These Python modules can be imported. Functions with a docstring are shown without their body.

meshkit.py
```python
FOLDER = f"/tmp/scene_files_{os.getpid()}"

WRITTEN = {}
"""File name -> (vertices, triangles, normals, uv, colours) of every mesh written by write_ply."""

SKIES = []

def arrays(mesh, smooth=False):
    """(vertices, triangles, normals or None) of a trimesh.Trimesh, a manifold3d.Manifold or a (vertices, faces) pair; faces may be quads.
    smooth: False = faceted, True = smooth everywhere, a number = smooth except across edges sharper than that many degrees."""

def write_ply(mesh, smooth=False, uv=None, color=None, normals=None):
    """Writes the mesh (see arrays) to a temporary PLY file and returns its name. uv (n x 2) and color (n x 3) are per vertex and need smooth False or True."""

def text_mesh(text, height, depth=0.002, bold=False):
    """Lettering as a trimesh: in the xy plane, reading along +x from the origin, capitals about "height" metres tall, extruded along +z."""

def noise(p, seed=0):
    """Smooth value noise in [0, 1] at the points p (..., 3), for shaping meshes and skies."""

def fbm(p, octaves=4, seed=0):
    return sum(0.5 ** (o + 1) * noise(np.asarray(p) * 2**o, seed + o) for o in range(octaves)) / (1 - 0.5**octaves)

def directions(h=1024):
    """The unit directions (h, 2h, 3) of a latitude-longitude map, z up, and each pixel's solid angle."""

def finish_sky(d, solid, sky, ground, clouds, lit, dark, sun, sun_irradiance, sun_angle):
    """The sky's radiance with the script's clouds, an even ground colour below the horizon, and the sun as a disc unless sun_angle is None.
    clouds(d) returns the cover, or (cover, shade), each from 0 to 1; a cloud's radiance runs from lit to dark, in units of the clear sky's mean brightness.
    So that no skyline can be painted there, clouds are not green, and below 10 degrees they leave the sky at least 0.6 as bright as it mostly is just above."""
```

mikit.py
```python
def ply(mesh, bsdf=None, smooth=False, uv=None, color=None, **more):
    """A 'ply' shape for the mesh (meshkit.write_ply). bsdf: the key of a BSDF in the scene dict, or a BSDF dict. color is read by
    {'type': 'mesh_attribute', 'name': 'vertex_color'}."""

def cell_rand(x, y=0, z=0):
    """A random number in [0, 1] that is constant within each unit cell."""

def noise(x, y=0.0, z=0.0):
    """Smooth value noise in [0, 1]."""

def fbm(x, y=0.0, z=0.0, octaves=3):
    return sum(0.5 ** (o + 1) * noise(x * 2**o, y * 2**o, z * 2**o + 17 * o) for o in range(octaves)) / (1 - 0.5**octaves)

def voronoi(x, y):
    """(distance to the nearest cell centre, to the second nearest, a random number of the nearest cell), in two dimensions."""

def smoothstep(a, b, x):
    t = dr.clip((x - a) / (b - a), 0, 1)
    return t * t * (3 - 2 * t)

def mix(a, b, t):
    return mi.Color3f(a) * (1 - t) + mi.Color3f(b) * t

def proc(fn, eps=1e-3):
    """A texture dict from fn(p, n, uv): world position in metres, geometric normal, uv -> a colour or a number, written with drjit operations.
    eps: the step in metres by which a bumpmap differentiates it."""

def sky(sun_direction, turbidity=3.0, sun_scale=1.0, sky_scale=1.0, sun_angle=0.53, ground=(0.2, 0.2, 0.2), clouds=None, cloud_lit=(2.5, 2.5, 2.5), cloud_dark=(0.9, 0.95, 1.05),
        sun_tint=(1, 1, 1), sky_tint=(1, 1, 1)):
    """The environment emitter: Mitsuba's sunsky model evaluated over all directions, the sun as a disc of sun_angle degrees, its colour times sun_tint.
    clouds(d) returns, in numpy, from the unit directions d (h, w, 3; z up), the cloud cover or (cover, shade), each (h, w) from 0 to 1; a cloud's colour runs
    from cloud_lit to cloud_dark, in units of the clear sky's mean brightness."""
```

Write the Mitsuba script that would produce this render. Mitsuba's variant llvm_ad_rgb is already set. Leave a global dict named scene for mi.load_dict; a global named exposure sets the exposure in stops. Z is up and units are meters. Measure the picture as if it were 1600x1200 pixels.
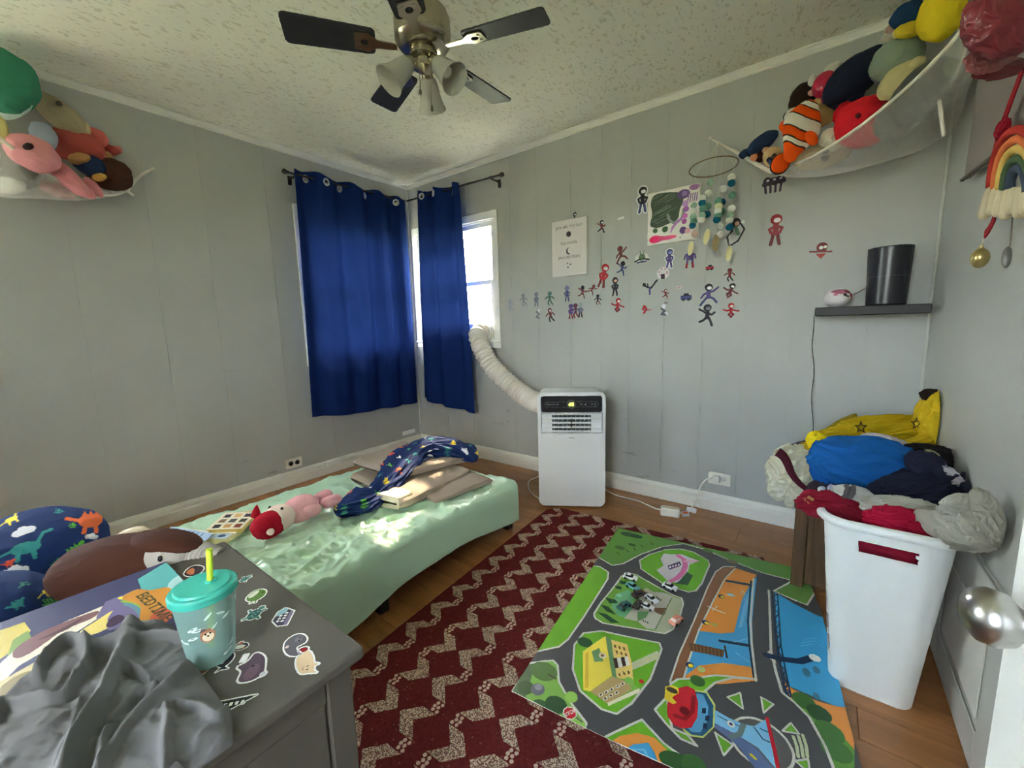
import math, random
import numpy as np, trimesh, mitsuba as mi, drjit as dr
import shapely, shapely.geometry as sg
from shapely import affinity
from shapely.ops import unary_union
import mikit, meshkit
from meshkit import fbm, noise

T = mi.ScalarTransform4f
scene, labels = {}, {}
PI = math.pi

# ------------------------------------------------------------------ camera, sky, sun, exposure
CAM = np.array([3.1567, -2.6441, 1.1497])
ROT = np.array([[0.7993, 0.6004, -0.0256], [0.0637, -0.1271, -0.9898], [-0.5976, 0.7895, -0.1398]])  # right, down, forward
FOC, ROOM_W, ROOM_H, ROOM_D = 645.47, 3.535, 2.44, 3.75
scene['camera'] = {'type': 'perspective', 'fov': math.degrees(2 * math.atan(800 / FOC)), 'fov_axis': 'x', 'near_clip': 0.02, 'far_clip': 200.0,
                   'to_world': T().look_at(origin=CAM.tolist(), target=(CAM + ROT[2]).tolist(), up=(-ROT[1]).tolist())}
def clouds(d):
    n = fbm(d * 3.0, 4, 3)
    return np.clip((n - 0.30) * 3.0, 0, 1), np.clip((n - 0.5) * 1.5, 0, 0.6)
SUN = (-0.62, 1.30, 1.16)
scene['sky'] = mikit.sky(SUN, turbidity=4.0, sun_scale=0.08, sky_scale=1.0, sun_angle=1.5, ground=(0.32, 0.34, 0.27), clouds=clouds,
                         cloud_lit=(1.7, 1.7, 1.65), cloud_dark=(1.1, 1.12, 1.15), sun_tint=(1, 0.97, 0.9), sky_tint=(1.13, 1.02, 0.92))
exposure = 7.55

def at(x, y, axis, value):
    """The point of the plane coordinate[axis] = value that the photograph shows at pixel x, y."""
    d = ROT.T @ np.array([(x - 800) / FOC, (y - 600) / FOC, 1.0])
    return CAM + d * (value - CAM[axis]) / d[axis]

# ------------------------------------------------------------------ helpers
def C(r, g=None, b=None):
    if g is None: g = b = r
    return [float(((c / 255 + 0.055) / 1.055) ** 2.4 if c > 10 else c / 255 / 12.92) for c in (r, g, b)]

_m = {}
def mat(color, rough=0.6, spec=0.4, metal=0.0, **kw):
    """The key of a two-sided principled material; equal ones are shared. color: sRGB 0-255 or a texture dict."""
    key = repr((color, rough, spec, metal, sorted(kw.items())))
    if key not in _m:
        base = color if isinstance(color, dict) else {'type': 'rgb', 'value': C(*color)}
        name = f'bsdf_{len(_m)}'
        scene[name] = {'type': 'twosided', 'bsdf': {'type': 'principled', 'base_color': base, 'roughness': rough, 'specular': spec, 'metallic': metal, **kw}}
        _m[key] = name
    return _m[key]
def vmat(rough=0.7, spec=0.3, **kw):
    return mat({'type': 'mesh_attribute', 'name': 'vertex_color'}, rough, spec, **kw)
def bump(base_color, fn, scale=1.0, rough=0.7, spec=0.3, eps=1e-3, **kw):
    name = f'bsdf_{len(_m)}'; _m[name] = name
    base = base_color if isinstance(base_color, dict) else {'type': 'rgb', 'value': C(*base_color)}
    scene[name] = {'type': 'twosided', 'bsdf': {'type': 'bumpmap', 'arbitrary': mikit.proc(fn, eps), 'scale': scale,
                   'bsdf': {'type': 'principled', 'base_color': base, 'roughness': rough, 'specular': spec, **kw}}}
    return name

def numbered(key):
    if key not in scene and key not in labels: return key
    n = 1
    while f'{key}_{n:03d}' in scene or f'{key}_{n:03d}' in labels: n += 1
    return f'{key}_{n:03d}'
def add(name, mesh, m, parent=None, smooth=False, label=None, cat=None, group=None, kind=None, color=None, uv=None, **more):
    key = numbered(f'{parent}__{name}' if parent else name)
    if isinstance(m, tuple): color, m = np.tile(m[0], (len(mesh.vertices), 1)), nap(*m[1])
    if color is not None and smooth not in (True, False): smooth = True
    scene[key] = mikit.ply(mesh, m, smooth, uv=uv, color=color, **more)
    d = {}
    if label: d['label'] = label
    if cat: d['category'] = cat
    if group: d['group'] = group
    if kind: d['kind'] = kind
    if d: labels[key] = d
    return key
_used = set()
def thing(name, label, cat, group=None):
    key = name; n = 0
    while key in _used or key in scene or key in labels:
        n += 1; key = f'{name}_{n:03d}'
    _used.add(key)
    labels[key] = {'label': label, 'category': cat}
    if group: labels[key]['group'] = group
    return key
def struct(name, mesh, m, parent=None, smooth=False, **k):
    return add(name, mesh, m, parent, smooth, kind=None if parent else 'structure', **k)
cat_ = trimesh.util.concatenate

def box(x0, x1, y0, y1, z0, z1, c=0.0):
    """An upright box, its edges chamfered by c."""
    lo, hi = np.array([x0, y0, z0], float), np.array([x1, y1, z1], float)
    if c <= 0:
        return trimesh.creation.box(bounds=[lo, hi])
    c = min(c, 0.49 * float((hi - lo).min()))
    p = []
    for s in np.ndindex(2, 2, 2):
        q = np.where(np.array(s) == 1, hi, lo); sg_ = np.where(np.array(s) == 1, -1, 1)
        for k in range(3):
            d = sg_ * c; d = d.copy(); d[k] = 0
            p.append(q + d)
    return trimesh.convex.convex_hull(np.array(p))
def rbox(x0, x1, y0, y1, z0, z1, r, sub=2):
    """A box rounded by spheres of radius r."""
    s = trimesh.creation.icosphere(sub, r).vertices
    p = [s + np.array([a, b, c]) for a in (x0 + r, x1 - r) for b in (y0 + r, y1 - r) for c in (z0 + r, z1 - r)]
    return trimesh.convex.convex_hull(np.vstack(p))
def xf(mesh, loc=(0, 0, 0), rot=(0, 0, 0), scale=1):
    m = mesh.copy()
    if np.ndim(scale) or scale != 1: m.apply_scale(scale)
    if any(rot): m.apply_transform(trimesh.transformations.euler_matrix(*[math.radians(a) for a in rot]))
    m.apply_translation(loc); return m
def frame(mesh, origin, X, Y, Z):
    m = mesh.copy(); M = np.eye(4); M[:3, 0], M[:3, 1], M[:3, 2], M[:3, 3] = X, Y, Z, origin
    m.apply_transform(M); return m
def prism(poly, h):
    if not isinstance(poly, (sg.Polygon, sg.MultiPolygon)): poly = sg.Polygon(poly)
    gs = [g for g in getattr(poly, 'geoms', [poly]) if g.area > 1e-9]
    return cat_([trimesh.creation.extrude_polygon(g, h, engine='earcut') for g in gs])
def smoothpath(pts, n=40):
    from scipy.interpolate import CubicSpline
    pts = np.asarray(pts, float)
    d = np.r_[0, np.cumsum(np.linalg.norm(np.diff(pts, axis=0), axis=1))]
    return CubicSpline(d, pts)(np.linspace(0, d[-1], n))
def tube(pts, r, seg=8, cap=True):
    """A tube along the points; r: a radius or one per point."""
    p = np.asarray(pts, float); n = len(p); r = np.broadcast_to(r, n)
    t = np.gradient(p, axis=0); t /= np.linalg.norm(t, axis=1, keepdims=True) + 1e-12
    u = np.cross(t[0], [0, 0, 1.0] if abs(t[0][2]) < 0.9 else [1.0, 0, 0]); u /= np.linalg.norm(u)
    rings = []
    for i in range(n):
        u = u - t[i] * (u @ t[i]); u /= np.linalg.norm(u); w = np.cross(t[i], u)
        a = np.arange(seg) * 2 * PI / seg
        rings.append(p[i] + r[i] * (np.cos(a)[:, None] * u + np.sin(a)[:, None] * w))
    v = np.vstack(rings); f = []
    for i in range(n - 1):
        for k in range(seg):
            a, b = i * seg + k, i * seg + (k + 1) % seg
            f += [[a, b, b + seg], [a, b + seg, a + seg]]
    if cap:
        v = np.vstack([v, p[:1], p[-1:]]); A, B = len(v) - 2, len(v) - 1
        for k in range(seg):
            f += [[A, (k + 1) % seg, k], [B, (n - 1) * seg + k, (n - 1) * seg + (k + 1) % seg]]
    return trimesh.Trimesh(v, f, process=False)
def lathe(prof, seg=32, close=False):
    """Revolves (radius, height) points about z."""
    p = np.asarray(prof, float); n = len(p); a = np.arange(seg) * 2 * PI / seg
    v = np.stack([np.outer(p[:, 0], np.cos(a)), np.outer(p[:, 0], np.sin(a)), np.repeat(p[:, 1:2], seg, 1)], -1).reshape(-1, 3)
    f = []
    for i in range(n if close else n - 1):
        for k in range(seg):
            a0, b0 = i * seg + k, i * seg + (k + 1) % seg
            a1, b1 = ((i + 1) % n) * seg + k, ((i + 1) % n) * seg + (k + 1) % seg
            f += [[a0, b0, b1], [a0, b1, a1]]
    m = trimesh.Trimesh(v, f, process=False); m.merge_vertices(); m.update_faces(m.nondegenerate_faces()); return m
def orient(mesh, origin, d):
    """Turns +z to the direction d and moves the origin."""
    m = mesh.copy(); m.apply_transform(trimesh.geometry.align_vectors([0, 0, 1], np.asarray(d, float) / np.linalg.norm(d))); m.apply_translation(origin); return m
def blob(c, r, rot=(0, 0, 0), amp=0.05, freq=2.0, seed=0, sub=4, power=1.0):
    """A stuffed, slightly lumpy ellipsoid."""
    m = trimesh.creation.icosphere(sub, 1.0); v = m.vertices
    k = 1 + amp * (fbm(v * freq + seed * 7.1, 3, seed) - 0.5) * 2
    v = np.sign(v) * np.abs(v) ** power * k[:, None] * np.asarray(r, float)
    return xf(trimesh.Trimesh(v, m.faces, process=False), c, rot)
def chain(pts, radii, seg=14, n=24):
    """A limb: a tube through the points whose radius follows radii, with round ends."""
    p = smoothpath(pts, n) if len(pts) > 2 else np.linspace(pts[0], pts[-1], n)
    r = np.interp(np.linspace(0, 1, n), np.linspace(0, 1, len(radii)), radii)
    e = np.linspace(0, 1, n); L = np.linalg.norm(np.diff(p, axis=0), axis=1).sum()
    d = np.minimum(e, 1 - e) * L
    r = np.where(d < r, np.sqrt(np.maximum(1 - (1 - np.minimum(d / r, 1)) ** 2, 0.02)) * r, r)
    return tube(p, r, seg)
def ridged(p, seed=0, octaves=3):
    h, a = 0, 1.0
    for o in range(octaves):
        h = h + a * (1 - np.abs(2 * noise(p * 2 ** o, seed + o) - 1)) ** 2; a *= 0.45
    return h / 1.65
def garment(c, r, rot=(0, 0, 0), amp=0.25, freq=2.2, seed=0, sub=5, stretch=(1, 1, 1), flat=None):
    """A crumpled piece of cloth lying in a heap: a squashed ball with sharp folds that run along the axes which stretch makes long."""
    m = trimesh.creation.icosphere(sub, 1.0); v = np.array(m.vertices)
    w = v + 0.35 * np.stack([noise(v * 1.7 + seed + 9 * k, seed + k) - 0.5 for k in range(3)], 1) * 2
    q = w * freq / np.asarray(stretch, float) + seed * 3.7
    h = ridged(q, seed, 3) - 0.45
    k = 1 + amp * h + 0.5 * amp * (fbm(v * 1.3 + seed, 2, seed) - 0.5)
    v = v * k[:, None] * np.asarray(r, float)
    if flat is not None: v[:, 2] = np.maximum(v[:, 2], flat * r[2])
    return xf(trimesh.Trimesh(v, m.faces, process=False), c, rot)
def sheet(fn, nu, nv, thick=0.004, close=False):
    """A cloth of some thickness over fn(u, v) -> (n, 3) for u, v in [0, 1]. Returns (mesh, uv)."""
    u, v = [a.ravel() for a in np.meshgrid(np.linspace(0, 1, nu), np.linspace(0, 1, nv), indexing='ij')]
    p = fn(u, v).reshape(nu, nv, 3)
    n = np.cross(np.gradient(p, axis=0), np.gradient(p, axis=1)); n /= np.linalg.norm(n, axis=2, keepdims=True) + 1e-12
    a, b = (p + n * thick / 2).reshape(-1, 3), (p - n * thick / 2).reshape(-1, 3)
    i = np.arange(nu * nv).reshape(nu, nv); N = nu * nv
    A, B, Cc, D = (x.ravel() for x in (i[:-1, :-1], i[1:, :-1], i[1:, 1:], i[:-1, 1:]))
    f = [np.stack([A, B, Cc], 1), np.stack([A, Cc, D], 1), np.stack([A, Cc, B], 1) + N, np.stack([A, D, Cc], 1) + N]
    e = np.r_[i[:, 0], i[-1, 1:], i[-2::-1, -1], i[0, -2:0:-1]]; e2 = np.roll(e, -1)
    f += [np.stack([e, e + N, e2 + N], 1), np.stack([e, e2 + N, e2], 1)]
    return trimesh.Trimesh(np.vstack([a, b]), np.vstack(f), process=False), np.tile(np.stack([u, v], 1), (2, 1))
def paint(mesh_pts2d, base, layers):
    """Vertex colours: each (polygon, colour) laid over the former, at 2-D points."""
    col = np.tile(C(*base), (len(mesh_pts2d), 1))
    for poly, c in layers:
        x0, y0, x1, y1 = poly.bounds
        near = (mesh_pts2d[:, 0] >= x0) & (mesh_pts2d[:, 0] <= x1) & (mesh_pts2d[:, 1] >= y0) & (mesh_pts2d[:, 1] <= y1)
        idx = np.nonzero(near)[0]
        if len(idx):
            inside = shapely.contains_xy(poly, mesh_pts2d[idx, 0], mesh_pts2d[idx, 1])
            col[idx[inside]] = C(*c)
    return col
def flatprint(layers, clip=None, z=0.0):
    """Flat print as a planar mesh in xy, every layer cut out where a later one lies over it. Returns (mesh, colours)."""
    over, vs, fs, cs, n = None, [], [], [], 0
    for poly, c in reversed(layers):
        p = poly.buffer(0)
        if clip is not None: p = p.intersection(clip)
        q = p if over is None else p.difference(over)
        over = p if over is None else over.union(p)
        for g in getattr(q, 'geoms', [q]):
            if g.geom_type != 'Polygon' or g.area < 1e-9: continue
            v, f = trimesh.creation.triangulate_polygon(g, engine='earcut')
            if len(f) == 0: continue
            v3 = np.c_[v, np.full(len(v), z)]
            a = np.cross(v3[f[:, 1]] - v3[f[:, 0]], v3[f[:, 2]] - v3[f[:, 0]])[:, 2].sum()
            f = np.asarray(f)[:, ::-1] if a < 0 else np.asarray(f)
            vs.append(v3); fs.append(f + n); cs.append(np.tile(C(*c), (len(v), 1))); n += len(v)
    return trimesh.Trimesh(np.vstack(vs), np.vstack(fs), process=False), np.vstack(cs)
def disc(x, y, r, sx=1, sy=1, rot=0):
    return affinity.rotate(affinity.scale(sg.Point(x, y).buffer(r, 12), sx, sy), rot)
def line(pts, w, round_=True):
    return sg.LineString(pts).buffer(w / 2, 6 if round_ else 1, cap_style=1 if round_ else 2, join_style=1 if round_ else 2)
def star(x, y, r, n=5, inner=0.42, rot=90):
    a = [math.radians(rot + 180 * k / n) for k in range(2 * n)]
    return sg.Polygon([(x + (r if k % 2 == 0 else r * inner) * math.cos(t), y + (r if k % 2 == 0 else r * inner) * math.sin(t)) for k, t in enumerate(a)])
def spl(pts, n=60, closed=True):
    p = np.asarray(pts, float)
    from scipy.interpolate import splprep, splev
    q = np.vstack([p, p[:1]]) if closed else p
    t, _ = splprep(q.T, s=0, per=closed, k=min(3, len(q) - 1)); x = np.array(splev(np.linspace(0, 1, n), t)).T
    return sg.Polygon(x).buffer(0) if closed else x

# ------------------------------------------------------------------ the room
W, H, D = ROOM_W, ROOM_H, ROOM_D
def wall_relief(p, n, uv):
    return 0.0009 * mikit.fbm(p.x * 60, p.y * 60, p.z * 60, 3)
def wall_tone(p, n, uv):
    k = mikit.fbm(p.x * 2.5, p.y * 2.5, p.z * 2.5, 3)
    s = mikit.smoothstep(0.74, 0.80, mikit.fbm(p.x * 9 + 3, p.y * 9, p.z * 30, 3)) * mikit.smoothstep(1.0, 0.7, p.z) * mikit.smoothstep(0.62, 0.70, mikit.noise(p.x * 2 + 1, p.y * 2 + 5, p.z * 2))
    return mikit.mix(mi.Color3f(*C(171, 172, 167)), mi.Color3f(*C(178, 179, 174)), k) * (1 - 0.22 * s)
M_WALL = bump(mikit.proc(wall_tone), wall_relief, 1.0, rough=0.45, spec=0.35)
def ceil_relief(p, n, uv):
    a = mikit.fbm(p.x * 55, p.y * 30, 0, 3); b = mikit.smoothstep(0.60, 0.78, mikit.fbm(p.x * 95 + 9, p.y * 50, 3, 2))
    return 0.0022 * a - 0.0022 * b
def ceil_tone(p, n, uv):
    b = mikit.smoothstep(0.64, 0.76, mikit.fbm(p.x * 95 + 9, p.y * 50, 3, 2))
    return mikit.mix(mi.Color3f(*C(222, 221, 205)), mi.Color3f(*C(202, 199, 178)), b)
M_CEIL = bump(mikit.proc(ceil_tone), ceil_relief, 1.0, rough=0.8, spec=0.2)
M_TRIM = mat((226, 224, 214), 0.4, 0.4)
M_WHITE = mat((236, 236, 232), 0.4, 0.4)

# windows: hole (along the wall, z)
WIN_L = (-1.00, -0.12, 0.95, 2.00)      # in the left wall: y0, y1, z0, z1
WIN_B = (0.11, 1.00, 1.02, 1.99)        # in the back wall: x0, x1, z0, z1
WIN_F = (2.55, 3.30, 0.90, 2.00)        # window of the front wall, behind the camera
WIN_S = (-3.55, -2.85, 0.90, 2.10)      # second window of the left wall, nearer than the frame of the photograph
def wall_panels(name, edges, holes, u0, u1, place):
    """A backing with holes and, in front of it, upright panels with grooves between them. place(mesh): from (u, z, depth) to the room."""
    full = sg.box(u0, 0, u1, H)
    hole = unary_union([sg.box(a, c, b, d) for a, b, c, d in holes]) if holes else sg.Polygon()
    key = struct(name, place(prism(full.difference(hole), 0.11), 0.003), M_WALL)
    e = [u0] + list(edges) + [u1]
    for a, b in zip(e[:-1], e[1:]):
        ga, gb = (0.0017 if name == 'wall_back' and e_ > 2.5 else 0.0008 for e_ in (a, b))
        g = sg.box(a + ga, 0, b - gb, H).difference(hole)
        if g.area < 1e-4: continue
        m = place(prism(g, 0.003), 0.0)
        add('panel', m, M_WALL, key)
    return key
def place_back(m, depth):     # (u, z, t) -> (u, depth + t, z)
    v = m.vertices.copy(); return trimesh.Trimesh(np.c_[v[:, 0], depth + v[:, 2], v[:, 1]], m.faces[:, ::-1], process=False)
def place_left(m, depth):
    v = m.vertices.copy(); return trimesh.Trimesh(np.c_[-depth - v[:, 2], v[:, 0], v[:, 1]], m.faces[:, ::-1], process=False)
def place_right(m, depth):
    v = m.vertices.copy(); return trimesh.Trimesh(np.c_[W + depth + v[:, 2], v[:, 0], v[:, 1]], m.faces, process=False)
wall_panels('wall_back', (0.41, 0.72, 1.18, 1.42, 1.70, 1.93, 2.131, 2.352, 2.580, 2.792, 3.016, 3.190, 3.317), [WIN_B], -0.12, W + 0.12, place_back)
wall_panels('wall_left', (-3.3, -2.9, -2.55, -2.24, -1.9, -1.62, -1.24, -0.9, -0.5), [WIN_L, WIN_S], -D, 0.0, place_left)
struct('wall_right', place_right(prism(sg.box(-D, 0, 0, H).difference(sg.box(-3.68, -0.01, -2.90, 2.04)), 0.11), 0), M_WALL)
def place_front(m, depth):
    v = m.vertices.copy(); return trimesh.Trimesh(np.c_[v[:, 0], -D - depth - v[:, 2], v[:, 1]], m.faces, process=False)
struct('wall_front', place_front(prism(sg.box(-0.12, 0, W + 0.12, H).difference(sg.box(WIN_F[0], WIN_F[2], WIN_F[1], WIN_F[3])), 0.11), 0), M_WALL)
struct('wall_hall', cat_([box(W + 1.0, W + 1.1, -D - 0.1, -2.6, 0, H), box(W + 0.11, W + 1.1, -2.75, -2.65, 0, H), box(W + 0.11, W + 1.1, -D - 0.1, -D, 0, H), box(W + 0.11, W + 1.1, -D, -2.65, H, H + .05), box(W, W + 1.1, -D, -2.65, -0.03, 0)]), M_WALL)
struct('ceiling', box(-0.12, W + 0.12, -D - 0.1, 0.12, H, H + 0.08), M_CEIL)

# floor of laminate planks along x
def wood(tone):
    def f(p, n, uv):
        g = mikit.fbm(p.x * 5 + 31 * tone, p.y * 110, 7 * tone, 4); s = mikit.fbm(p.x * 2.2 + 9 * tone, p.y * 22, 3, 3)
        k = 0.90 + 0.16 * tone
        return mikit.mix(mi.Color3f(*C(104, 66, 38)), mi.Color3f(*C(176, 122, 76)), dr.clip(0.25 + 0.75 * (0.55 * g + 0.6 * s - 0.1), 0, 1)) * k
    return mikit.proc(f)
M_PLANK = [mat(wood(t), 0.33, 0.5) for t in (0.1, 0.5, 0.95)]
struct('floor', box(-0.05, W + 0.05, -D, 0.05, -0.05, -0.010), mat((70, 46, 30), 0.7))
rng = random.Random(5)
yy = 0.0; row = 0
while yy > -D + 0.01:
    y1 = max(yy - 0.118, -D); x = -rng.uniform(0.1, 1.1)
    while x < W:
        x2 = min(x + 1.2, W)
        if x2 > 0.02: add('plank', box(max(x, 0) + 0.0006, x2 - 0.0006, y1 + 0.0006, yy - 0.0006, -0.011, 0.0, 0.0008), M_PLANK[rng.randrange(3)], 'floor')
        x += 1.2
    yy = y1; row += 1

# skirting boards, crown moulding, corner strip
def run(profile, a, b, along, wall):
    """A moulding: profile points (out from the wall, z), from a to b along 'x' or 'y'."""
    m = prism(sg.Polygon(profile), abs(b - a)); v = m.vertices
    out, z, t = v[:, 0], v[:, 1], min(a, b) + v[:, 2]
    if along == 'x': q = np.c_[t, wall - out, z]
    elif wall < 1: q = np.c_[wall + out, t, z]
    else: q = np.c_[wall - out, t, z]
    m2 = trimesh.Trimesh(q, m.faces, process=False); m2.fix_normals(); return m2
SK = [(0, 0), (0.017, 0), (0.017, 0.062), (0.013, 0.068), (0.013, 0.086), (0.009, 0.094), (0.006, 0.106), (0, 0.108)]
struct('baseboard_back', run(SK, 0.0, W, 'x', 0.0), M_TRIM)
struct('baseboard_left', run(SK, -D, 0.0, 'y', 0.0), M_TRIM)
struct('baseboard_right', run(SK, -0.70, 0.0, 'y', W), M_TRIM)
CR = [(0, H), (0.040, H), (0.040, H - 0.008), (0.030, H - 0.012), (0.018, H - 0.026), (0.010, H - 0.034), (0.010, H - 0.045), (0, H - 0.048)]
CR = [(0.72 * o_, H - 0.72 * (H - z_)) for o_, z_ in CR]
struct('trim_1', run(CR, 0.0, W, 'x', 0.0), M_TRIM)
struct('trim_2', run(CR, -D, 0.0, 'y', 0.0), M_TRIM)
struct('trim_3', run(CR, -D, 0.0, 'y', W), M_TRIM)
struct('trim_4', box(0.0, 0.014, -0.014, 0.0, 0.1, H - 0.04, 0.004), M_TRIM)
struct('trim_5', box(W - 0.012, W, -0.012, 0.0, 0.1, H - 0.04, 0.004), mat((196, 196, 188), 0.5))

scene['bsdf_pane'] = {'type': 'thindielectric'}
def window(n, hole, to_room, casing, blinds=0):
    a, b, c, d = hole
    key = f'window_{n}'
    def P(m):
        v = m.vertices; q = to_room(v[:, 0], v[:, 1], v[:, 2]); r = trimesh.Trimesh(q, m.faces, process=False); r.fix_normals(); return r
    def B(u0, u1, z0, z1, t0, t1, c_=0.002): # t: into the room is positive
        return P(box(u0, u1, t0, t1, z0, z1, c_))
    w = 0.055
    L, R, Tp, Bt = casing
    struct(key, cat_([B(a, b, d - 0.012, d, -0.117, 0.0), B(a, b, c, c + 0.012, -0.117, 0.0), B(a, a + 0.012, c, d, -0.117, 0.0), B(b - 0.012, b, c, d, -0.117, 0.0)]), M_WHITE)
    fr = [B(a - L, b + R, d, d + Tp, 0.001, 0.018, 0.004), B(a - L, a, c - Bt, d, 0.001, 0.018, 0.004), B(b, b + R, c - Bt, d, 0.001, 0.018, 0.004), B(a, b, c - Bt, c, 0.001, 0.018, 0.004), B(a - L, b + R, c - 0.006, c + 0.010, 0.001, 0.035, 0.004)]
    for k, m in enumerate(fr): add('sill' if k == 4 else 'casing', m, M_WHITE, key)
    mid = (c + d) / 2
    s = 0.035
    for z0, z1, t in ((c + 0.012, mid + 0.02, -0.045), (mid - 0.02, d - 0.012, -0.075)):
        sash = add('sash', cat_([B(a + .012, b - .012, z0, z0 + s, t, t + .028), B(a + .012, b - .012, z1 - s, z1, t, t + .028), B(a + .012, a + .012 + s, z0 + s, z1 - s, t, t + .028), B(b - .012 - s, b - .012, z0 + s, z1 - s, t, t + .028)]), M_WHITE, key)
        g = trimesh.Trimesh([[a + .04, t + .014, z0 + s * .8], [b - .04, t + .014, z0 + s * .8], [b - .04, t + .014, z1 - s * .8], [a + .04, t + .014, z1 - s * .8]], [[0, 1, 2], [0, 2, 3]], process=False)
        add('pane', P(g), 'bsdf_pane', sash)
    if blinds:
        bl = thing('window_blind', 'raised white slatted blind at the top of the bright window beside the curtain', 'blind')
        add('head_rail', B(a + .016, b - .016, d - 0.045, d - 0.014, -0.042, -0.012), M_WHITE, bl)
        for k in range(blinds):
            z = d - 0.06 - 0.018 * k
            add('slat', P(xf(box(a + .018, b - .018, -0.012, 0.012, -0.0006, 0.0006), (0, -0.028, z), (12, 0, 0))), M_WHITE, bl)
    return key
window(1, WIN_L, lambda u, t, z: np.c_[t, u, z], (0.07, 0.06, 0.07, 0.07))
window(2, WIN_B, lambda u, t, z: np.c_[u, -t, z], (0.06, 0.06, 0.06, 0.05), blinds=6)
window(3, WIN_S, lambda u, t, z: np.c_[t, u, z], (0.07, 0.07, 0.07, 0.07))
window(4, WIN_F, lambda u, t, z: np.c_[u, -D + t, z], (0.07, 0.07, 0.07, 0.07))
# ground outside
struct('ground', box(-30, 30, -30, 30, -0.95, -0.90), mat((150, 155, 125), 0.9, 0.1))

# ------------------------------------------------------------------ large objects
def skin(color, scale=0.0015, freq=220):
    """Plush or woven cloth: a plain colour with a fine nap (see add)."""
    return C(*color), ((0.0012, 320) if scale < 0.002 else (0.003, 170))
_nap = {}
def nap(scale=0.0015, freq=220):
    """The same on vertex colours."""
    k = (scale, freq)
    if k not in _nap:
        _nap[k] = bump({'type': 'mesh_attribute', 'name': 'vertex_color'}, lambda p, n, uv: mikit.fbm(p.x * freq, p.y * freq, p.z * freq, 2), scale, rough=0.9, spec=0.15, sheen=0.3, eps=0.0015)
    return _nap[k]

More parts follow.
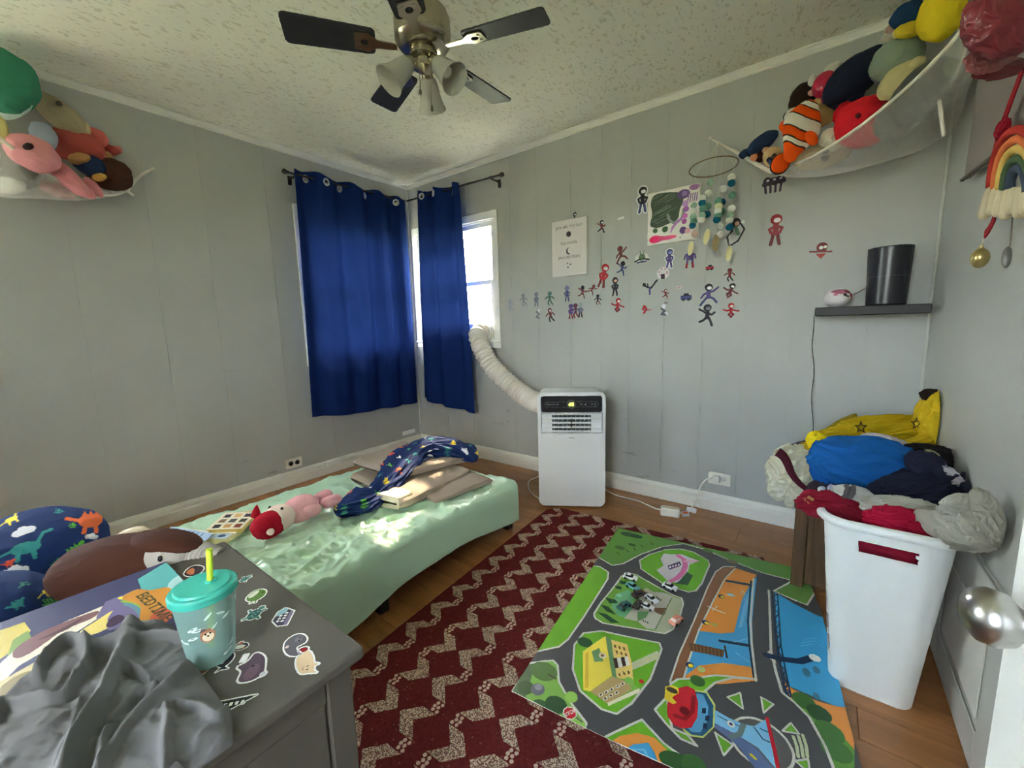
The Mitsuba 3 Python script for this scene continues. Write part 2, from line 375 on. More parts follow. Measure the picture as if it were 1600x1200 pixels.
# ceiling fan
def ceiling_fan():
    cx, cy, zb = 1.864, -1.441, 2.20
    t = thing('ceiling_fan', 'nickel ceiling fan with five dark blades and three frosted glass light shades', 'ceiling fan')
    nick = mat((172, 164, 146), 0.2, 0.5, 1.0); dark = mat((36, 36, 41), 0.5, 0.35)
    add('canopy', xf(lathe([(0, H), (0.075, H), (0.075, H - 0.02), (0.06, H - 0.055), (0.03, H - 0.07), (0.016, H - 0.075), (0.016, 2.335)], 32), (cx, cy, 0)), nick, t, 40)
    add('motor_housing', xf(lathe([(0, 2.345), (0.05, 2.34), (0.095, 2.325), (0.105, 2.30), (0.105, 2.25), (0.098, 2.24), (0.098, 2.232), (0.105, 2.226), (0.09, 2.205), (0.06, 2.195), (0, 2.195)], 40), (cx, cy, 0)), nick, t, 40)
    add('switch_housing', xf(lathe([(0, 2.197), (0.046, 2.196), (0.052, 2.190), (0.052, 2.172), (0.044, 2.166), (0.03, 2.163), (0.028, 2.152), (0.040, 2.145), (0.040, 2.132), (0.022, 2.122), (0.008, 2.115), (0, 2.113)], 32), (cx, cy, 0)), nick, t, 40)
    for k in range(5):
        a = 4.081 - k * 2 * PI / 5 
        r0, r1 = 0.175, 0.485
        w0, w1 = 0.050, 0.062
        out = sg.Polygon([(r0, -w0), (r0 + 0.02, -w0 - 0.004), (r1, -w1), (r1, w1), (r0 + 0.02, w0 + 0.004), (r0, w0)]).buffer(-0.018).buffer(0.018, 6)
        tilt = trimesh.transformations.rotation_matrix(math.radians(11), [1, 0, 0])
        def put(m):
            m = m.copy(); m.apply_transform(tilt); m.apply_transform(trimesh.transformations.rotation_matrix(a, [0, 0, 1])); m.apply_translation((cx, cy, zb)); return m
        b = add('blade', put(xf(prism(out, 0.006), (0, 0, -0.003))), dark, t)
        iron = unary_union([sg.Polygon([(0.10, -0.010), (0.17, -0.014), (0.20, -0.036), (0.245, -0.030), (0.245, 0.030), (0.20, 0.036), (0.17, 0.014), (0.10, 0.010)]).buffer(-0.003).buffer(0.006)]).difference(disc(0.212, 0, 0.014))
        add('blade_iron', put(cat_([xf(prism(iron, 0.004), (0, 0, -0.009))] + [xf(trimesh.creation.cylinder(0.005, 0.004, sections=10), (0.232, s, -0.010)) for s in (-0.018, 0.018)])), nick, t)
    glass = mat((206, 204, 192), 0.35, 0.5, spec_trans=0.0)
    scene['bsdf_frosted'] = {'type': 'principledthin', 'base_color': {'type': 'rgb', 'value': C(196, 194, 184)}, 'roughness': 0.45, 'diff_trans': 0.7, 'spec_trans': 0.0}
    for k, a in enumerate((math.radians(127), math.radians(247), math.radians(7))):
        d = np.array([math.cos(a) * 0.70, math.sin(a) * 0.70, -0.70]); o = np.array([cx + 0.052 * math.cos(a), cy + 0.052 * math.sin(a), 2.145])
        arm = add('light_arm', cat_([tube([(cx + 0.03 * math.cos(a), cy + 0.03 * math.sin(a), 2.155), tuple(o)], 0.011, 10), orient(lathe([(0.012, -0.012), (0.021, -0.006), (0.023, 0.012), (0.019, 0.02)], 20), o, d)]), nick, t, 40)
        prof = [(0.022, 0.012), (0.032, 0.024), (0.037, 0.045), (0.040, 0.07), (0.045, 0.095), (0.053, 0.118), (0.058, 0.126), (0.056, 0.127), (0.050, 0.117), (0.042, 0.095), (0.037, 0.07), (0.034, 0.045), (0.029, 0.026), (0.02, 0.016)]
        sh = add('lamp_shade', orient(lathe(prof, 32), o, d), 'bsdf_frosted', t, 50)
        add('bulb', orient(lathe([(0.010, 0.01), (0.012, 0.03), (0.020, 0.05), (0.023, 0.065), (0.019, 0.082), (0, 0.09)], 18), o, d), mat((232, 230, 222), 0.3), sh, 50)
    for dx, L in ((0.022, 0.13), (-0.020, 0.07)):
        x, y = cx + dx * 0.8 , cy + dx * 0.6
        add('pull_chain', cat_([tube([(x, y, 2.135), (x, y, 2.135 - L)], 0.0016, 6), xf(lathe([(0, 0), (0.005, -0.006), (0.006, -0.018), (0, -0.026)], 10), (x, y, 2.135 - L))]), nick, t, 40)
ceiling_fan()

# curtains on two rods that meet in the corner
dk = mat((52, 48, 46), 0.35, 0.5, 0.6)
def rod(a, b, tip, label, wall):
    t = thing('curtain_rod', label, 'curtain rod')
    add('pole', tube([a, b], 0.0075, 12), dk, t, 40)
    d = np.array(b, float) - np.array(a, float); d /= np.linalg.norm(d)
    e = np.array(a if tip == 0 else b, float); s = -1 if tip == 0 else 1
    add('finial', orient(lathe([(0.008, 0), (0.011, 0.004), (0.011, 0.012), (0.016, 0.02), (0.018, 0.03), (0.013, 0.041), (0, 0.045)], 18), e, d * s), dk, t, 40)
    for f in ((0.05, 0.93) if tip == 0 else (0.93, )):
        q = np.array(a) + (np.array(b) - np.array(a)) * f
        if wall == 'left': br = cat_([box(0.0005, q[0] + 0.004, q[1] - 0.006, q[1] + 0.006, q[2] - 0.014, q[2] - 0.007), box(0.0005, 0.006, q[1] - 0.012, q[1] + 0.012, q[2] - 0.05, q[2] + 0.01), tube([(q[0], q[1] - .006, q[2]), (q[0], q[1] + .006, q[2])], 0.011, 12)])
        else: br = cat_([box(q[0] - 0.006, q[0] + 0.006, q[1] - 0.004, -0.0005, q[2] - 0.014, q[2] - 0.007), box(q[0] - 0.012, q[0] + 0.012, -0.006, -0.0005, q[2] - 0.05, q[2] + 0.01), tube([(q[0] - .006, q[1], q[2]), (q[0] + .006, q[1], q[2])], 0.011, 12)])
        add('bracket', br, dk, t)
rod((0.10, -1.12, 2.245), (0.10, -0.115, 2.27), 0, 'dark curtain rod on the left wall carrying the wide blue curtain', 'left')
rod((0.112, -0.10, 2.27), (1.16, -0.10, 2.25), 1, 'dark curtain rod on the back wall with its bare end reaching right of the window', 'back')
scene['bsdf_curtain'] = {'type': 'principledthin', 'base_color': {'type': 'rgb', 'value': C(27, 46, 98)}, 'roughness': 0.75, 'diff_trans': 0.16, 'spec_trans': 0.0, 'sheen': 0.2}
def curtain(label, P, width, z_top, z_bot, folds, amp, rings, seed, flare):
    """P(s, out): from the distance along the rod and out from the wall to x, y."""
    t = thing('curtain', label, 'curtain')
    nu, nv = 160, 60
    u, v = [a.ravel() for a in np.meshgrid(np.linspace(0, 1, nu), np.linspace(0, 1, nv), indexing='ij')]
    ph = 2 * PI * folds * (u + 0.03 * np.sin(5 * u + seed)) + seed
    a = amp * (0.75 + 0.5 * noise(np.stack([u * 4, v * 0.8, u * 0 + seed], 1), seed))
    sharp = np.sin(ph) + 0.25 * np.sin(2 * ph + 1)
    out = 0.10 + a * sharp * (1 - 0.25 * v) + 0.012 * np.sin(ph * 0.5 + 3 * v) * v
    s = u * width + flare(u, v)
    z = z_top(u) * (1 - v) + z_bot(u) * v + 0.010 * np.cos(ph) * (v < 0.02) 
    x, y = P(s, out)
    p = np.stack([x, y, z], 1)
    m = trimesh.Trimesh(p, np.vstack([np.stack([i * nv + j, (i + 1) * nv + j, (i + 1) * nv + j + 1], -1).reshape(-1, 3) for i, j in [np.meshgrid(np.arange(nu - 1), np.arange(nv - 1), indexing='ij')]] +
                     [np.stack([i * nv + j, (i + 1) * nv + j + 1, i * nv + j + 1], -1).reshape(-1, 3) for i, j in [np.meshgrid(np.arange(nu - 1), np.arange(nv - 1), indexing='ij')]]), process=False)
    # eyelet holes through the cloth
    zz = 0.045
    keep = np.ones(len(m.faces), bool); cen = m.vertices[m.faces].mean(1); cu = (u[m.faces]).mean(1)
    for r in rings:
        i = int(round(r * (nu - 1))) * nv
        c = np.array([p[i][0], p[i][1], z_top(np.array([r]))[0] - zz])
        keep &= np.linalg.norm(cen - c, axis=1) > 0.020
    m.update_faces(keep)
    key = add('cloth', m, 'bsdf_curtain', t, True)
    for r in rings:
        i = int(round(r * (nu - 1))) * nv; j = min(i + nv, (nu - 1) * nv); k = max(i - nv, 0)
        tx = p[j] - p[k]; tx[2] = 0; tx /= np.linalg.norm(tx); nrm = np.array([tx[1], -tx[0], 0])
        c = np.array([p[i][0], p[i][1], z_top(np.array([r]))[0] - zz])
        add('eyelet', orient(lathe([(0.017, -0.003), (0.027, -0.003), (0.028, 0), (0.027, 0.003), (0.017, 0.003), (0.016, 0)], 28, True), c, nrm), mat((214, 216, 220), 0.25, 0.5, 0.7), t, 40)
curtain('wide dark blue curtain on eyelets covering the left wall window', lambda s, o: (o, -1.085 + s), 0.98,
        lambda u: 2.29 - 0.015 * u + 0.0 * u, lambda u: 0.485 - 0.07 * np.clip(u, 0, 1) + 0.05 * np.abs(u - 0.35), 4.2, 0.028, (0.10, 0.235, 0.37, 0.60, 0.88), 2, lambda u, v: v * (-0.03 + 0.05 * u))
curtain('narrow dark blue curtain on the back wall beside the uncovered window', lambda s, o: (0.215 + s, -o), 0.555,
        lambda u: 2.315 - 0.03 * u, lambda u: 0.50 - 0.07 * u - 0.02 * np.sin(3 * u), 2.6, 0.03, (0.2, 0.47, 0.78), 5, lambda u, v: v * (-0.05 + 0.13 * u))

# portable air conditioner
def air_conditioner():
    t = thing('portable_air_conditioner', 'white portable air conditioner standing on the floor before the back wall', 'air conditioner')
    A, B = at(843, 793, 2, 0), at(945, 795, 2, 0); Xd = (B - A) / np.linalg.norm(B - A); w = np.linalg.norm(B - A) + 0.006
    Yd = np.array([-Xd[1], Xd[0], 0]); O = (A + B) / 2
    def put(m): return frame(m, O, Xd, Yd, np.array([0, 0, 1.0]))
    wh = mat((216, 218, 220), 0.35, 0.45); dkp = mat((26, 28, 32), 0.2, 0.5); gr = mat((120, 122, 124), 0.5)
    h, z0, dep = 0.742, 0.014, 0.30
    prof = sg.box(-w / 2, z0, w / 2, h).buffer(-0.04).buffer(0.04, 10)
    body = xf(prism(sg.box(-w / 2 + 0.004, z0, w / 2 - 0.004, h - 0.022).buffer(-0.04).buffer(0.04, 10), dep), (0, 0, 0)); body.vertices = np.c_[body.vertices[:, 0], body.vertices[:, 2] + 0.012, body.vertices[:, 1]]; body.fix_normals()
    add('body', put(body), mat((200, 202, 204), 0.4), t, 30)
    def face(poly, y0, y1):
        m = prism(poly, y1 - y0); m.vertices = np.c_[m.vertices[:, 0], y0 + m.vertices[:, 2], m.vertices[:, 1]]; m.fix_normals(); return put(m)
    rim = prof.difference(sg.box(-w / 2 + 0.022, h - 0.125, w / 2 - 0.022, h - 0.025).buffer(-0.015).buffer(0.015, 6)).difference(sg.box(-w / 2 + 0.022, h - 0.255, w / 2 - 0.022, h - 0.128))
    add('front_panel', face(rim.buffer(-0.002), -0.004, 0.013), wh, t)
    cp = sg.box(-w / 2 + 0.023, h - 0.124, w / 2 - 0.023, h - 0.026).buffer(-0.015).buffer(0.015, 6)
    ctrl = add('control_panel', face(cp, -0.001, 0.013), dkp, t)
    add('display_ring', face(disc(0, h - 0.075, 0.026).difference(disc(0, h - 0.075, 0.024)), -0.0022, 0), mat((120, 124, 128), 0.3), ctrl)
    tm = meshkit.text_mesh('68', 0.019, 0.001, True); tm.apply_translation((-tm.bounds[:, 0].mean(), h - 0.084, 0))
    tm.vertices = np.c_[tm.vertices[:, 0], -0.0035 + tm.vertices[:, 2], tm.vertices[:, 1]]; tm.invert()
    add('digits', put(tm), mat((190, 240, 60), 0.5), ctrl, emitter={'type': 'area', 'radiance': {'type': 'rgb', 'value': [0.035, 0.06, 0.004]}})
    for x in (-0.125, -0.083, 0.085, 0.143): add('indicator_light', face(disc(x, h - 0.076, 0.0032), -0.0022, 0), mat((235, 236, 238), 0.4), ctrl)
    for x in (-0.150, -0.112, 0.05, 0.115): add('button_print', face(sg.box(x, h - 0.0765, x + 0.016, h - 0.0745), -0.0022, 0), mat((190, 192, 194), 0.4), ctrl)
    add('button_outline', face(line([(-0.15, h - .092), (-0.03, h - .092), (0.03, h - .092), (0.15, h - .092), (0.165, h - .076), (0.15, h - .060), (0.03, h - .060), (-0.03, h - .060), (-0.15, h - .060), (-0.165, h - .076), (-0.15, h - .092)], 0.0012), -0.0018, 0), gr, ctrl)
    # air outlet with louvres
    zt, zb_ = h - 0.130, h - 0.253
    vent = add('outlet_recess', face(sg.box(-w / 2 + 0.024, zb_, w / 2 - 0.024, zt), 0.004, 0.013), mat((38, 40, 44), 0.6), t)
    for s in (-1, 1):
        add('outlet_side', face(sg.box(min(s * (w / 2 - 0.025), s * 0.118), zb_ + 0.001, max(s * (w / 2 - 0.025), s * 0.118), zt - 0.001), -0.001, 0.006), wh, vent)
    for k in range(5):
        z = zt - 0.006 - k * 0.0272
        add('louvre', put(xf(box(-w / 2 + 0.025, w / 2 - 0.025, -0.006, 0.010, -0.0035, 0.0035, 0.0015), (0, -0.001, z), (24, 0, 0))), wh, vent)
    add('vertical_vane', cat_([face(sg.box(x - 0.0012, zb_ + .004, x + 0.0012, zt - .004), -0.001, 0.006) for x in np.linspace(-0.105, 0.105, 9)]), wh, vent)
    add('vane_lever', face(sg.box(-0.004, zb_ + 0.03, 0.004, zt - 0.03), -0.006, 0.004), dkp, vent)
    add('badge', face(sg.box(-0.018, h - 0.287, 0.018, h - 0.283), -0.0048, 0), gr, t)
    for x in (-w / 2 + 0.05, w / 2 - 0.05):
        for y in (0.05, 0.27): add('castor', put(xf(cat_([trimesh.creation.cylinder(0.018, 0.016, sections=18, transform=trimesh.transformations.rotation_matrix(PI / 2, [0, 1, 0])), box(-0.012, 0.012, -0.012, 0.012, 0.004, 0.016)]), (x, y, 0.018))), dkp, t)
    # exhaust hose from the rear to the window
    hp = [O + Yd * 0.31 + Xd * (-0.10) + np.array([0, 0, 0.57]), O + Yd * 0.37 + Xd * (-0.13) + np.array([0, 0, 0.575]), np.array([1.40, -0.115, 0.60]), np.array([1.20, -0.12, 0.715]), np.array([1.05, -0.15, 0.86]), np.array([0.955, -0.15, 1.02]), np.array([0.92, -0.125, 1.09]), np.array([0.915, -0.06, 1.10]), np.array([0.915, -0.012, 1.10])]
    n = 440; p = smoothpath(hp, n)
    r = 0.072 + 0.006 * np.sin(np.arange(n) / n * 2 * PI * 34)
    hose = thing('exhaust_hose', 'white ribbed exhaust hose curving from the air conditioner up to the window', 'hose')
    add('ribbed_tube', tube(p, r, 26), mat((222, 214, 204), 0.5), hose, True)
    add('end_collar', orient(lathe([(0.050, 0), (0.074, 0), (0.076, 0.01), (0.076, 0.03), (0.07, 0.035), (0.05, 0.035)], 32), np.array([0.915, -0.0175, 1.10]), (0, -1, 0)), M_WHITE, hose, 40)
    k = thing('window_vent_panel', 'white vent panel fitted in the bottom of the window behind the hose', 'vent panel')
    add('panel', box(0.128, 0.985, 0.004, 0.016, 1.03, 1.175, 0.003), M_WHITE, k)
    add('port_ring', orient(lathe([(0.06, 0), (0.083, 0), (0.083, 0.012), (0.06, 0.012)], 32), np.array([0.915, 0.0035, 1.10]), (0, -1, 0)), M_WHITE, k, 40)
    # mains cord: to the left along the skirting and right to the protective plug box
    wc = mat((226, 222, 212), 0.5)
    cord = t + '__power_cord'
    q0 = O + Yd * 0.2 + Xd * (w / 2 + 0.01)
    pts = [O + Yd * 0.25 + Xd * (w / 2 - 0.005) + [0, 0, 0.10], O + Yd * 0.24 + Xd * (w / 2 + 0.03) + [0, 0, 0.03], np.array([2.26, -0.14, 0.006]), np.array([2.36, -0.18, 0.006]), np.array([2.44, -0.215, 0.02])]
    add('cable', tube(smoothpath(pts, 40), 0.0042, 8), wc, cord, True)
    bx = at(1005, 787, 2, 0.0)
    add('breaker_box', xf(rbox(-0.055, 0.055, -0.027, 0.027, 0.0, 0.052, 0.012), (2.485, -0.225, 0.0), (0, 0, 14)), wc, cord, 40)
    add('breaker_window', xf(box(-0.042, 0.042, -0.018, 0.018, 0.05, 0.0535, 0.001), (2.485, -0.225, 0.0), (0, 0, 14)), mat((196, 186, 160), 0.5), cord)
    pts = [np.array([2.535, -0.205, 0.022]), np.array([2.575, -0.15, 0.03]), np.array([2.60, -0.10, 0.09]), np.array([2.62, -0.055, 0.17]), np.array([2.65, -0.04, 0.205]), np.array([2.682, -0.030, 0.208])]
    add('cable', tube(smoothpath(pts, 40), 0.0042, 8), wc, cord, True)
    add('plug', cat_([rbox(2.672, 2.712, -0.036, -0.008, 0.188, 0.228, 0.008)]), wc, cord, 40)
    for (x, y, z, a, b_) in ((2.585, -0.13, 0.03, 20, 70), (2.60, -0.10, 0.065, -35, 80), (2.565, -0.18, 0.02, 60, 35)):
        add('paper_tag', xf(box(-0.028, 0.028, -0.0006, 0.0006, -0.016, 0.016), (x, y - 0.012, z), (b_ - 60, 10, a)), mat((232, 232, 230), 0.6), cord)
    add('tag_warning', xf(box(-0.02, 0.02, -0.0008, 0.0008, -0.006, 0.006), (2.565, -0.1935, 0.028), (-25, 10, 60)), mat((214, 110, 60), 0.6), cord)
    pts = [O + Yd * 0.26 + Xd * (-w / 2 + 0.005) + [0, 0, 0.16], O + Yd * 0.27 + Xd * (-w / 2 - 0.04) + [0, 0, 0.15], np.array([1.58, -0.16, 0.10]), np.array([1.50, -0.15, 0.02]), np.array([1.47, -0.2, 0.006]), np.array([1.52, -0.32, 0.006]), np.array([1.62, -0.42, 0.006]), O + Yd * 0.1 + Xd * (-w / 2 + 0.02) + [0, 0, 0.008]]
    c2 = thing('cable_loop', 'thin white cable looping on the floor left of the air conditioner', 'cable')
    add('cable', tube(smoothpath(pts, 70), 0.0035, 8), wc, c2, True)
air_conditioner()

def outlet(key_label, P, axis):
    t = thing('wall_outlet', key_label, 'outlet')
    pl = mat((226, 222, 210), 0.4); ho = mat((40, 38, 38), 0.6)
    def put(m): 
        m = m.copy(); v = m.vertices
        if axis == 0: m.vertices = np.c_[0.0005 + v[:, 2], P[1] + v[:, 0], P[2] + v[:, 1]]
        else: m.vertices = np.c_[P[0] + v[:, 0], -0.0005 - v[:, 2], P[2] + v[:, 1]]
        m.fix_normals(); return m
    w_, h_ = (0.060, 0.036)
    add('cover_plate', put(prism(sg.box(-w_, -h_, w_, h_).buffer(-0.006).buffer(0.006), 0.006)), pl, t)
    for s in (-1, 1):
        rc = add('receptacle', put(xf(prism(disc(s * 0.024, 0, 0.017), 0.0025), (0, 0, 0.006))), ho if axis == 0 else pl, t)
        add('slots', put(xf(prism(unary_union([sg.box(s * 0.024 - 0.007, -0.006, s * 0.024 + 0.003, -0.0045), sg.box(s * 0.024 - 0.007, 0.0045, s * 0.024 + 0.003, 0.006), disc(s * 0.024 + 0.009, 0, 0.0025)]), 0.0004), (0, 0, 0.0086))), mat((20, 20, 20), 0.6), rc)
outlet('white wall outlet with two dark sockets low on the left wall', at(459, 723, 0, 0), 0)
outlet('cream wall outlet with the white cord plugged in, right of the air conditioner', at(1124, 748, 1, 0), 1)
sw = thing('wall_conduit_stub', 'small white box on the left wall just above the skirting near the corner', 'cover')
p = at(638, 675, 0, 0); add('cover', box(0.0005, 0.014, p[1] - 0.075, p[1] + 0.075, p[2] - 0.018, p[2] + 0.018, 0.003), M_WHITE, sw)
sw = thing('skirting_vent', 'small white box fixed on the left skirting board beyond the outlet', 'cover')
p = at(521, 722, 0, 0.02); add('cover', box(0.0175, 0.032, p[1] - 0.07, p[1] + 0.07, p[2] - 0.02, p[2] + 0.02, 0.003), M_WHITE, sw)
ad = thing('power_adapter', 'black power adapter lying against the back wall skirting near the stool', 'adapter')
p = at(1186, 810, 2, 0.0); add('case', xf(rbox(-0.024, 0.024, -0.017, 0.017, 0.0, 0.032, 0.005), (p[0], p[1] - 0.0, 0), (0, 0, -12)), mat((28, 28, 30), 0.4), ad, 40)
add('cable', tube(smoothpath([(p[0] + 0.022, p[1], 0.016), (p[0] + 0.06, p[1] + 0.004, 0.004), (p[0] + 0.09, p[1] - 0.006, 0.004), (p[0] + 0.13, p[1] - 0.01, 0.004)], 20), 0.002, 6), mat((28, 28, 30), 0.4), ad, True)

# ------------------------------------------------------------------ rug, mat, bed, chest
RUG0 = np.array([1.972, -2.70]); RA = math.atan(0.063)      # near left corner and the turn of the rug
RU, RV = np.array([math.cos(RA), math.sin(RA)]), np.array([-math.sin(RA), math.cos(RA)])
def rug_tone(p, n, uv):
    dx, dy = p.x - 2.175, p.y + 1.854
    u = dx * float(RU[0]) + dy * float(RU[1]); v = dx * float(RV[0]) + dy * float(RV[1])
    w = u - 0.015 + 0.134
    w = dr.abs(w - 0.268 * dr.floor(w / 0.268) - 0.134)
    t = v / 0.1345; s = dr.abs(t - dr.floor(t + 0.5))
    d = dr.abs(w - 0.034 - s * 0.1345)
    nz = mikit.noise(p.x * 260, p.y * 260, 0)
    bar = (d < 0.0275 + 0.004 * (nz - 0.5)) & (s < 0.345)
    # five small dots in each gap of a zigzag
    st = dr.abs(t - dr.floor(t) - 0.5) * 0.1345; wd = w - 0.094
    def dot(cw, ct): return dr.square(wd - cw) + dr.square(st - ct) < 0.0058 ** 2
    dots = dot(0.004, 0.0) | dot(-0.007, 0.012) | dot(0.010, 0.0125) | dot(-0.010, 0.0)
    heather = mikit.mix(mi.Color3f(*C(112, 78, 70)), mi.Color3f(*C(190, 172, 152)), mikit.smoothstep(0.35, 0.7, mikit.noise(p.x * 420, p.y * 420, 3)))
    red = mikit.mix(mi.Color3f(*C(76, 28, 29)), mi.Color3f(*C(98, 40, 40)), mikit.fbm(p.x * 160, p.y * 160, 0, 3))
    fleck = mikit.smoothstep(0.985, 0.99, mikit.cell_rand(p.x * 170, p.y * 170, 4))
    c = dr.select(bar, heather, dr.select(dots, mi.Color3f(*C(186, 160, 146)), red))
    return mikit.mix(c, mi.Color3f(*C(150, 120, 100)), 0.25 * fleck)
M_RUG = bump(mikit.proc(rug_tone), lambda p, n, uv: mikit.noise(p.x * 300, p.y * 300, p.z * 300), 0.003, rough=0.95, spec=0.1)
outline = [(0, 0), (1.14, 0), (1.16, 2.19), (0.06, 2.19), (0.0, 2.13)]
pl_ = sg.Polygon([tuple(RUG0 + RU * a + RV * b) for a, b in outline]).buffer(-0.01).buffer(0.01)
r_ = thing('area_rug', 'burgundy rug with beige zigzag pattern on the wood floor beside the bed', 'rug')
add('pile', xf(prism(pl_, 0.008), (0, 0, 0.0005)), M_RUG, r_)
# folded dark red end of another mat by the stool
fm = thing('floor_mat', 'small dark red mat edge lying on the floor beside the play mat and stool', 'mat')
q = [at(1168, 884, 2, 0), at(1215, 884, 2, 0), at(1217, 892, 2, 0), at(1172, 895, 2, 0)]
add('border', prism([p_[:2] for p_ in q], 0.006), mat((96, 34, 36), 0.9), fm)
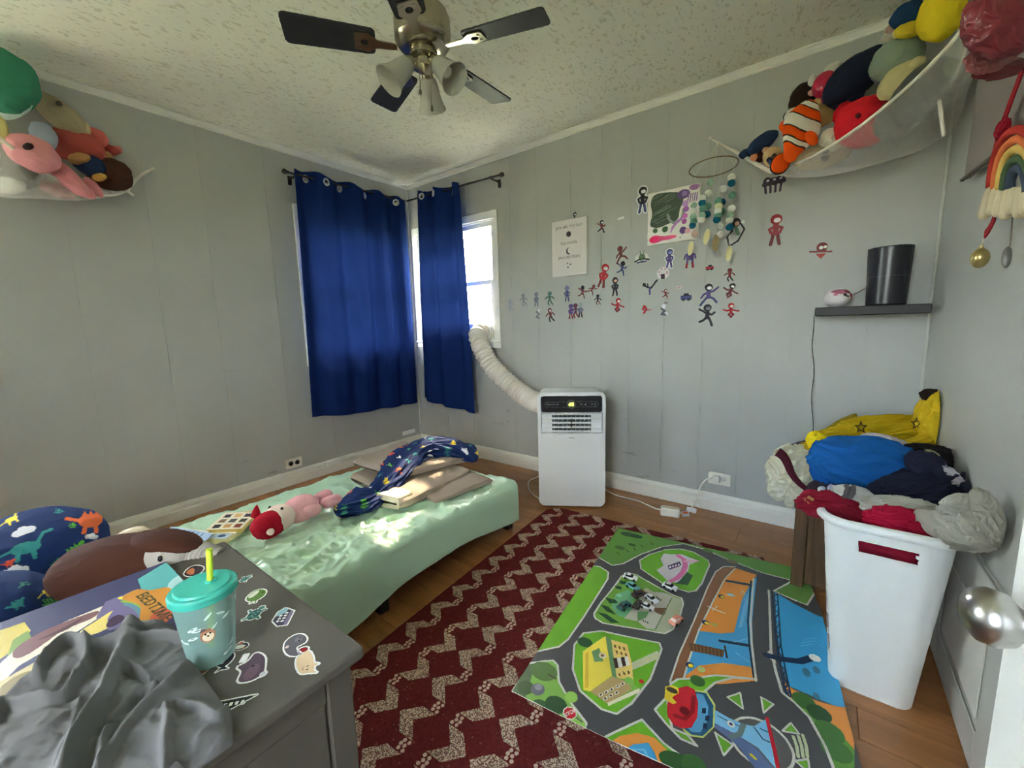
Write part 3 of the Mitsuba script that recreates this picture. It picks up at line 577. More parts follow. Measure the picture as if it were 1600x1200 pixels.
# the mat's own frame: origin at its far left corner, millimetres along its edges; each entry is (colour, points, line width or 0)
MAT_O=np.array([2.3000,-0.5600]);MAT_X=np.array([0.99304,0.11782]);MAT_Y=np.array([0.11782,-0.99304])
MAT_EDGE=[(0, 0), (0.86, 0), (0.885, 0.3), (0.89, 0.76), (0.9, 1.19), (0, 1.19)]
MAT_SIGN=(0.1880,1.1705)
MAT=[((78,78,80),[(-100,-100),(1100,-100),(1100,1300),(-100,1300)],0),
((100,150,66),[(-32,-21),(-9,337),(77,373),(118,335),(174,210),(253,89),(344,11),(445,21),(555,70),(692,117),(839,120),(893,3),(689,-29)],0),
((208,206,196),[(-32,-21),(-9,337),(77,373),(118,335),(174,210),(253,89),(344,11),(445,21),(555,70),(692,117),(839,120),(893,3),(689,-29),(-32,-21)],0.007),
((52,90,52),[(99,46),(98,54),(93,61),(85,66),(75,69),(63,70),(52,69),(42,66),(34,61),(29,54),(27,46),(29,39),(34,32),(42,27),(52,24),(63,22),(75,24),(85,27),(93,32),(98,39)],0),
((40,76,46),[(144,47),(142,53),(138,59),(131,64),(122,67),(112,68),(103,67),(94,64),(87,59),(83,53),(81,47),(83,40),(87,35),(94,30),(103,27),(112,26),(122,27),(131,30),(138,35),(142,40)],0),
((70,110,56),[(92,203),(91,208),(87,213),(81,217),(74,219),(66,220),(58,219),(50,217),(44,213),(41,208),(39,203),(41,197),(44,192),(50,188),(58,186),(66,185),(74,186),(81,188),(87,192),(91,197)],0),
((60,100,50),[(132,145),(131,149),(128,152),(124,155),(119,157),(113,158),(107,157),(101,155),(97,152),(94,149),(94,145),(94,141),(97,137),(101,134),(107,133),(113,132),(119,133),(124,134),(128,137),(131,141)],0),
((80,120,60),[(483,29),(482,34),(479,39),(473,42),(467,44),(459,45),(452,44),(445,42),(440,39),(436,34),(435,29),(436,24),(440,20),(445,16),(452,14),(459,13),(467,14),(473,16),(479,20),(482,24)],0),
((120,110,70),[(593,78),(591,83),(588,87),(583,91),(576,93),(569,94),(561,93),(554,91),(549,87),(546,83),(545,78),(546,73),(549,68),(554,65),(561,63),(569,62),(576,63),(583,65),(588,68),(591,73)],0),
((60,70,40),[(64,252),(81,268)],0.005),
((60,70,40),[(97,203),(113,220)],0.005),
((60,70,40),[(127,171),(143,188)],0.005),
((60,70,40),[(154,123),(170,141)],0.005),
((60,70,40),[(189,71),(205,90)],0.005),
((112,178,44),[(-5,417),(30,410),(77,434),(90,485),(82,773),(73,904),(58,952),(1,1007),(-41,998)],0),
((208,206,196),[(-5,417),(30,410),(77,434),(90,485),(82,773),(73,904),(58,952),(1,1007),(-41,998),(-5,417)],0.007),
((112,178,44),[(180,267),(213,189),(272,111),(337,70),(394,70),(467,117),(477,155),(461,321),(444,389),(417,415),(310,401),(203,335)],0),
((208,206,196),[(180,267),(213,189),(272,111),(337,70),(394,70),(467,117),(477,155),(461,321),(444,389),(417,415),(310,401),(203,335),(180,267)],0.007),
((44,84,52),[(387,257),(420,278),(409,364),(360,376)],0),
((220,212,216),[(265,206),(271,150),(303,142),(349,118),(427,143),(395,197),(397,244),(378,323),(366,366),(331,377),(303,347),(267,309),(289,257)],0),
((226,118,178),[(335,139),(364,158),(379,206),(376,271),(360,332),(339,369)],0.022),
((240,180,214),[(369,177),(427,145)],0.01),
((84,52,100),[(305,248),(351,187),(362,214),(318,282)],0),
((236,230,236),[(313,252),(319,245),(323,259),(317,267)],0),
((236,230,236),[(324,239),(330,232),(334,246),(328,254)],0),
((236,230,236),[(334,226),(340,219),(344,234),(338,241)],0),
((236,230,236),[(345,213),(351,206),(355,221),(349,229)],0),
((170,60,120),[(327,265),(356,226)],0.004),
((112,165,62),[(139,434),(161,396),(192,391),(285,433),(363,465),(398,469),(409,501),(408,583),(396,670),(374,707),(311,721),(156,763),(123,753),(111,731),(114,658),(133,510)],0),
((208,206,196),[(139,434),(161,396),(192,391),(285,433),(363,465),(398,469),(409,501),(408,583),(396,670),(374,707),(311,721),(156,763),(123,753),(111,731),(114,658),(133,510),(139,434)],0.007),
((114,180,134),[(152,575),(192,514),(226,561),(237,687),(198,696),(159,659)],0),
((140,205,170),[(178,573),(177,577),(176,580),(173,582),(170,584),(167,584),(163,584),(160,582),(158,580),(156,577),(156,573),(156,570),(158,567),(160,565),(163,563),(167,562),(170,563),(173,565),(176,567),(177,570)],0),
((192,190,172),[(252,468),(288,482),(332,466),(365,474),(363,549),(350,626),(339,701),(309,712),(271,690),(222,697),(236,630),(249,536)],0),
((176,180,150),[(365,474),(396,477),(408,514),(396,670),(371,704),(334,709),(359,564)],0),
((120,84,62),[(309,585),(358,558),(354,612),(320,608)],0),
((100,150,90),[(258,635),(298,614),(296,654),(271,690)],0),
((104,134,84),[(363,488),(339,701)],0.004),
((34,72,46),[(119,716),(152,709),(215,731),(184,745)],0),
((34,72,46),[(113,665),(149,664),(190,695),(151,693)],0),
((34,72,46),[(118,612),(162,608),(177,622),(146,642)],0),
((34,72,46),[(128,520),(157,511),(166,531),(144,532)],0),
((34,72,46),[(138,472),(164,465),(181,485),(152,493)],0),
((70,72,66),[(304,507),(309,507),(309,519),(304,518)],0),
((70,72,66),[(313,511),(318,512),(319,524),(313,523)],0),
((70,72,66),[(323,516),(328,516),(328,528),(323,527)],0),
((70,72,66),[(287,671),(291,671),(292,681),(287,680)],0),
((70,72,66),[(295,672),(300,672),(300,682),(295,681)],0),
((70,72,66),[(304,673),(308,673),(309,683),(304,682)],0),
((70,72,66),[(254,494),(259,494),(260,507),(254,506)],0),
((70,72,66),[(262,495),(267,496),(267,508),(262,507)],0),
((112,178,44),[(111,849),(166,805),(273,782),(365,762),(378,787),(370,936),(340,1051),(310,1107),(267,1114),(189,1086),(138,1021),(103,920)],0),
((208,206,196),[(111,849),(166,805),(273,782),(365,762),(378,787),(370,936),(340,1051),(310,1107),(267,1114),(189,1086),(138,1021),(103,920),(111,849)],0.007),
((44,84,52),[(159,889),(158,895),(154,902),(148,907),(140,910),(131,911),(123,910),(115,907),(109,902),(105,895),(103,889),(105,882),(109,875),(115,870),(123,867),(131,866),(140,867),(148,870),(154,875),(158,882)],0),
((206,206,166),[(294,908),(367,801),(379,833),(310,930)],0),
((246,224,84),[(139,932),(186,822),(259,983),(216,1073),(196,1079)],0),
((226,192,60),[(151,938),(157,922),(207,1061),(199,1070)],0),
((236,206,116),[(186,822),(210,829),(267,823),(303,903),(326,973),(260,983)],0),
((110,150,96),[(186,822),(210,829),(276,987),(259,983)],0),
((190,162,104),[(216,1073),(260,985),(327,979),(329,1003),(277,1088)],0),
((232,226,190),[(276,1084),(348,986),(352,1002),(281,1095)],0),
((110,150,96),[(167,917),(185,889),(216,939),(190,956)],0),
((236,222,190),[(219,916),(218,920),(216,924),(213,927),(210,929),(206,929),(202,929),(198,927),(195,924),(193,920),(193,916),(193,912),(195,909),(198,906),(202,904),(206,903),(210,904),(213,906),(216,909),(218,912)],0),
((140,90,50),[(212,916),(211,918),(210,920),(209,921),(207,922),(206,922),(204,922),(202,921),(201,920),(200,918),(200,916),(200,914),(201,913),(202,911),(204,910),(206,910),(207,910),(209,911),(210,913),(211,914)],0),
((60,40,34),[(241,910),(251,902),(270,938),(260,949)],0),
((232,226,214),[(251,902),(262,893),(280,929),(269,940)],0),
((60,40,34),[(262,893),(272,885),(289,919),(279,930)],0),
((232,226,214),[(272,885),(282,876),(299,910),(289,921)],0),
((110,70,40),[(224,846),(231,846),(237,859),(230,859)],0),
((110,70,40),[(241,846),(247,845),(253,858),(246,858)],0),
((110,70,40),[(256,844),(263,843),(268,856),(262,856)],0),
((110,70,40),[(238,871),(244,870),(250,883),(244,883)],0),
((110,70,40),[(254,869),(260,868),(265,881),(259,881)],0),
((110,70,40),[(269,866),(275,866),(281,878),(274,879)],0),
((110,70,40),[(273,961),(279,961),(284,972),(279,972)],0),
((110,70,40),[(285,949),(291,949),(296,960),(290,960)],0),
((110,70,40),[(297,937),(303,937),(308,948),(302,949)],0),
((238,232,214),[(242,1069),(251,1058),(256,1067),(247,1078)],0),
((90,60,40),[(245,1068),(250,1062),(253,1068),(248,1074)],0),
((238,232,214),[(254,1052),(264,1041),(268,1051),(259,1062)],0),
((90,60,40),[(257,1052),(262,1046),(265,1052),(260,1058)],0),
((238,232,214),[(266,1034),(275,1022),(280,1032),(271,1043)],0),
((90,60,40),[(269,1033),(274,1027),(277,1033),(272,1039)],0),
((238,232,214),[(259,1074),(268,1063),(272,1073),(263,1084)],0),
((90,60,40),[(261,1074),(266,1068),(269,1073),(264,1080)],0),
((238,232,214),[(270,1057),(279,1046),(284,1056),(275,1066)],0),
((90,60,40),[(273,1057),(278,1050),(281,1056),(276,1062)],0),
((238,232,214),[(283,1038),(292,1027),(297,1037),(288,1048)],0),
((90,60,40),[(286,1038),(291,1031),(293,1037),(288,1044)],0),
((238,232,214),[(279,1014),(288,1002),(293,1013),(284,1024)],0),
((90,60,40),[(282,1014),(287,1007),(289,1013),(284,1020)],0),
((238,232,214),[(291,997),(300,986),(305,996),(295,1007)],0),
((90,60,40),[(293,997),(298,990),(301,997),(296,1003)],0),
((132,190,84),[(326,975),(325,980),(323,983),(320,987),(316,989),(312,989),(308,989),(304,987),(301,983),(299,980),(298,975),(299,971),(301,967),(304,964),(308,962),(312,961),(316,962),(320,964),(323,967),(325,971)],0),
((132,190,84),[(341,993),(340,996),(339,999),(337,1001),(334,1003),(331,1003),(328,1003),(325,1001),(323,999),(321,996),(321,993),(321,990),(323,987),(325,985),(328,984),(331,983),(334,984),(337,985),(339,987),(340,990)],0),
((196,40,44),[(355,959),(355,961),(354,963),(352,965),(350,966),(347,967),(345,966),(343,965),(341,963),(340,961),(339,959),(340,956),(341,954),(343,952),(345,951),(347,951),(350,951),(352,952),(354,954),(355,956)],0),
((128,176,76),[(5,1223),(-3,1069),(30,1042),(64,1018),(86,1028),(117,1087),(180,1139),(242,1176),(244,1206),(216,1227),(121,1227)],0),
((208,206,196),[(5,1223),(-3,1069),(30,1042),(64,1018),(86,1028),(117,1087),(180,1139),(242,1176),(244,1206),(216,1227),(121,1227),(5,1223)],0.007),
((84,110,70),[(5,1223),(-4,1077),(15,1059),(42,1154),(55,1218)],0),
((86,122,60),[(102,1073),(100,1084),(93,1094),(83,1103),(70,1108),(56,1110),(42,1108),(29,1103),(19,1094),(12,1084),(10,1073),(12,1061),(19,1051),(29,1043),(42,1038),(56,1036),(70,1038),(83,1043),(93,1051),(100,1061)],0),
((70,100,54),[(59,1158),(58,1166),(54,1173),(49,1179),(41,1183),(33,1184),(25,1183),(18,1179),(12,1173),(9,1166),(7,1158),(9,1150),(12,1143),(18,1137),(25,1133),(33,1132),(41,1133),(49,1137),(54,1143),(58,1150)],0),
((58,94,54),[(136,1203),(134,1213),(130,1222),(123,1229),(114,1234),(104,1235),(94,1234),(85,1229),(78,1222),(74,1213),(72,1203),(74,1193),(78,1184),(85,1177),(94,1173),(104,1171),(114,1173),(123,1177),(130,1184),(134,1193)],0),
((48,84,50),[(176,1165),(174,1174),(169,1182),(162,1189),(152,1193),(142,1194),(131,1193),(122,1189),(114,1182),(109,1174),(108,1165),(109,1156),(114,1148),(122,1142),(131,1138),(142,1136),(152,1138),(162,1142),(169,1148),(174,1156)],0),
((88,70,50),[(75,1077),(104,1081)],0.006),
((88,70,50),[(51,1191),(62,1192)],0.006),
((150,196,84),[(192,1119),(191,1125),(188,1131),(184,1135),(178,1138),(172,1139),(166,1138),(160,1135),(156,1131),(153,1125),(152,1119),(153,1113),(156,1108),(160,1103),(166,1100),(172,1099),(178,1100),(184,1103),(188,1108),(191,1113)],0),
((150,196,84),[(247,1200),(245,1208),(241,1216),(235,1222),(227,1226),(219,1228),(210,1226),(202,1222),(196,1216),(192,1208),(191,1200),(192,1191),(196,1183),(202,1177),(210,1173),(219,1172),(227,1173),(235,1177),(241,1183),(245,1191)],0),
((112,112,126),[(92,1145),(91,1151),(87,1158),(83,1162),(76,1166),(70,1167),(63,1166),(57,1162),(52,1158),(49,1151),(48,1145),(49,1138),(52,1132),(57,1127),(63,1124),(70,1123),(76,1124),(83,1127),(87,1132),(91,1138)],0),
((150,150,164),[(80,1137),(79,1140),(78,1144),(75,1146),(72,1148),(68,1149),(64,1148),(61,1146),(58,1144),(56,1140),(56,1137),(56,1133),(58,1130),(61,1127),(64,1125),(68,1125),(72,1125),(75,1127),(78,1130),(79,1133)],0),
((90,90,90),[(188,1170),(229,1178)],0.004),
((230,226,220),[(210,1170),(203,1186),(188,1192),(173,1186),(167,1170),(173,1155),(188,1149),(203,1155)],0),
((196,44,48),[(207,1170),(201,1184),(188,1189),(175,1184),(170,1170),(175,1157),(188,1152),(201,1157)],0),
((112,178,44),[(281,1240),(303,1187),(379,1091),(446,1133),(525,1160),(577,1192),(446,1297)],0),
((208,206,196),[(281,1240),(303,1187),(379,1091),(446,1133),(525,1160),(577,1192),(446,1297),(281,1240)],0.007),
((232,150,66),[(303,1234),(312,1206),(337,1168),(377,1137),(422,1129),(466,1154),(503,1189),(526,1252),(370,1285)],0),
((72,166,218),[(339,1237),(350,1212),(375,1175),(410,1152),(431,1173),(451,1206),(477,1280),(394,1294)],0),
((50,92,48),[(539,1172),(537,1181),(530,1188),(519,1195),(505,1198),(490,1200),(475,1198),(461,1195),(451,1188),(444,1181),(441,1172),(444,1163),(451,1155),(461,1149),(475,1145),(490,1144),(505,1145),(519,1149),(530,1155),(537,1163)],0),
((60,104,52),[(555,1159),(553,1168),(549,1176),(542,1183),(534,1187),(525,1189),(515,1187),(507,1183),(500,1176),(496,1168),(495,1159),(496,1149),(500,1141),(507,1134),(515,1130),(525,1129),(534,1130),(542,1134),(549,1141),(553,1149)],0),
((150,210,236),[(378,1190),(404,1176),(419,1193)],0.003),
((72,164,216),[(668,161),(652,485),(655,621),(663,783),(490,883),(463,885),(469,784),(478,651),(496,569),(603,393)],0),
((234,150,62),[(564,128),(668,148),(645,235),(616,365),(595,584),(551,615),(477,637),(512,441),(539,242)],0),
((120,190,230),[(640,285),(623,393),(608,546),(620,539),(636,396)],0),
((232,150,66),[(466,870),(500,806),(569,758),(649,734),(663,789),(567,854),(469,895)],0),
((142,94,64),[(534,152),(583,129),(546,244),(512,441),(481,631),(469,784),(465,897),(431,915),(435,787),(464,568),(487,343),(510,206)],0),
((208,206,196),[(427,918),(435,787),(462,569),(485,344),(507,202),(534,144),(583,118)],0.006),
((208,206,196),[(463,885),(469,784),(481,631),(512,441),(546,244),(583,135)],0.006),
((124,84,54),[(455,713),(570,694),(568,730),(465,753)],0),
((84,54,36),[(465,714),(471,748)],0.003),
((84,54,36),[(477,713),(483,746)],0.003),
((84,54,36),[(489,711),(494,744)],0.003),
((84,54,36),[(500,710),(506,743)],0.003),
((84,54,36),[(512,708),(517,741)],0.003),
((84,54,36),[(524,707),(528,740)],0.003),
((84,54,36),[(535,705),(539,738)],0.003),
((84,54,36),[(546,704),(551,736)],0.003),
((84,54,36),[(558,702),(562,735)],0.003),
((50,34,26),[(569,674),(579,727)],0.006),
((28,50,78),[(554,654),(643,631)],0.014),
((28,50,78),[(556,258),(647,244)],0.016),
((32,44,84),[(555,382),(554,386),(552,390),(550,393),(546,395),(542,395),(538,395),(534,393),(531,390),(530,386),(529,382),(530,378),(531,375),(534,372),(538,370),(542,369),(546,370),(550,372),(552,375),(554,378)],0),
((238,206,50),[(553,385),(553,387),(552,389),(550,391),(548,392),(545,393),(543,392),(541,391),(539,389),(538,387),(537,385),(538,382),(539,380),(541,378),(543,377),(545,377),(548,377),(550,378),(552,380),(553,382)],0),
((32,44,84),[(512,577),(511,581),(509,585),(507,587),(503,589),(499,590),(495,589),(491,587),(488,585),(487,581),(486,577),(487,573),(488,569),(491,566),(495,565),(499,564),(503,565),(507,566),(509,569),(511,573)],0),
((238,206,50),[(510,579),(510,581),(509,584),(507,585),(505,586),(502,587),(500,586),(498,585),(496,584),(495,581),(494,579),(495,576),(496,574),(498,572),(500,571),(502,571),(505,571),(507,572),(509,574),(510,576)],0),
((32,44,84),[(486,818),(486,822),(484,825),(481,828),(477,830),(473,831),(469,830),(466,828),(463,825),(461,822),(460,818),(461,814),(463,810),(466,807),(469,805),(473,805),(477,805),(481,807),(484,810),(486,814)],0),
((238,206,50),[(484,819),(484,822),(483,824),(481,826),(479,827),(476,827),(474,827),(471,826),(470,824),(469,822),(468,819),(469,817),(470,814),(471,813),(474,811),(476,811),(479,811),(481,813),(483,814),(484,817)],0),
((236,232,220),[(498,474),(559,488)],0.005),
((236,232,220),[(516,491),(530,457)],0.004),
((150,206,224),[(590,354),(589,356),(587,358),(583,360),(579,361),(574,361),(569,361),(565,360),(562,358),(559,356),(559,354),(559,352),(562,350),(565,348),(569,347),(574,347),(579,347),(583,348),(587,350),(589,352)],0),
((190,190,110),[(541,574),(540,576),(538,578),(536,579),(532,580),(528,580),(524,580),(520,579),(517,578),(516,576),(515,574),(516,572),(517,571),(520,569),(524,568),(528,568),(532,568),(536,569),(538,571),(540,572)],0),
((190,196,120),[(521,820),(520,823),(518,827),(516,829),(512,831),(509,832),(505,831),(502,829),(499,827),(497,823),(497,820),(497,816),(499,813),(502,810),(505,808),(509,808),(512,808),(516,810),(518,813),(520,816)],0),
((170,214,236),[(612,300),(644,350)],0.002),
((170,214,236),[(607,321),(641,383)],0.002),
((170,214,236),[(603,689),(642,712)],0.002),
((170,214,236),[(596,637),(643,592)],0.002),
((34,52,66),[(646,210),(638,493),(644,627),(658,779)],0.006),
((208,206,196),[(656,185),(647,488),(652,623),(664,788)],0.007),
((112,178,44),[(433,956),(431,922),(449,893),(491,869),(550,824),(665,780),(599,810),(552,855),(526,905),(517,940),(470,953)],0),
((208,206,196),[(433,956),(431,922),(449,893),(491,869),(550,824),(665,780),(599,810),(552,855),(526,905),(517,940),(470,953),(433,956)],0.007),
((62,106,52),[(525,873),(524,880),(521,886),(516,891),(510,894),(503,895),(496,894),(490,891),(485,886),(482,880),(481,873),(482,866),(485,860),(490,855),(496,852),(503,851),(510,852),(516,855),(521,860),(524,866)],0),
((64,164,216),[(733,251),(793,294),(872,336),(919,354),(949,532),(910,778),(869,774),(808,766),(753,760),(738,681),(733,558),(731,456)],0),
((232,148,66),[(735,747),(762,766),(816,779),(866,774),(912,764),(889,907),(869,891),(820,827),(759,821)],0),
((96,150,56),[(750,815),(789,776),(822,807),(870,879),(889,907),(864,1066),(827,1086),(832,991),(824,932),(796,853),(763,818)],0),
((62,110,50),[(817,798),(816,808),(812,816),(805,823),(797,827),(787,828),(778,827),(770,823),(763,816),(759,808),(757,798),(759,789),(763,781),(770,774),(778,770),(787,768),(797,770),(805,774),(812,781),(816,789)],0),
((40,80,44),[(852,824),(851,833),(846,842),(840,848),(831,853),(822,854),(813,853),(804,848),(798,842),(794,833),(792,824),(794,815),(798,807),(804,800),(813,796),(822,794),(831,796),(840,800),(846,807),(851,815)],0),
((70,120,52),[(874,879),(872,890),(867,899),(859,907),(849,912),(839,914),(828,912),(818,907),(810,899),(805,890),(804,879),(805,868),(810,858),(818,850),(828,845),(839,844),(849,845),(859,850),(867,858),(872,868)],0),
((70,118,54),[(883,930),(881,941),(876,951),(868,959),(858,964),(848,965),(837,964),(827,959),(819,951),(814,941),(813,930),(814,919),(819,910),(827,902),(837,897),(848,895),(858,897),(868,902),(876,910),(881,919)],0),
((66,122,156),[(816,671),(816,677),(814,682),(812,686),(809,689),(805,690),(802,689),(799,686),(796,682),(795,677),(794,671),(795,665),(796,660),(799,655),(802,653),(805,652),(809,653),(812,655),(814,660),(816,665)],0),
((66,122,156),[(844,644),(844,649),(842,654),(840,657),(837,660),(834,660),(831,660),(829,657),(826,654),(825,649),(824,644),(825,638),(826,634),(829,630),(831,628),(834,627),(837,628),(840,630),(842,634),(844,638)],0),
((66,122,156),[(831,760),(830,765),(829,769),(827,772),(825,774),(822,775),(820,774),(817,772),(815,769),(814,765),(814,760),(814,756),(815,752),(817,749),(820,747),(822,746),(825,747),(827,749),(829,752),(830,756)],0),
((120,196,232),[(812,505),(841,480),(866,486)],0.002),
((120,196,232),[(805,527),(839,499),(869,502)],0.002),
((120,196,232),[(798,548),(837,517),(871,517)],0.002),
((24,56,86),[(723,254),(725,379),(726,491),(727,580),(733,684),(741,774),(746,811)],0.005),
((24,56,86),[(742,257),(742,370),(741,472),(740,573),(746,677),(753,767),(756,801)],0.005),
((24,56,86),[(742,257),(724,293),(742,326),(725,367),(742,392),(725,437),(741,453),(726,500),(741,514),(726,555),(740,573),(729,613),(744,637),(732,674),(747,696),(737,730),(752,750),(741,778),(754,781),(744,800),(756,801)],0.004),
((208,206,196),[(712,249),(711,466),(709,627),(721,723),(733,797),(763,818),(796,853),(824,932),(835,994)],0.008),
((208,206,196),[(692,650),(710,608),(723,681)],0),
((28,48,78),[(695,651),(740,646),(792,628),(825,593)],0.024),
((236,234,228),[(853,587),(852,592),(850,597),(846,601),(841,603),(836,604),(831,603),(826,601),(822,597),(820,592),(819,587),(820,582),(822,577),(826,573),(831,571),(836,570),(841,571),(846,573),(850,577),(852,582)],0),
((104,146,72),[(730,243),(775,170),(835,65),(895,121),(842,280),(795,268)],0),
((208,206,196),[(730,243),(775,170),(835,65),(895,121),(842,280),(795,268),(730,243)],0.007),
((208,206,196),[(753,1004),(752,1016),(749,1028),(744,1039),(738,1050),(730,1059),(721,1067),(711,1073),(700,1077),(688,1080),(676,1081),(664,1080),(652,1077),(641,1073),(631,1067),(621,1059),(614,1050),(607,1039),(603,1028),(600,1016),(599,1004),(600,992),(603,981),(607,969),(614,959),(621,950),(631,942),(641,936),(652,931),(664,928),(676,928),(688,928),(700,931),(711,936),(721,942),(730,950),(738,959),(744,969),(749,981),(752,992)],0),
((96,96,94),[(746,1004),(745,1015),(742,1026),(738,1036),(732,1045),(725,1054),(717,1061),(708,1067),(697,1071),(687,1073),(676,1074),(665,1073),(654,1071),(644,1067),(635,1061),(626,1054),(619,1045),(614,1036),(609,1026),(607,1015),(606,1004),(607,993),(609,983),(614,973),(619,963),(626,955),(635,948),(644,942),(654,938),(665,935),(676,935),(687,935),(697,938),(708,942),(717,948),(725,955),(732,963),(738,973),(742,983),(745,993)],0),
((108,168,52),[(588,894),(622,859),(631,915)],0),
((208,206,196),[(588,894),(622,859),(631,915),(588,894)],0.005),
((108,168,52),[(677,846),(709,855),(683,901)],0),
((208,206,196),[(677,846),(709,855),(683,901),(677,846)],0.005),
((108,168,52),[(565,1031),(610,1046),(590,1092)],0),
((208,206,196),[(565,1031),(610,1046),(590,1092),(565,1031)],0.005),
((108,168,52),[(727,938),(749,899),(767,925)],0),
((208,206,196),[(727,938),(749,899),(767,925),(727,938)],0.005),
((108,168,52),[(751,1015),(781,993),(781,1034)],0),
((208,206,196),[(751,1015),(781,993),(781,1034),(751,1015)],0.005),
((108,168,52),[(732,1107),(753,1050),(768,1086)],0),
((208,206,196),[(732,1107),(753,1050),(768,1086),(732,1107)],0.005),
((196,206,170),[(752,942),(758,967),(759,999)],0.008),
((196,206,170),[(764,934),(769,961),(770,993)],0.008),
((196,206,170),[(775,925),(780,955),(780,987)],0.008),
((108,168,46),[(405,1040),(428,980),(459,1077),(499,1076),(526,1098),(485,1098),(440,1069)],0),
((208,206,196),[(405,1040),(428,980),(459,1077),(499,1076),(526,1098),(485,1098),(440,1069),(405,1040)],0.007),
((96,116,160),[(555,1000),(618,1010),(664,1025),(702,1062),(719,1092),(682,1112),(619,1041),(564,1017)],0),
((132,194,230),[(560,957),(594,965),(633,967),(659,959),(691,916),(706,1009),(716,1071),(669,1023),(618,1009),(555,1000)],0),
((30,90,140),[(659,963),(680,990),(705,990)],0.004),
((30,90,140),[(675,959),(695,961),(701,978)],0.004),
((30,90,140),[(567,973),(628,980)],0.003),
((110,130,130),[(632,971),(625,1003),(605,1023)],0.014),
((234,232,232),[(612,983),(612,986),(610,989),(608,991),(605,993),(602,993),(599,993),(596,991),(594,989),(593,986),(592,983),(593,980),(594,977),(596,975),(599,974),(602,973),(605,974),(608,975),(610,977),(612,980)],0),
((70,80,130),[(607,983),(607,985),(606,986),(605,987),(604,988),(602,988),(601,988),(599,987),(598,986),(598,985),(597,983),(598,982),(598,980),(599,979),(601,978),(602,978),(604,978),(605,979),(606,980),(607,982)],0),
((196,36,52),[(691,916),(706,1009),(715,1077)],0.01),
((226,206,70),[(652,1052),(662,1059)],0.008),
((206,216,120),[(499,913),(532,900),(559,938),(562,1016),(538,1065),(507,1077),(486,1069)],0),
((44,92,128),[(500,918),(531,908),(554,944),(558,1015),(536,1060),(509,1070),(489,1062)],0),
((92,164,206),[(500,924),(524,919),(542,955),(543,1009),(529,1051),(508,1061),(496,1053)],0),
((28,48,72),[(526,968),(536,962),(537,982),(527,986)],0),
((28,48,72),[(537,989),(547,984),(547,1003),(537,1007)],0),
((28,48,72),[(534,1017),(543,1012),(544,1031),(534,1034)],0),
((204,34,48),[(434,1014),(435,968),(449,934),(477,908),(499,911),(514,954),(517,1007),(506,1047),(486,1063),(463,1064),(442,1045)],0),
((150,20,34),[(499,941),(502,993),(486,1028),(460,1031)],0.012),
((120,16,30),[(496,1002),(495,1007),(493,1010),(490,1014),(486,1016),(482,1016),(477,1016),(474,1014),(470,1010),(469,1007),(468,1002),(469,998),(470,994),(474,991),(477,989),(482,988),(486,989),(490,991),(493,994),(495,998)],0),
((240,210,56),[(417,943),(435,927),(453,929),(458,947),(442,973),(458,985),(449,996),(423,989)],0),
((70,60,40),[(455,946),(454,950),(452,953),(448,955),(443,956),(438,957),(433,956),(428,955),(424,953),(422,950),(421,946),(422,943),(424,940),(428,938),(433,937),(438,936),(443,937),(448,938),(452,940),(454,943)],0)]

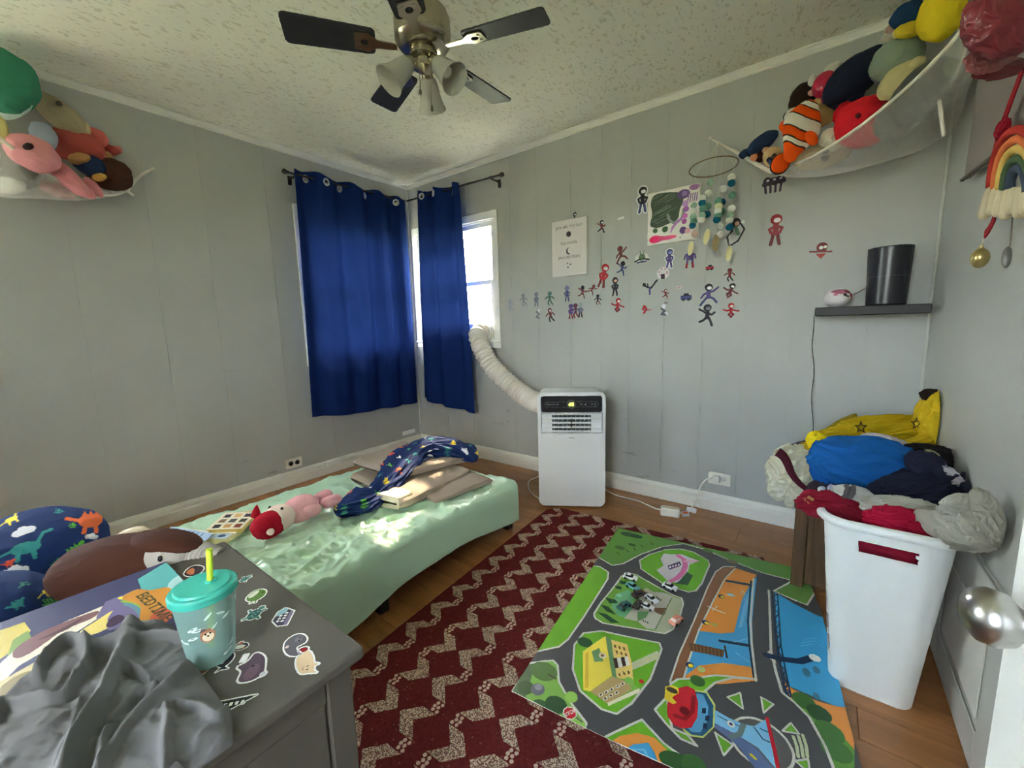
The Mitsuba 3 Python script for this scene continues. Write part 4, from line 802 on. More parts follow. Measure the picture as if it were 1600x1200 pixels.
M_MAT = vmat(0.35, 0.45)
def play_mat():
    t = thing('play_mat', 'green play mat printed with a toy town of roads, beach and a tower', 'play mat')
    layers = []
    for c, p, w in MAT:
        q = [(a / 1000, b / 1000) for a, b in p]
        layers.append((line(q, w) if w else sg.Polygon(q).buffer(0.004).buffer(-0.004), c))
    clip = sg.Polygon(MAT_EDGE)
    m, col = flatprint(layers, clip)
    v, f = m.vertices, m.faces
    for _ in range(6):
        e = v[f]; L = np.linalg.norm(e - np.roll(e, -1, 1), axis=2).max(1)
        if not (L > 0.04).any(): break
        big = np.nonzero(L > 0.04)[0]
        v2, f2, idx = trimesh.remesh.subdivide(v, f, face_index=big, vertex_attributes={'c': col})
        v, f, col = v2, f2, idx['c']
    def lift(q):
        x, y = q[:, 0], q[:, 1]
        edge = np.clip((x - 0.83) / 0.12, 0, 1)
        h = 0.010 + 0.0015 + 0.030 * edge ** 2 * np.exp(-((y - 0.58) / 0.28) ** 2) + 0.003 * np.sin(x * 9 + 2) * np.sin(y * 6) ** 2
        h = h + 0.010 * np.clip((y - 1.05) / 0.12, 0, 1) * np.clip((x - 0.3) / .3, 0, 1)
        return h
    q = MAT_O + np.outer(v[:, 0], MAT_X) + np.outer(v[:, 1], MAT_Y)
    top = np.c_[q, lift(v)]
    add('printed_sheet', trimesh.Trimesh(top, f, process=False), M_MAT, t, color=col)
    b = sg.Polygon(MAT_EDGE).segmentize(0.04)
    ring = np.array(b.exterior.coords)[:-1]; n = len(ring)
    qr = MAT_O + np.outer(ring[:, 0], MAT_X) + np.outer(ring[:, 1], MAT_Y); zt = lift(ring)
    vv = np.vstack([np.c_[qr, zt], np.c_[qr, zt - 0.0030]]); i = np.arange(n); j = (i + 1) % n
    ff = np.vstack([np.stack([i, i + n, j + n], 1), np.stack([i, j + n, j], 1)])
    add('edge', trimesh.Trimesh(vv, ff, process=False), mat((222, 222, 214), 0.5), t)
    tm = meshkit.text_mesh('STOP', 0.011, 0.0003, True); tv = tm.vertices; tv[:, 0] -= tv[:, 0].mean(); tv[:, 1] -= 0.0055
    e1, e2 = np.array([0.55, -0.83]), np.array([0.83, 0.55])   # reads up the mat, as in the print
    lp = np.array(MAT_SIGN) + np.outer(tv[:, 0], e1) - np.outer(tv[:, 1], e2)
    wp = MAT_O + np.outer(lp[:, 0], MAT_X) + np.outer(lp[:, 1], MAT_Y)
    tw = trimesh.Trimesh(np.c_[wp, lift(lp) + 0.0002 + tv[:, 2]], tm.faces, process=False); tw.fix_normals()
    add('sign_lettering', tw, mat((236, 230, 226), 0.5), t)
    return lift
mat_lift = play_mat()
def mat_at(px, py, up=0.0):
    p = at(px, py, 2, 0.0135 + up); return p

# toy cars on the mat
def toy_car(px, py, ang, color, label, glass=(30, 34, 40), L=0.062, kind='car'):
    t = thing('toy_car', label, 'toy car', None)
    o = mat_at(px, py); a = math.radians(ang); X = np.array([math.cos(a), math.sin(a), 0]); Y = np.array([-math.sin(a), math.cos(a), 0])
    def put(m): return frame(m, np.array([o[0], o[1], 0.0155]), X, Y, np.array([0, 0, 1.0]))
    s = L / 0.062; w = 0.0135 * s
    side = sg.Polygon([(-.031, .005), (-.031, .012), (-.028, .0145), (.010, .0145), (.029, .0125), (.031, .009), (.031, .005)]).buffer(-.001).buffer(.001)
    body = prism(affinity.scale(side, s, s, origin=(0, 0)), 2 * w); body.vertices = np.c_[body.vertices[:, 0], w - body.vertices[:, 2], body.vertices[:, 1]]; body.fix_normals()
    pc = mat(color, 0.2, 0.6, clearcoat=0.6)
    add('body', put(body), pc, t)
    cab = xf(trimesh.convex.convex_hull(np.array([(x * s, y * s, z * s) for x, y, z in [(-.022, -.0115, .0142), (-.022, .0115, .0142), (.012, -.0115, .0142), (.012, .0115, .0142), (-.014, -.009, .0215), (-.014, .009, .0215), (.003, -.009, .0215), (.003, .009, .0215)]])))
    gl = add('cabin_glass', put(cab), mat(glass, 0.1, 0.6), t)
    add('roof', put(box(-.0142 * s, .0032 * s, -.0091 * s, .0091 * s, .0212 * s, .0228 * s, .0005)), pc, t)
    for x in (-.019, .019):
        for y in (-1, 1):
            add('wheel', put(xf(trimesh.creation.cylinder(.0058 * s, .005 * s, sections=16, transform=trimesh.transformations.rotation_matrix(PI / 2, [1, 0, 0])), (x * s, y * (w - .0005), .0058 * s))), mat((26, 26, 28), 0.6), t)
toy_car(985, 905, 5, (226, 226, 224), 'white toy car nearest the back left of the printed block on the mat')
toy_car(1047, 920, -8, (230, 230, 228), 'white toy car alone on the printed road of the mat')
toy_car(989, 920, -18, (110, 180, 176), 'pale teal toy car beside the white one on the printed lawn')
toy_car(975, 950, 75, (24, 84, 84), 'dark teal toy car on the printed park at the left of the car cluster')
toy_car(998, 932, 60, (66, 44, 40), 'dark brown toy car at the back of the car cluster on the mat')
toy_car(997, 948, 80, (40, 34, 34), 'black toy car in the middle of the cluster', L=0.058)
toy_car(1018, 939, -25, (218, 220, 222), 'white and black toy car at the right of the cluster', L=0.058)
toy_car(1011, 951, 0, (228, 228, 226), 'white toy car in front of the black one in the cluster', L=0.054)
toy_car(1056, 973, 75, (226, 150, 126), 'salmon pink toy car by the road at the right of the printed block', (240, 214, 200))

# bed: a low black frame and a mattress under a satin sheet
BX0, BX1, BY0, BY1 = 0.86, 1.80, -2.78, -0.86
blk = mat((24, 24, 27), 0.4)
bd = thing('bed_frame', 'low black metal bed frame on short legs under the mint mattress', 'bed frame')
add('side_rail', box(BX1 - 0.045, BX1 - 0.01, BY0 + 0.02, BY1 - 0.01, 0.075, 0.125, 0.003), blk, bd)
add('side_rail', box(BX0 + 0.01, BX0 + 0.045, BY0 + 0.02, BY1 - 0.01, 0.075, 0.125, 0.003), blk, bd)
add('end_rail', box(BX0 + 0.01, BX1 - 0.01, BY1 - 0.045, BY1 - 0.01, 0.085, 0.125, 0.003), blk, bd)
add('end_rail', box(BX0 + 0.01, BX1 - 0.01, BY0 + 0.01, BY0 + 0.045, 0.085, 0.125, 0.003), blk, bd)
for k in range(9): add('slat', box(BX0 + 0.03, BX1 - 0.03, BY0 + 0.1 + k * 0.2, BY0 + 0.17 + k * 0.2, 0.113, 0.125, 0.002), blk, bd)
for x in (BX0 + 0.03, BX1 - 0.03):
    for y in (BY1 - 0.03, -1.74, BY0 + 0.06): add('leg', box(x - 0.022, x + 0.022, y - 0.022, y + 0.022, 0.0, 0.12, 0.003), blk, bd)
MZ = 0.285
mt = thing('mattress', 'mattress covered by a rumpled mint green satin sheet on the black frame', 'mattress')
add('pad', rbox(BX0 + 0.01, BX1 - 0.01, BY0 + 0.01, BY1 - 0.01, 0.127, MZ - 0.045, 0.03), mat((220, 220, 210), 0.8), mt, 40)
def creases(x, y):
    """Height of the sheet's wrinkles: soft swells, with sharp bundles that fan out near the front right edge."""
    p = np.stack([x, y, x * 0], 1)
    w = p + 0.10 * np.stack([noise(p * 3.1 + 5, 1) - 0.5, noise(p * 3.1 + 9, 2) - 0.5, x * 0], 1)
    a = ridged(w * np.array([4.5, 8.5, 1]) @ np.array([[0.86, 0.5, 0], [-0.5, 0.86, 0], [0, 0, 1]]), 4, 3)
    b = ridged(w * np.array([15.0, 8.0, 1]) @ np.array([[0.7, -0.7, 0], [0.7, 0.7, 0], [0, 0, 1]]), 8, 2)
    near = np.exp(-(((x - 1.58) / 0.30) ** 2 + ((y + 1.72) / 0.62) ** 2))
    return 0.026 * (a - 0.4) + (0.008 + 0.030 * near) * (b - 0.4) + (0.002 + 0.010 * near) * (ridged(w * np.array([20.0, 34.0, 1]) @ np.array([[0.8, 0.6, 0], [-0.6, 0.8, 0], [0, 0, 1]]), 15, 2) - 0.4)
def sheet_fn(u, v):
    # unroll: across from the left hem over the top to the right hem; along from the near end to the far end
    hem_r, hem_l, R_ = 0.205, 0.16, 0.035
    wtop = BX1 - BX0 + 0.02
    s = u * (hem_l + wtop + hem_r) - hem_l
    y0, y1 = BY0 - 0.005, BY1 + 0.012
    hem_f = 0.17
    q = v * (y1 - y0 + hem_f)
    def roll(d, L):       # distance past the edge -> (out, down)
        out = np.where(d < 0, d, np.where(d < R_ * PI / 2, R_ * np.sin(d / R_), R_)); dn = np.where(d < 0, 0, np.where(d < R_ * PI / 2, R_ * (1 - np.cos(np.minimum(d / R_, PI / 2))), R_ + d - R_ * PI / 2)); return out, dn
    o1, d1 = roll(s - (wtop - R_), 0); o0, d0 = roll(-s + R_, 0)
    of, df = roll(q - (y1 - y0 - R_), 0)
    xc = np.where(s > wtop / 2, BX0 - 0.01 + wtop - R_ + o1, BX0 - 0.01 + R_ - o0)
    yc = y0 + (y1 - y0 - R_) + of
    sd = np.where(s > wtop / 2, d1, d0)
    down = np.maximum(sd, df) if True else sd + df
    z = MZ - down
    c = creases(xc, yc); flat = np.clip(1 - down / 0.05, 0, 1)
    z = z + c * flat
    hang = 1 - flat
    pl = np.stack([yc * 3.0, down * 2.2 + yc * 0.8, xc * 0], 1)
    ripple = 0.020 * (noise(pl * 1.6, 3) - 0.4) + 0.012 * (ridged(pl * np.array([1.5, 1, 1]), 6, 2) - 0.4)
    side = np.where(s > wtop / 2, 1, -1)
    xc = xc + side * hang * (sd > df) * (ripple + 0.05 * np.clip(down - 0.05, 0, 1))
    yc = yc + hang * (df >= sd) * ripple
    hemv = 0.04 * np.sin(yc * 4.0 + 1) + 0.035 * noise(np.stack([yc * 2, xc * 0, xc * 0], 1), 9)
    z = z + np.clip(down - 0.09, 0, 1) / 0.12 * (hemv - 0.01) * (sd > df)
    return np.stack([xc, yc, np.maximum(z, 0.03)], 1)
SATIN = bump((181, 214, 188), lambda p, n, uv: mikit.noise(p.x * 500, p.y * 500, p.z * 500), 0.0002, rough=0.27, spec=1.0, sheen=0.3)
m_, _ = sheet(sheet_fn, 300, 380, 0.003)
add('sheet', m_, SATIN, mt, True)
# a corner of the sheet that hangs lower by the far leg

# ------------------------------------------------------------------ toy chest with its stickers, cup, book, trousers
CZ = 0.60
CH = dict(x0=1.905, x1=2.545, y0=-3.02, y1=-2.285)
def chest():
    t = thing('toy_chest', 'dark grey wooden toy chest with animal stickers on its lid, in front of the bed', 'chest')
    g = bump((90, 87, 80), lambda p, n, uv: mikit.fbm(p.x * 40, p.y * 160, p.z * 40, 3), 0.0006, rough=0.55, spec=0.35)
    x0, x1, y0, y1 = CH['x0'], CH['x1'], CH['y0'], CH['y1']
    add('lid', rbox(x0, x1, y0, y1, CZ - 0.024, CZ, 0.007), g, t, 40)
    a, b, c, d = x0 + 0.015, x1 - 0.018, y0 + 0.015, y1 - 0.018
    add('carcass', box(a + 0.012, b - 0.012, c + 0.012, d - 0.012, 0.04, CZ - 0.0245), g, t)
    for x in (a, b - 0.045):
        for y in (c, d - 0.045): add('post', box(x, x + 0.045, y, y + 0.045, 0.0, CZ - 0.0245, 0.003), g, t)
    add('rail', box(b - 0.03, b - 0.003, c + 0.046, d - 0.046, CZ - 0.075, CZ - 0.0245, 0.002), g, t)
    add('rail', box(b - 0.03, b - 0.003, c + 0.046, d - 0.046, 0.04, 0.09, 0.002), g, t)
    add('rail', box(a + 0.046, b - 0.046, d - 0.03, d - 0.003, CZ - 0.075, CZ - 0.0245, 0.002), g, t)
    n = 5; L = (d - c - 0.094) / n
    for k in range(n): add('board', box(b - 0.0118, b - 0.006, c + 0.047 + k * L + 0.0015, c + 0.047 + (k + 1) * L - 0.0015, 0.091, CZ - 0.076, 0.002), g, t)
    n = 5; L = (b - a - 0.094) / n
    for k in range(n): add('board', box(a + 0.047 + k * L + 0.0015, a + 0.047 + (k + 1) * L - 0.0015, d - 0.0118, d - 0.006, 0.091, CZ - 0.076, 0.002), g, t)
chest()

def lay(layers, px, py, size, ang, z, label, cat, name, m=None, group=None):
    """A sticker lying on the chest, drawn about one unit wide, its top turned by ang."""
    o = at(px, py, 2, z)
    ms, col = flatprint(layers)
    a = math.radians(ang); v = ms.vertices * size
    q = np.c_[o[0] + v[:, 0] * math.cos(a) - v[:, 1] * math.sin(a), o[1] + v[:, 0] * math.sin(a) + v[:, 1] * math.cos(a), np.full(len(v), z)]
    add(name, trimesh.Trimesh(q, ms.faces, process=False), m or vmat(0.4, 0.4), None, label=label, cat=cat, color=col, group=group)
WB = (226, 226, 222)
def bordered(layers, w=0.05, c=WB):
    return [(unary_union([p for p, _ in layers]).buffer(w), c)] + layers
def fish_st(c1, c2):
    b = spl([(-.45, 0), (-.2, .25), (.2, .25), (.42, .02), (.2, -.25), (-.2, -.24)])
    return bordered([(b, c1), (sg.Polygon([(.35, .0), (.6, .22), (.55, -.02), (.62, -.2)]), c1), (spl([(-.3, -.05), (0, .02), (.25, -.08), (.1, -.2), (-.18, -.19)]), c2), (disc(-.28, .07, .035), (20, 20, 24))])
def frog_st():
    return bordered([(spl([(-.38, -.05), (-.25, .25), (.1, .34), (.35, .15), (.32, -.15), (0, -.3), (-.3, -.22)]), (92, 128, 62)), (spl([(-.30, -.12), (0, -.02), (.2, -.14), (.0, -.27)]), (214, 214, 196)), (line([(.25, .2), (.42, .3)], .05), (92, 128, 62)), (line([(.3, .1), (.48, .14)], .05), (92, 128, 62)), (disc(-.2, .15, .04), (24, 24, 24))])
def turtle_st():
    L = [(disc(0, 0, .3, 1.1, .8), (58, 100, 104)), (disc(-.42, .1, .12), (84, 134, 130))]
    for a, b in ((-.3, .3), (.25, .32), (-.25, -.32), (.3, -.28)): L.append((line([(a * .5, b * .5), (a, b)], .1), (84, 134, 130)))
    for k in range(5): L.append((disc(-.18 + .09 * k, .06 * (-1) ** k, .05), (110, 160, 150)))
    return bordered(L)
def badge_st():
    L = [(sg.Polygon([(-.5, -.12), (-.25, .28), (.5, .30), (.5, -.02), (.2, -.30), (-.3, -.30)]), (70, 66, 84)), (sg.Polygon([(-.5, -.12), (-.3, -.3), (0, -.3), (-.2, -.02), (-.4, .05)]), (150, 190, 206)), (sg.Polygon([(-.25, .28), (.5, .30), (.5, .16), (-.32, .14)]), (128, 118, 146))]
    for k in range(4): L.append((sg.box(-.24 + .15 * k, .0, -.15 + .15 * k, .11), (226, 226, 226)))
    for k in range(3): L.append((sg.box(-.1 + .15 * k, -.16, .0 + .15 * k, -.06), (226, 226, 226)))
    return bordered(L)
def seal_st():
    return bordered([(spl([(-.45, -.05), (-.3, .25), (0, .3), (.15, .1), (.3, .16), (.5, .34), (.5, .1), (.35, -.12), (.05, -.28), (-.3, -.26)]), (98, 96, 102)), (disc(-.22, .06, .12), (118, 116, 122)), (disc(-.27, .1, .025), (20, 20, 24)), (disc(-.14, .1, .025), (20, 20, 24)), (disc(.05, -.2, .06), (214, 196, 190))])
def whale_st():
    return bordered([(spl([(-.5, -.1), (-.35, .16), (-.05, .3), (.3, .34), (.45, .1), (.38, -.15), (.05, -.22), (-.1, -.36), (-.22, -.2)]), (94, 78, 92)), (spl([(-.1, .1), (.25, .2), (.4, .05), (.2, -.1)]), (116, 92, 104)), (disc(-.05, .02, .03), (30, 26, 30)), (disc(.28, .36, .07), (200, 200, 204)), (sg.box(-.5, -.36, -.28, -.28), (236, 236, 232))])
def cat_st():
    return bordered([(spl([(-.42, -.12), (-.2, .12), (.1, .24), (.4, .28), (.46, .05), (.3, -.12), (.0, -.26), (-.3, -.26)]), (222, 196, 160)), (sg.Polygon([(.34, .26), (.5, .42), (.46, .18)]), (222, 196, 160)), (sg.Polygon([(.1, .22), (.18, .4), (.28, .24)]), (222, 196, 160)), (disc(-.48, -.2, .10, 1, 1.3), (140, 40, 46)), (disc(.2, .1, .025), (40, 30, 26)), (disc(.33, .12, .025), (40, 30, 26)), (line([(.2, .0), (.26, -.03), (.32, .02)], .02), (120, 60, 50))])
def penguin_st():
    return bordered([(disc(0, 0, .3, .85, 1.2), (40, 40, 46)), (disc(.02, -.05, .2, .8, 1.2), (226, 224, 216)), (sg.Polygon([(.06, .16), (.22, .2), (.08, .24)]), (214, 140, 60)), (disc(-.02, .22, .03), (230, 230, 230)), (disc(-.28, -.1, .09), (190, 110, 70))])
S = 'sticker'
lay(frog_st(), 400, 930, 0.052, -60, CZ + .0006, 'green frog sticker right of the teal cup lid on the grey chest', S, 'sticker')
lay(turtle_st(), 397, 960, 0.046, -50, CZ + .0006, 'blue green turtle sticker right of the cup on the grey chest', S, 'sticker')
lay(badge_st(), 443, 963, 0.052, -45, CZ + .0006, 'grey badge shaped sticker with lettering, nearest the bed edge of the chest', S, 'sticker')
lay(seal_st(), 460, 1007, 0.056, -40, CZ + .0006, 'grey seal sticker near the corner of the grey chest', S, 'sticker')
lay(cat_st(), 478, 1033, 0.058, -42, CZ + .0006, 'cream cat sticker with a red tip beside the seal sticker', S, 'sticker')
lay(whale_st(), 393, 1043, 0.064, -42, CZ + .0006, 'plum coloured whale sticker in front of the cup on the chest', S, 'sticker')
lay(penguin_st(), 376, 1010, 0.034, -45, CZ + .0006, 'small penguin sticker at the foot of the cup', S, 'sticker')
lay(fish_st((44, 42, 50), (210, 210, 206)), 352, 1030, 0.042, -30, CZ + .0006, 'black and white orca sticker half behind the cup foot', S, 'sticker')
lay(fish_st((150, 92, 74), (200, 160, 140)), 315, 1046, 0.036, -40, CZ + .0006, 'reddish fox coloured sticker between the cup and the grey trousers', S, 'sticker')
lay(bordered([(sg.Polygon([(-.5, -.3), (-.5, .3), (.55, .3)]), (34, 34, 36))] + [(sg.box(-.42 + .15 * k, .08, -.33 + .15 * k, .2), (230, 230, 230)) for k in range(5)], .05), 362, 1106, 0.052, 50, CZ + .0006, 'black triangular sticker with white lettering under the trouser leg', S, 'sticker')
lay(fish_st((60, 50, 60), (196, 120, 80)), 303, 892, 0.06, -10, CZ + .0006, 'dark sticker with orange at the far edge of the chest behind the cup lid', S, 'sticker')
lay(turtle_st(), 382, 905, 0.030, -60, CZ + .0006, 'small white edged sticker behind the teal cup lid', S, 'sticker')

def cup():
    o = at(333, 1028, 2, CZ); x, y = o[0], o[1]
    t = thing('tumbler', 'clear tumbler with teal lid and yellow green straw on the grey chest', 'cup')
    scene['bsdf_clear_plastic'] = {'type': 'blendbsdf', 'weight': 0.5, 'a': {'type': 'thindielectric', 'int_ior': 1.45}, 'b': {'type': 'twosided', 'bsdf': {'type': 'principled', 'base_color': {'type': 'rgb', 'value': C(150, 190, 186)}, 'roughness': 0.35}}}
    h = 0.128
    add('tumbler_wall', xf(lathe([(0.0, 0.004), (0.030, 0.003), (0.033, 0.006), (0.0445, h)], 48), (x, y, CZ)), 'bsdf_clear_plastic', t, 30)
    teal = mat((64, 176, 160), 0.35, 0.5)
    add('lid', xf(lathe([(0, h + 0.010), (0.038, h + 0.010), (0.040, h + 0.007), (0.046, h + 0.007), (0.0485, h + 0.004), (0.0485, h - 0.006), (0.046, h - 0.006), (0.0455, h), (0.0, h + 0.003)], 48), (x, y, CZ)), teal, t, 30)
    s0 = np.array([x - 0.004, y + 0.002, CZ + 0.02]); s1 = np.array([x + 0.004, y + 0.014, CZ + h + 0.066])
    add('straw', tube([s0, s1], 0.0048, 14), mat((196, 226, 66), 0.35), t, 40)
    add('straw_grommet', xf(lathe([(0.0048, 0.0), (0.009, 0.0), (0.009, 0.003), (0.0048, 0.003)], 20), (x + 0.002, y + 0.011, CZ + h + 0.0095)), teal, t)
    # printed picture of a little dog, plain, and pale flecks round the wall
    def wrap(layers, ang, z, s):
        m, col = flatprint(layers); v = m.vertices * s
        zz = z + v[:, 1]; r = 0.033 + (0.0445 - 0.033) * (zz - 0.006) / (h - 0.006) + 0.0006
        a = math.radians(ang) + v[:, 0] / r
        return trimesh.Trimesh(np.c_[x + r * np.cos(a), y + r * np.sin(a), CZ + zz], m.faces, process=False), col
    ca = math.degrees(math.atan2(CAM[1] - y, CAM[0] - x))
    m, c = wrap([(disc(0, 0, .5, .8, 1), (176, 132, 104)), (disc(.02, -.1, .3), (226, 214, 190)), (sg.Polygon([(-.35, .3), (-.25, .7), (-.05, .4)]), (90, 70, 66)), (disc(-.1, .12, .06), (20, 20, 22)), (disc(.14, .12, .06), (20, 20, 22)), (disc(.02, -.04, .06), (40, 30, 30))], ca - 4, 0.068, 0.026)
    add('printed_picture', m, vmat(0.4), t, color=c)
    rg = random.Random(3)
    for k in range(16):
        m, c = wrap([(affinity.rotate(disc(0, 0, .5, 1.4, .4), rg.uniform(-60, 60)), (206, 226, 224))], rg.uniform(0, 360), rg.uniform(0.02, 0.11), rg.uniform(.008, .013))
        add('printed_fleck', m, vmat(0.4), t, color=c)
cup()

BOOK = (1.930, 2.235, -2.87, -2.415)
def book():
    t = thing('picture_book', 'large colourful picture book with an orange badge reading BEDTIME, lying under the trousers', 'book')
    x0, x1, y0, y1 = BOOK; z = CZ + 0.012
    add('pages', box(x0 + 0.004, x1 - 0.004, y0, y1 - 0.004, CZ + 0.0015, z - 0.002), mat((224, 218, 200), 0.8), t)
    P = lambda *q: [tuple(at(a, b, 2, z)[:2]) for a, b in q]
    L = [(sg.box(x0, y0, x1, y1), (64, 66, 104)),
         (sg.Polygon(P((235, 960), (300, 960), (330, 890), (290, 860), (215, 905))), (96, 178, 178)),
         (spl(P((270, 905), (290, 895), (300, 915), (285, 930))), (176, 214, 214)),
         (sg.Polygon(P((0, 985), (38, 972), (48, 985), (30, 1010), (0, 1030))), (206, 186, 84)),
         (sg.Polygon(P((20, 1000), (44, 985), (50, 998), (10, 1030))), (126, 156, 70)),
         (sg.Polygon(P((-60, 1090), (30, 1010), (100, 972), (165, 945), (160, 962), (100, 1000), (30, 1040), (-60, 1130))), (222, 214, 200)),
         (spl(P((20, 1020), (70, 985), (120, 965), (155, 955), (150, 962), (105, 982), (70, 1005), (30, 1028))), (126, 86, 92)),
         (spl(P((60, 1000), (100, 980), (130, 965), (120, 974), (90, 990))), (92, 60, 70)),
         (sg.Polygon(P((-60, 1150), (0, 1065), (80, 1020), (70, 1045), (40, 1085), (0, 1130), (-60, 1200))), (204, 190, 146)),
         (spl(P((0, 1075), (40, 1050), (60, 1055), (20, 1085))), (150, 132, 84)),
         (sg.Polygon(P((150, 965), (165, 940), (215, 920), (225, 960), (195, 980), (170, 985))), (114, 106, 146)),
         (spl(P((124, 990), (150, 970), (176, 954), (168, 968), (170, 980), (150, 990))), (226, 206, 122)),
         (spl(P((168, 972), (180, 962), (194, 964), (186, 974), (172, 980))), (64, 44, 72)),
         (spl(P((140, 1003), (180, 990), (190, 1000), (160, 1025), (140, 1020))), (150, 186, 196))]
    for k, c in enumerate(((226, 206, 84), (146, 182, 82), (98, 140, 160))):
        L.append((line(smoothpath(np.array(P((188 + 4 * k, 934 + 5 * k), (205 + 2 * k, 938 + 5 * k), (222, 956 + 4 * k), (228, 972 + 3 * k))), 12), 0.008), c))
    L.append((spl(P((196, 929), (214, 921), (236, 922), (254, 918), (268, 934), (262, 952), (262, 970), (240, 968), (226, 970), (218, 946))), (206, 142, 60)))
    L.append((spl(P((240, 958), (262, 948), (270, 962), (256, 974))), (206, 96, 66)))
    m, col = flatprint(L, sg.box(x0, y0, x1, y1), z)
    add('printed_cover', m, vmat(0.35, 0.5), t, color=col)
    add('cover_board', box(x0, x1, y0, y1, z - 0.0025, z - 0.0004), mat((64, 66, 104), 0.5), t)
    tm = meshkit.text_mesh('BEDTIME', 0.017, 0.0003, True); v = tm.vertices.copy()
    o = at(213, 931, 2, z); e = at(256, 972, 2, z); X = (e - o) / np.linalg.norm(e - o); Yv = np.array([-X[1], X[0], 0]); k = np.linalg.norm(e - o) / v[:, 0].max()
    tm.vertices = o + np.outer(v[:, 0] * k, X) + np.outer(v[:, 1] * 1.05 - 0.001, Yv) + np.outer(v[:, 2] + 0.0001, [0, 0, 1]); tm.fix_normals()
    add('title_lettering', tm, mat((70, 60, 30), 0.5), t)
book()

def trousers():
    out = [(-140, 1120), (-60, 1100), (0, 1088), (30, 1062), (58, 1040), (78, 1014), (104, 1000), (128, 993), (146, 1008), (156, 1012), (172, 992), (205, 976), (240, 967), (270, 968), (288, 976), (298, 1000), (303, 1026), (318, 1050), (336, 1072), (352, 1096), (352, 1130), (344, 1165), (330, 1196), (300, 1215), (250, 1225), (240, 1300), (80, 1330), (-160, 1280)]
    zt = CZ + 0.035
    poly = sg.Polygon([tuple(at(a, b, 2, zt)[:2]) for a, b in out]).buffer(-0.006).buffer(0.012)
    poly = poly.intersection(sg.box(CH['x0'] + 0.01, CH['y0'] + 0.01, CH['x1'] + 0.012, CH['y1']))
    poly = max(getattr(poly, 'geoms', [poly]), key=lambda g: g.area)
    x0, y0, x1, y1 = poly.bounds; st = 0.0022
    gx, gy = np.arange(x0 - st, x1 + 2 * st, st), np.arange(y0 - st, y1 + 2 * st, st)
    X, Y = np.meshgrid(gx, gy, indexing='ij'); sh = X.shape; X, Y = X.ravel(), Y.ravel()
    ins = shapely.contains_xy(poly, X, Y)
    dist = shapely.distance(shapely.points(X, Y), poly.exterior) * ins
    p = np.stack([X, Y, X * 0], 1)
    wp = p + 0.02 * np.stack([noise(p * 14, 1) - 0.5, noise(p * 14 + 7, 2) - 0.5, X * 0], 1)
    h = 0.022 * (1 - np.exp(-dist / 0.008)) + 0.014 * np.clip(dist / 0.09, 0, 1)
    def fold(pts, w, a, sharp=1.0):
        ls = sg.LineString([tuple(at(q, r, 2, zt + 0.01)[:2]) for q, r in smoothpath(np.array(pts, float), 24)])
        d = shapely.distance(shapely.points(wp[:, 0], wp[:, 1]), ls)
        return a * np.exp(-(d / w) ** 2 * sharp)
    F = [([(205, 985), (185, 1040), (165, 1090), (120, 1170), (95, 1240)], .017, .030), ([(248, 1062), (215, 1100), (175, 1145), (160, 1190)], .012, .024), ([(245, 1060), (228, 1035), (200, 1030)], .009, .016),
         ([(296, 1030), (262, 1068), (215, 1120), (150, 1200)], .015, .022), ([(160, 1008), (190, 996), (230, 990), (282, 985)], .010, .022), ([(150, 1012), (135, 1045), (100, 1080), (40, 1085), (-10, 1112)], .012, .028),
         ([(70, 1050), (95, 1018), (128, 998), (148, 1014)], .010, .026), ([(100, 1060), (112, 1040), (132, 1030)], .008, .016), ([(345, 1085), (320, 1100), (300, 1090), (262, 1100)], .010, .018), ([(262, 1098), (258, 1140), (240, 1190)], .010, .020),
         ([(350, 1130), (330, 1150), (300, 1170), (262, 1180)], .010, .022), ([(345, 1165), (325, 1190), (290, 1200), (250, 1205)], .008, .020), ([(130, 1080), (110, 1130), (85, 1200)], .008, .016), ([(140, 1100), (125, 1150), (110, 1200)], .007, .014), ([(0, 1170), (60, 1140), (100, 1110)], .012, .018), ([(110, 1062), (124, 1056), (130, 1064), (122, 1072)], .005, .014)]
    for f in F: q_ = fold(f[0], f[1] * 0.72, f[2] * 1.25); h = np.maximum(h, 0.55 * h + q_) + 0.15 * q_
    h = h - fold([(322, 1172), (300, 1185)], .012, .030) - fold([(235, 1070), (195, 1118), (175, 1130)], .008, .020) - fold([(150, 1060), (95, 1085)], .007, .016) - fold([(205, 1035), (240, 1050)], .006, .012)
    c2, s2 = 0.75, 0.66
    r = ridged(np.stack([(wp[:, 0] * c2 - wp[:, 1] * s2) * 10, (wp[:, 0] * s2 + wp[:, 1] * c2) * 26, X * 0], 1), 12, 3)
    r2 = ridged(np.stack([(wp[:, 0] * s2 + wp[:, 1] * c2) * 18, (wp[:, 0] * c2 - wp[:, 1] * s2) * 42, X * 0 + 5], 1), 31, 2)
    h = h + (0.013 * (r - 0.45) + 0.005 * (r2 - 0.45)) * np.clip(dist / 0.02, 0, 1)
    h = np.maximum(h, 0.003)
    on_book = (X < BOOK[1]) & (X > BOOK[0]) & (Y > BOOK[2]) & (Y < BOOK[3])
    from scipy.ndimage import gaussian_filter
    base = gaussian_filter(np.where(on_book, 0.0125, 0.001).reshape(sh), 3).ravel() + np.where(on_book, 0.006, 0.0)
    z = CZ + np.maximum(base, 0.001) + gaussian_filter(h.reshape(sh), 0.6).ravel()
    i = np.arange(len(X)).reshape(sh)
    A, B, Cc, Dd = (q.ravel() for q in (i[:-1, :-1], i[1:, :-1], i[1:, 1:], i[:-1, 1:]))
    ok = ins[A] & ins[B] & ins[Cc] & ins[Dd]
    A, B, Cc, Dd = A[ok], B[ok], Cc[ok], Dd[ok]
    f = np.vstack([np.stack([A, B, Cc], 1), np.stack([A, Cc, Dd], 1)])
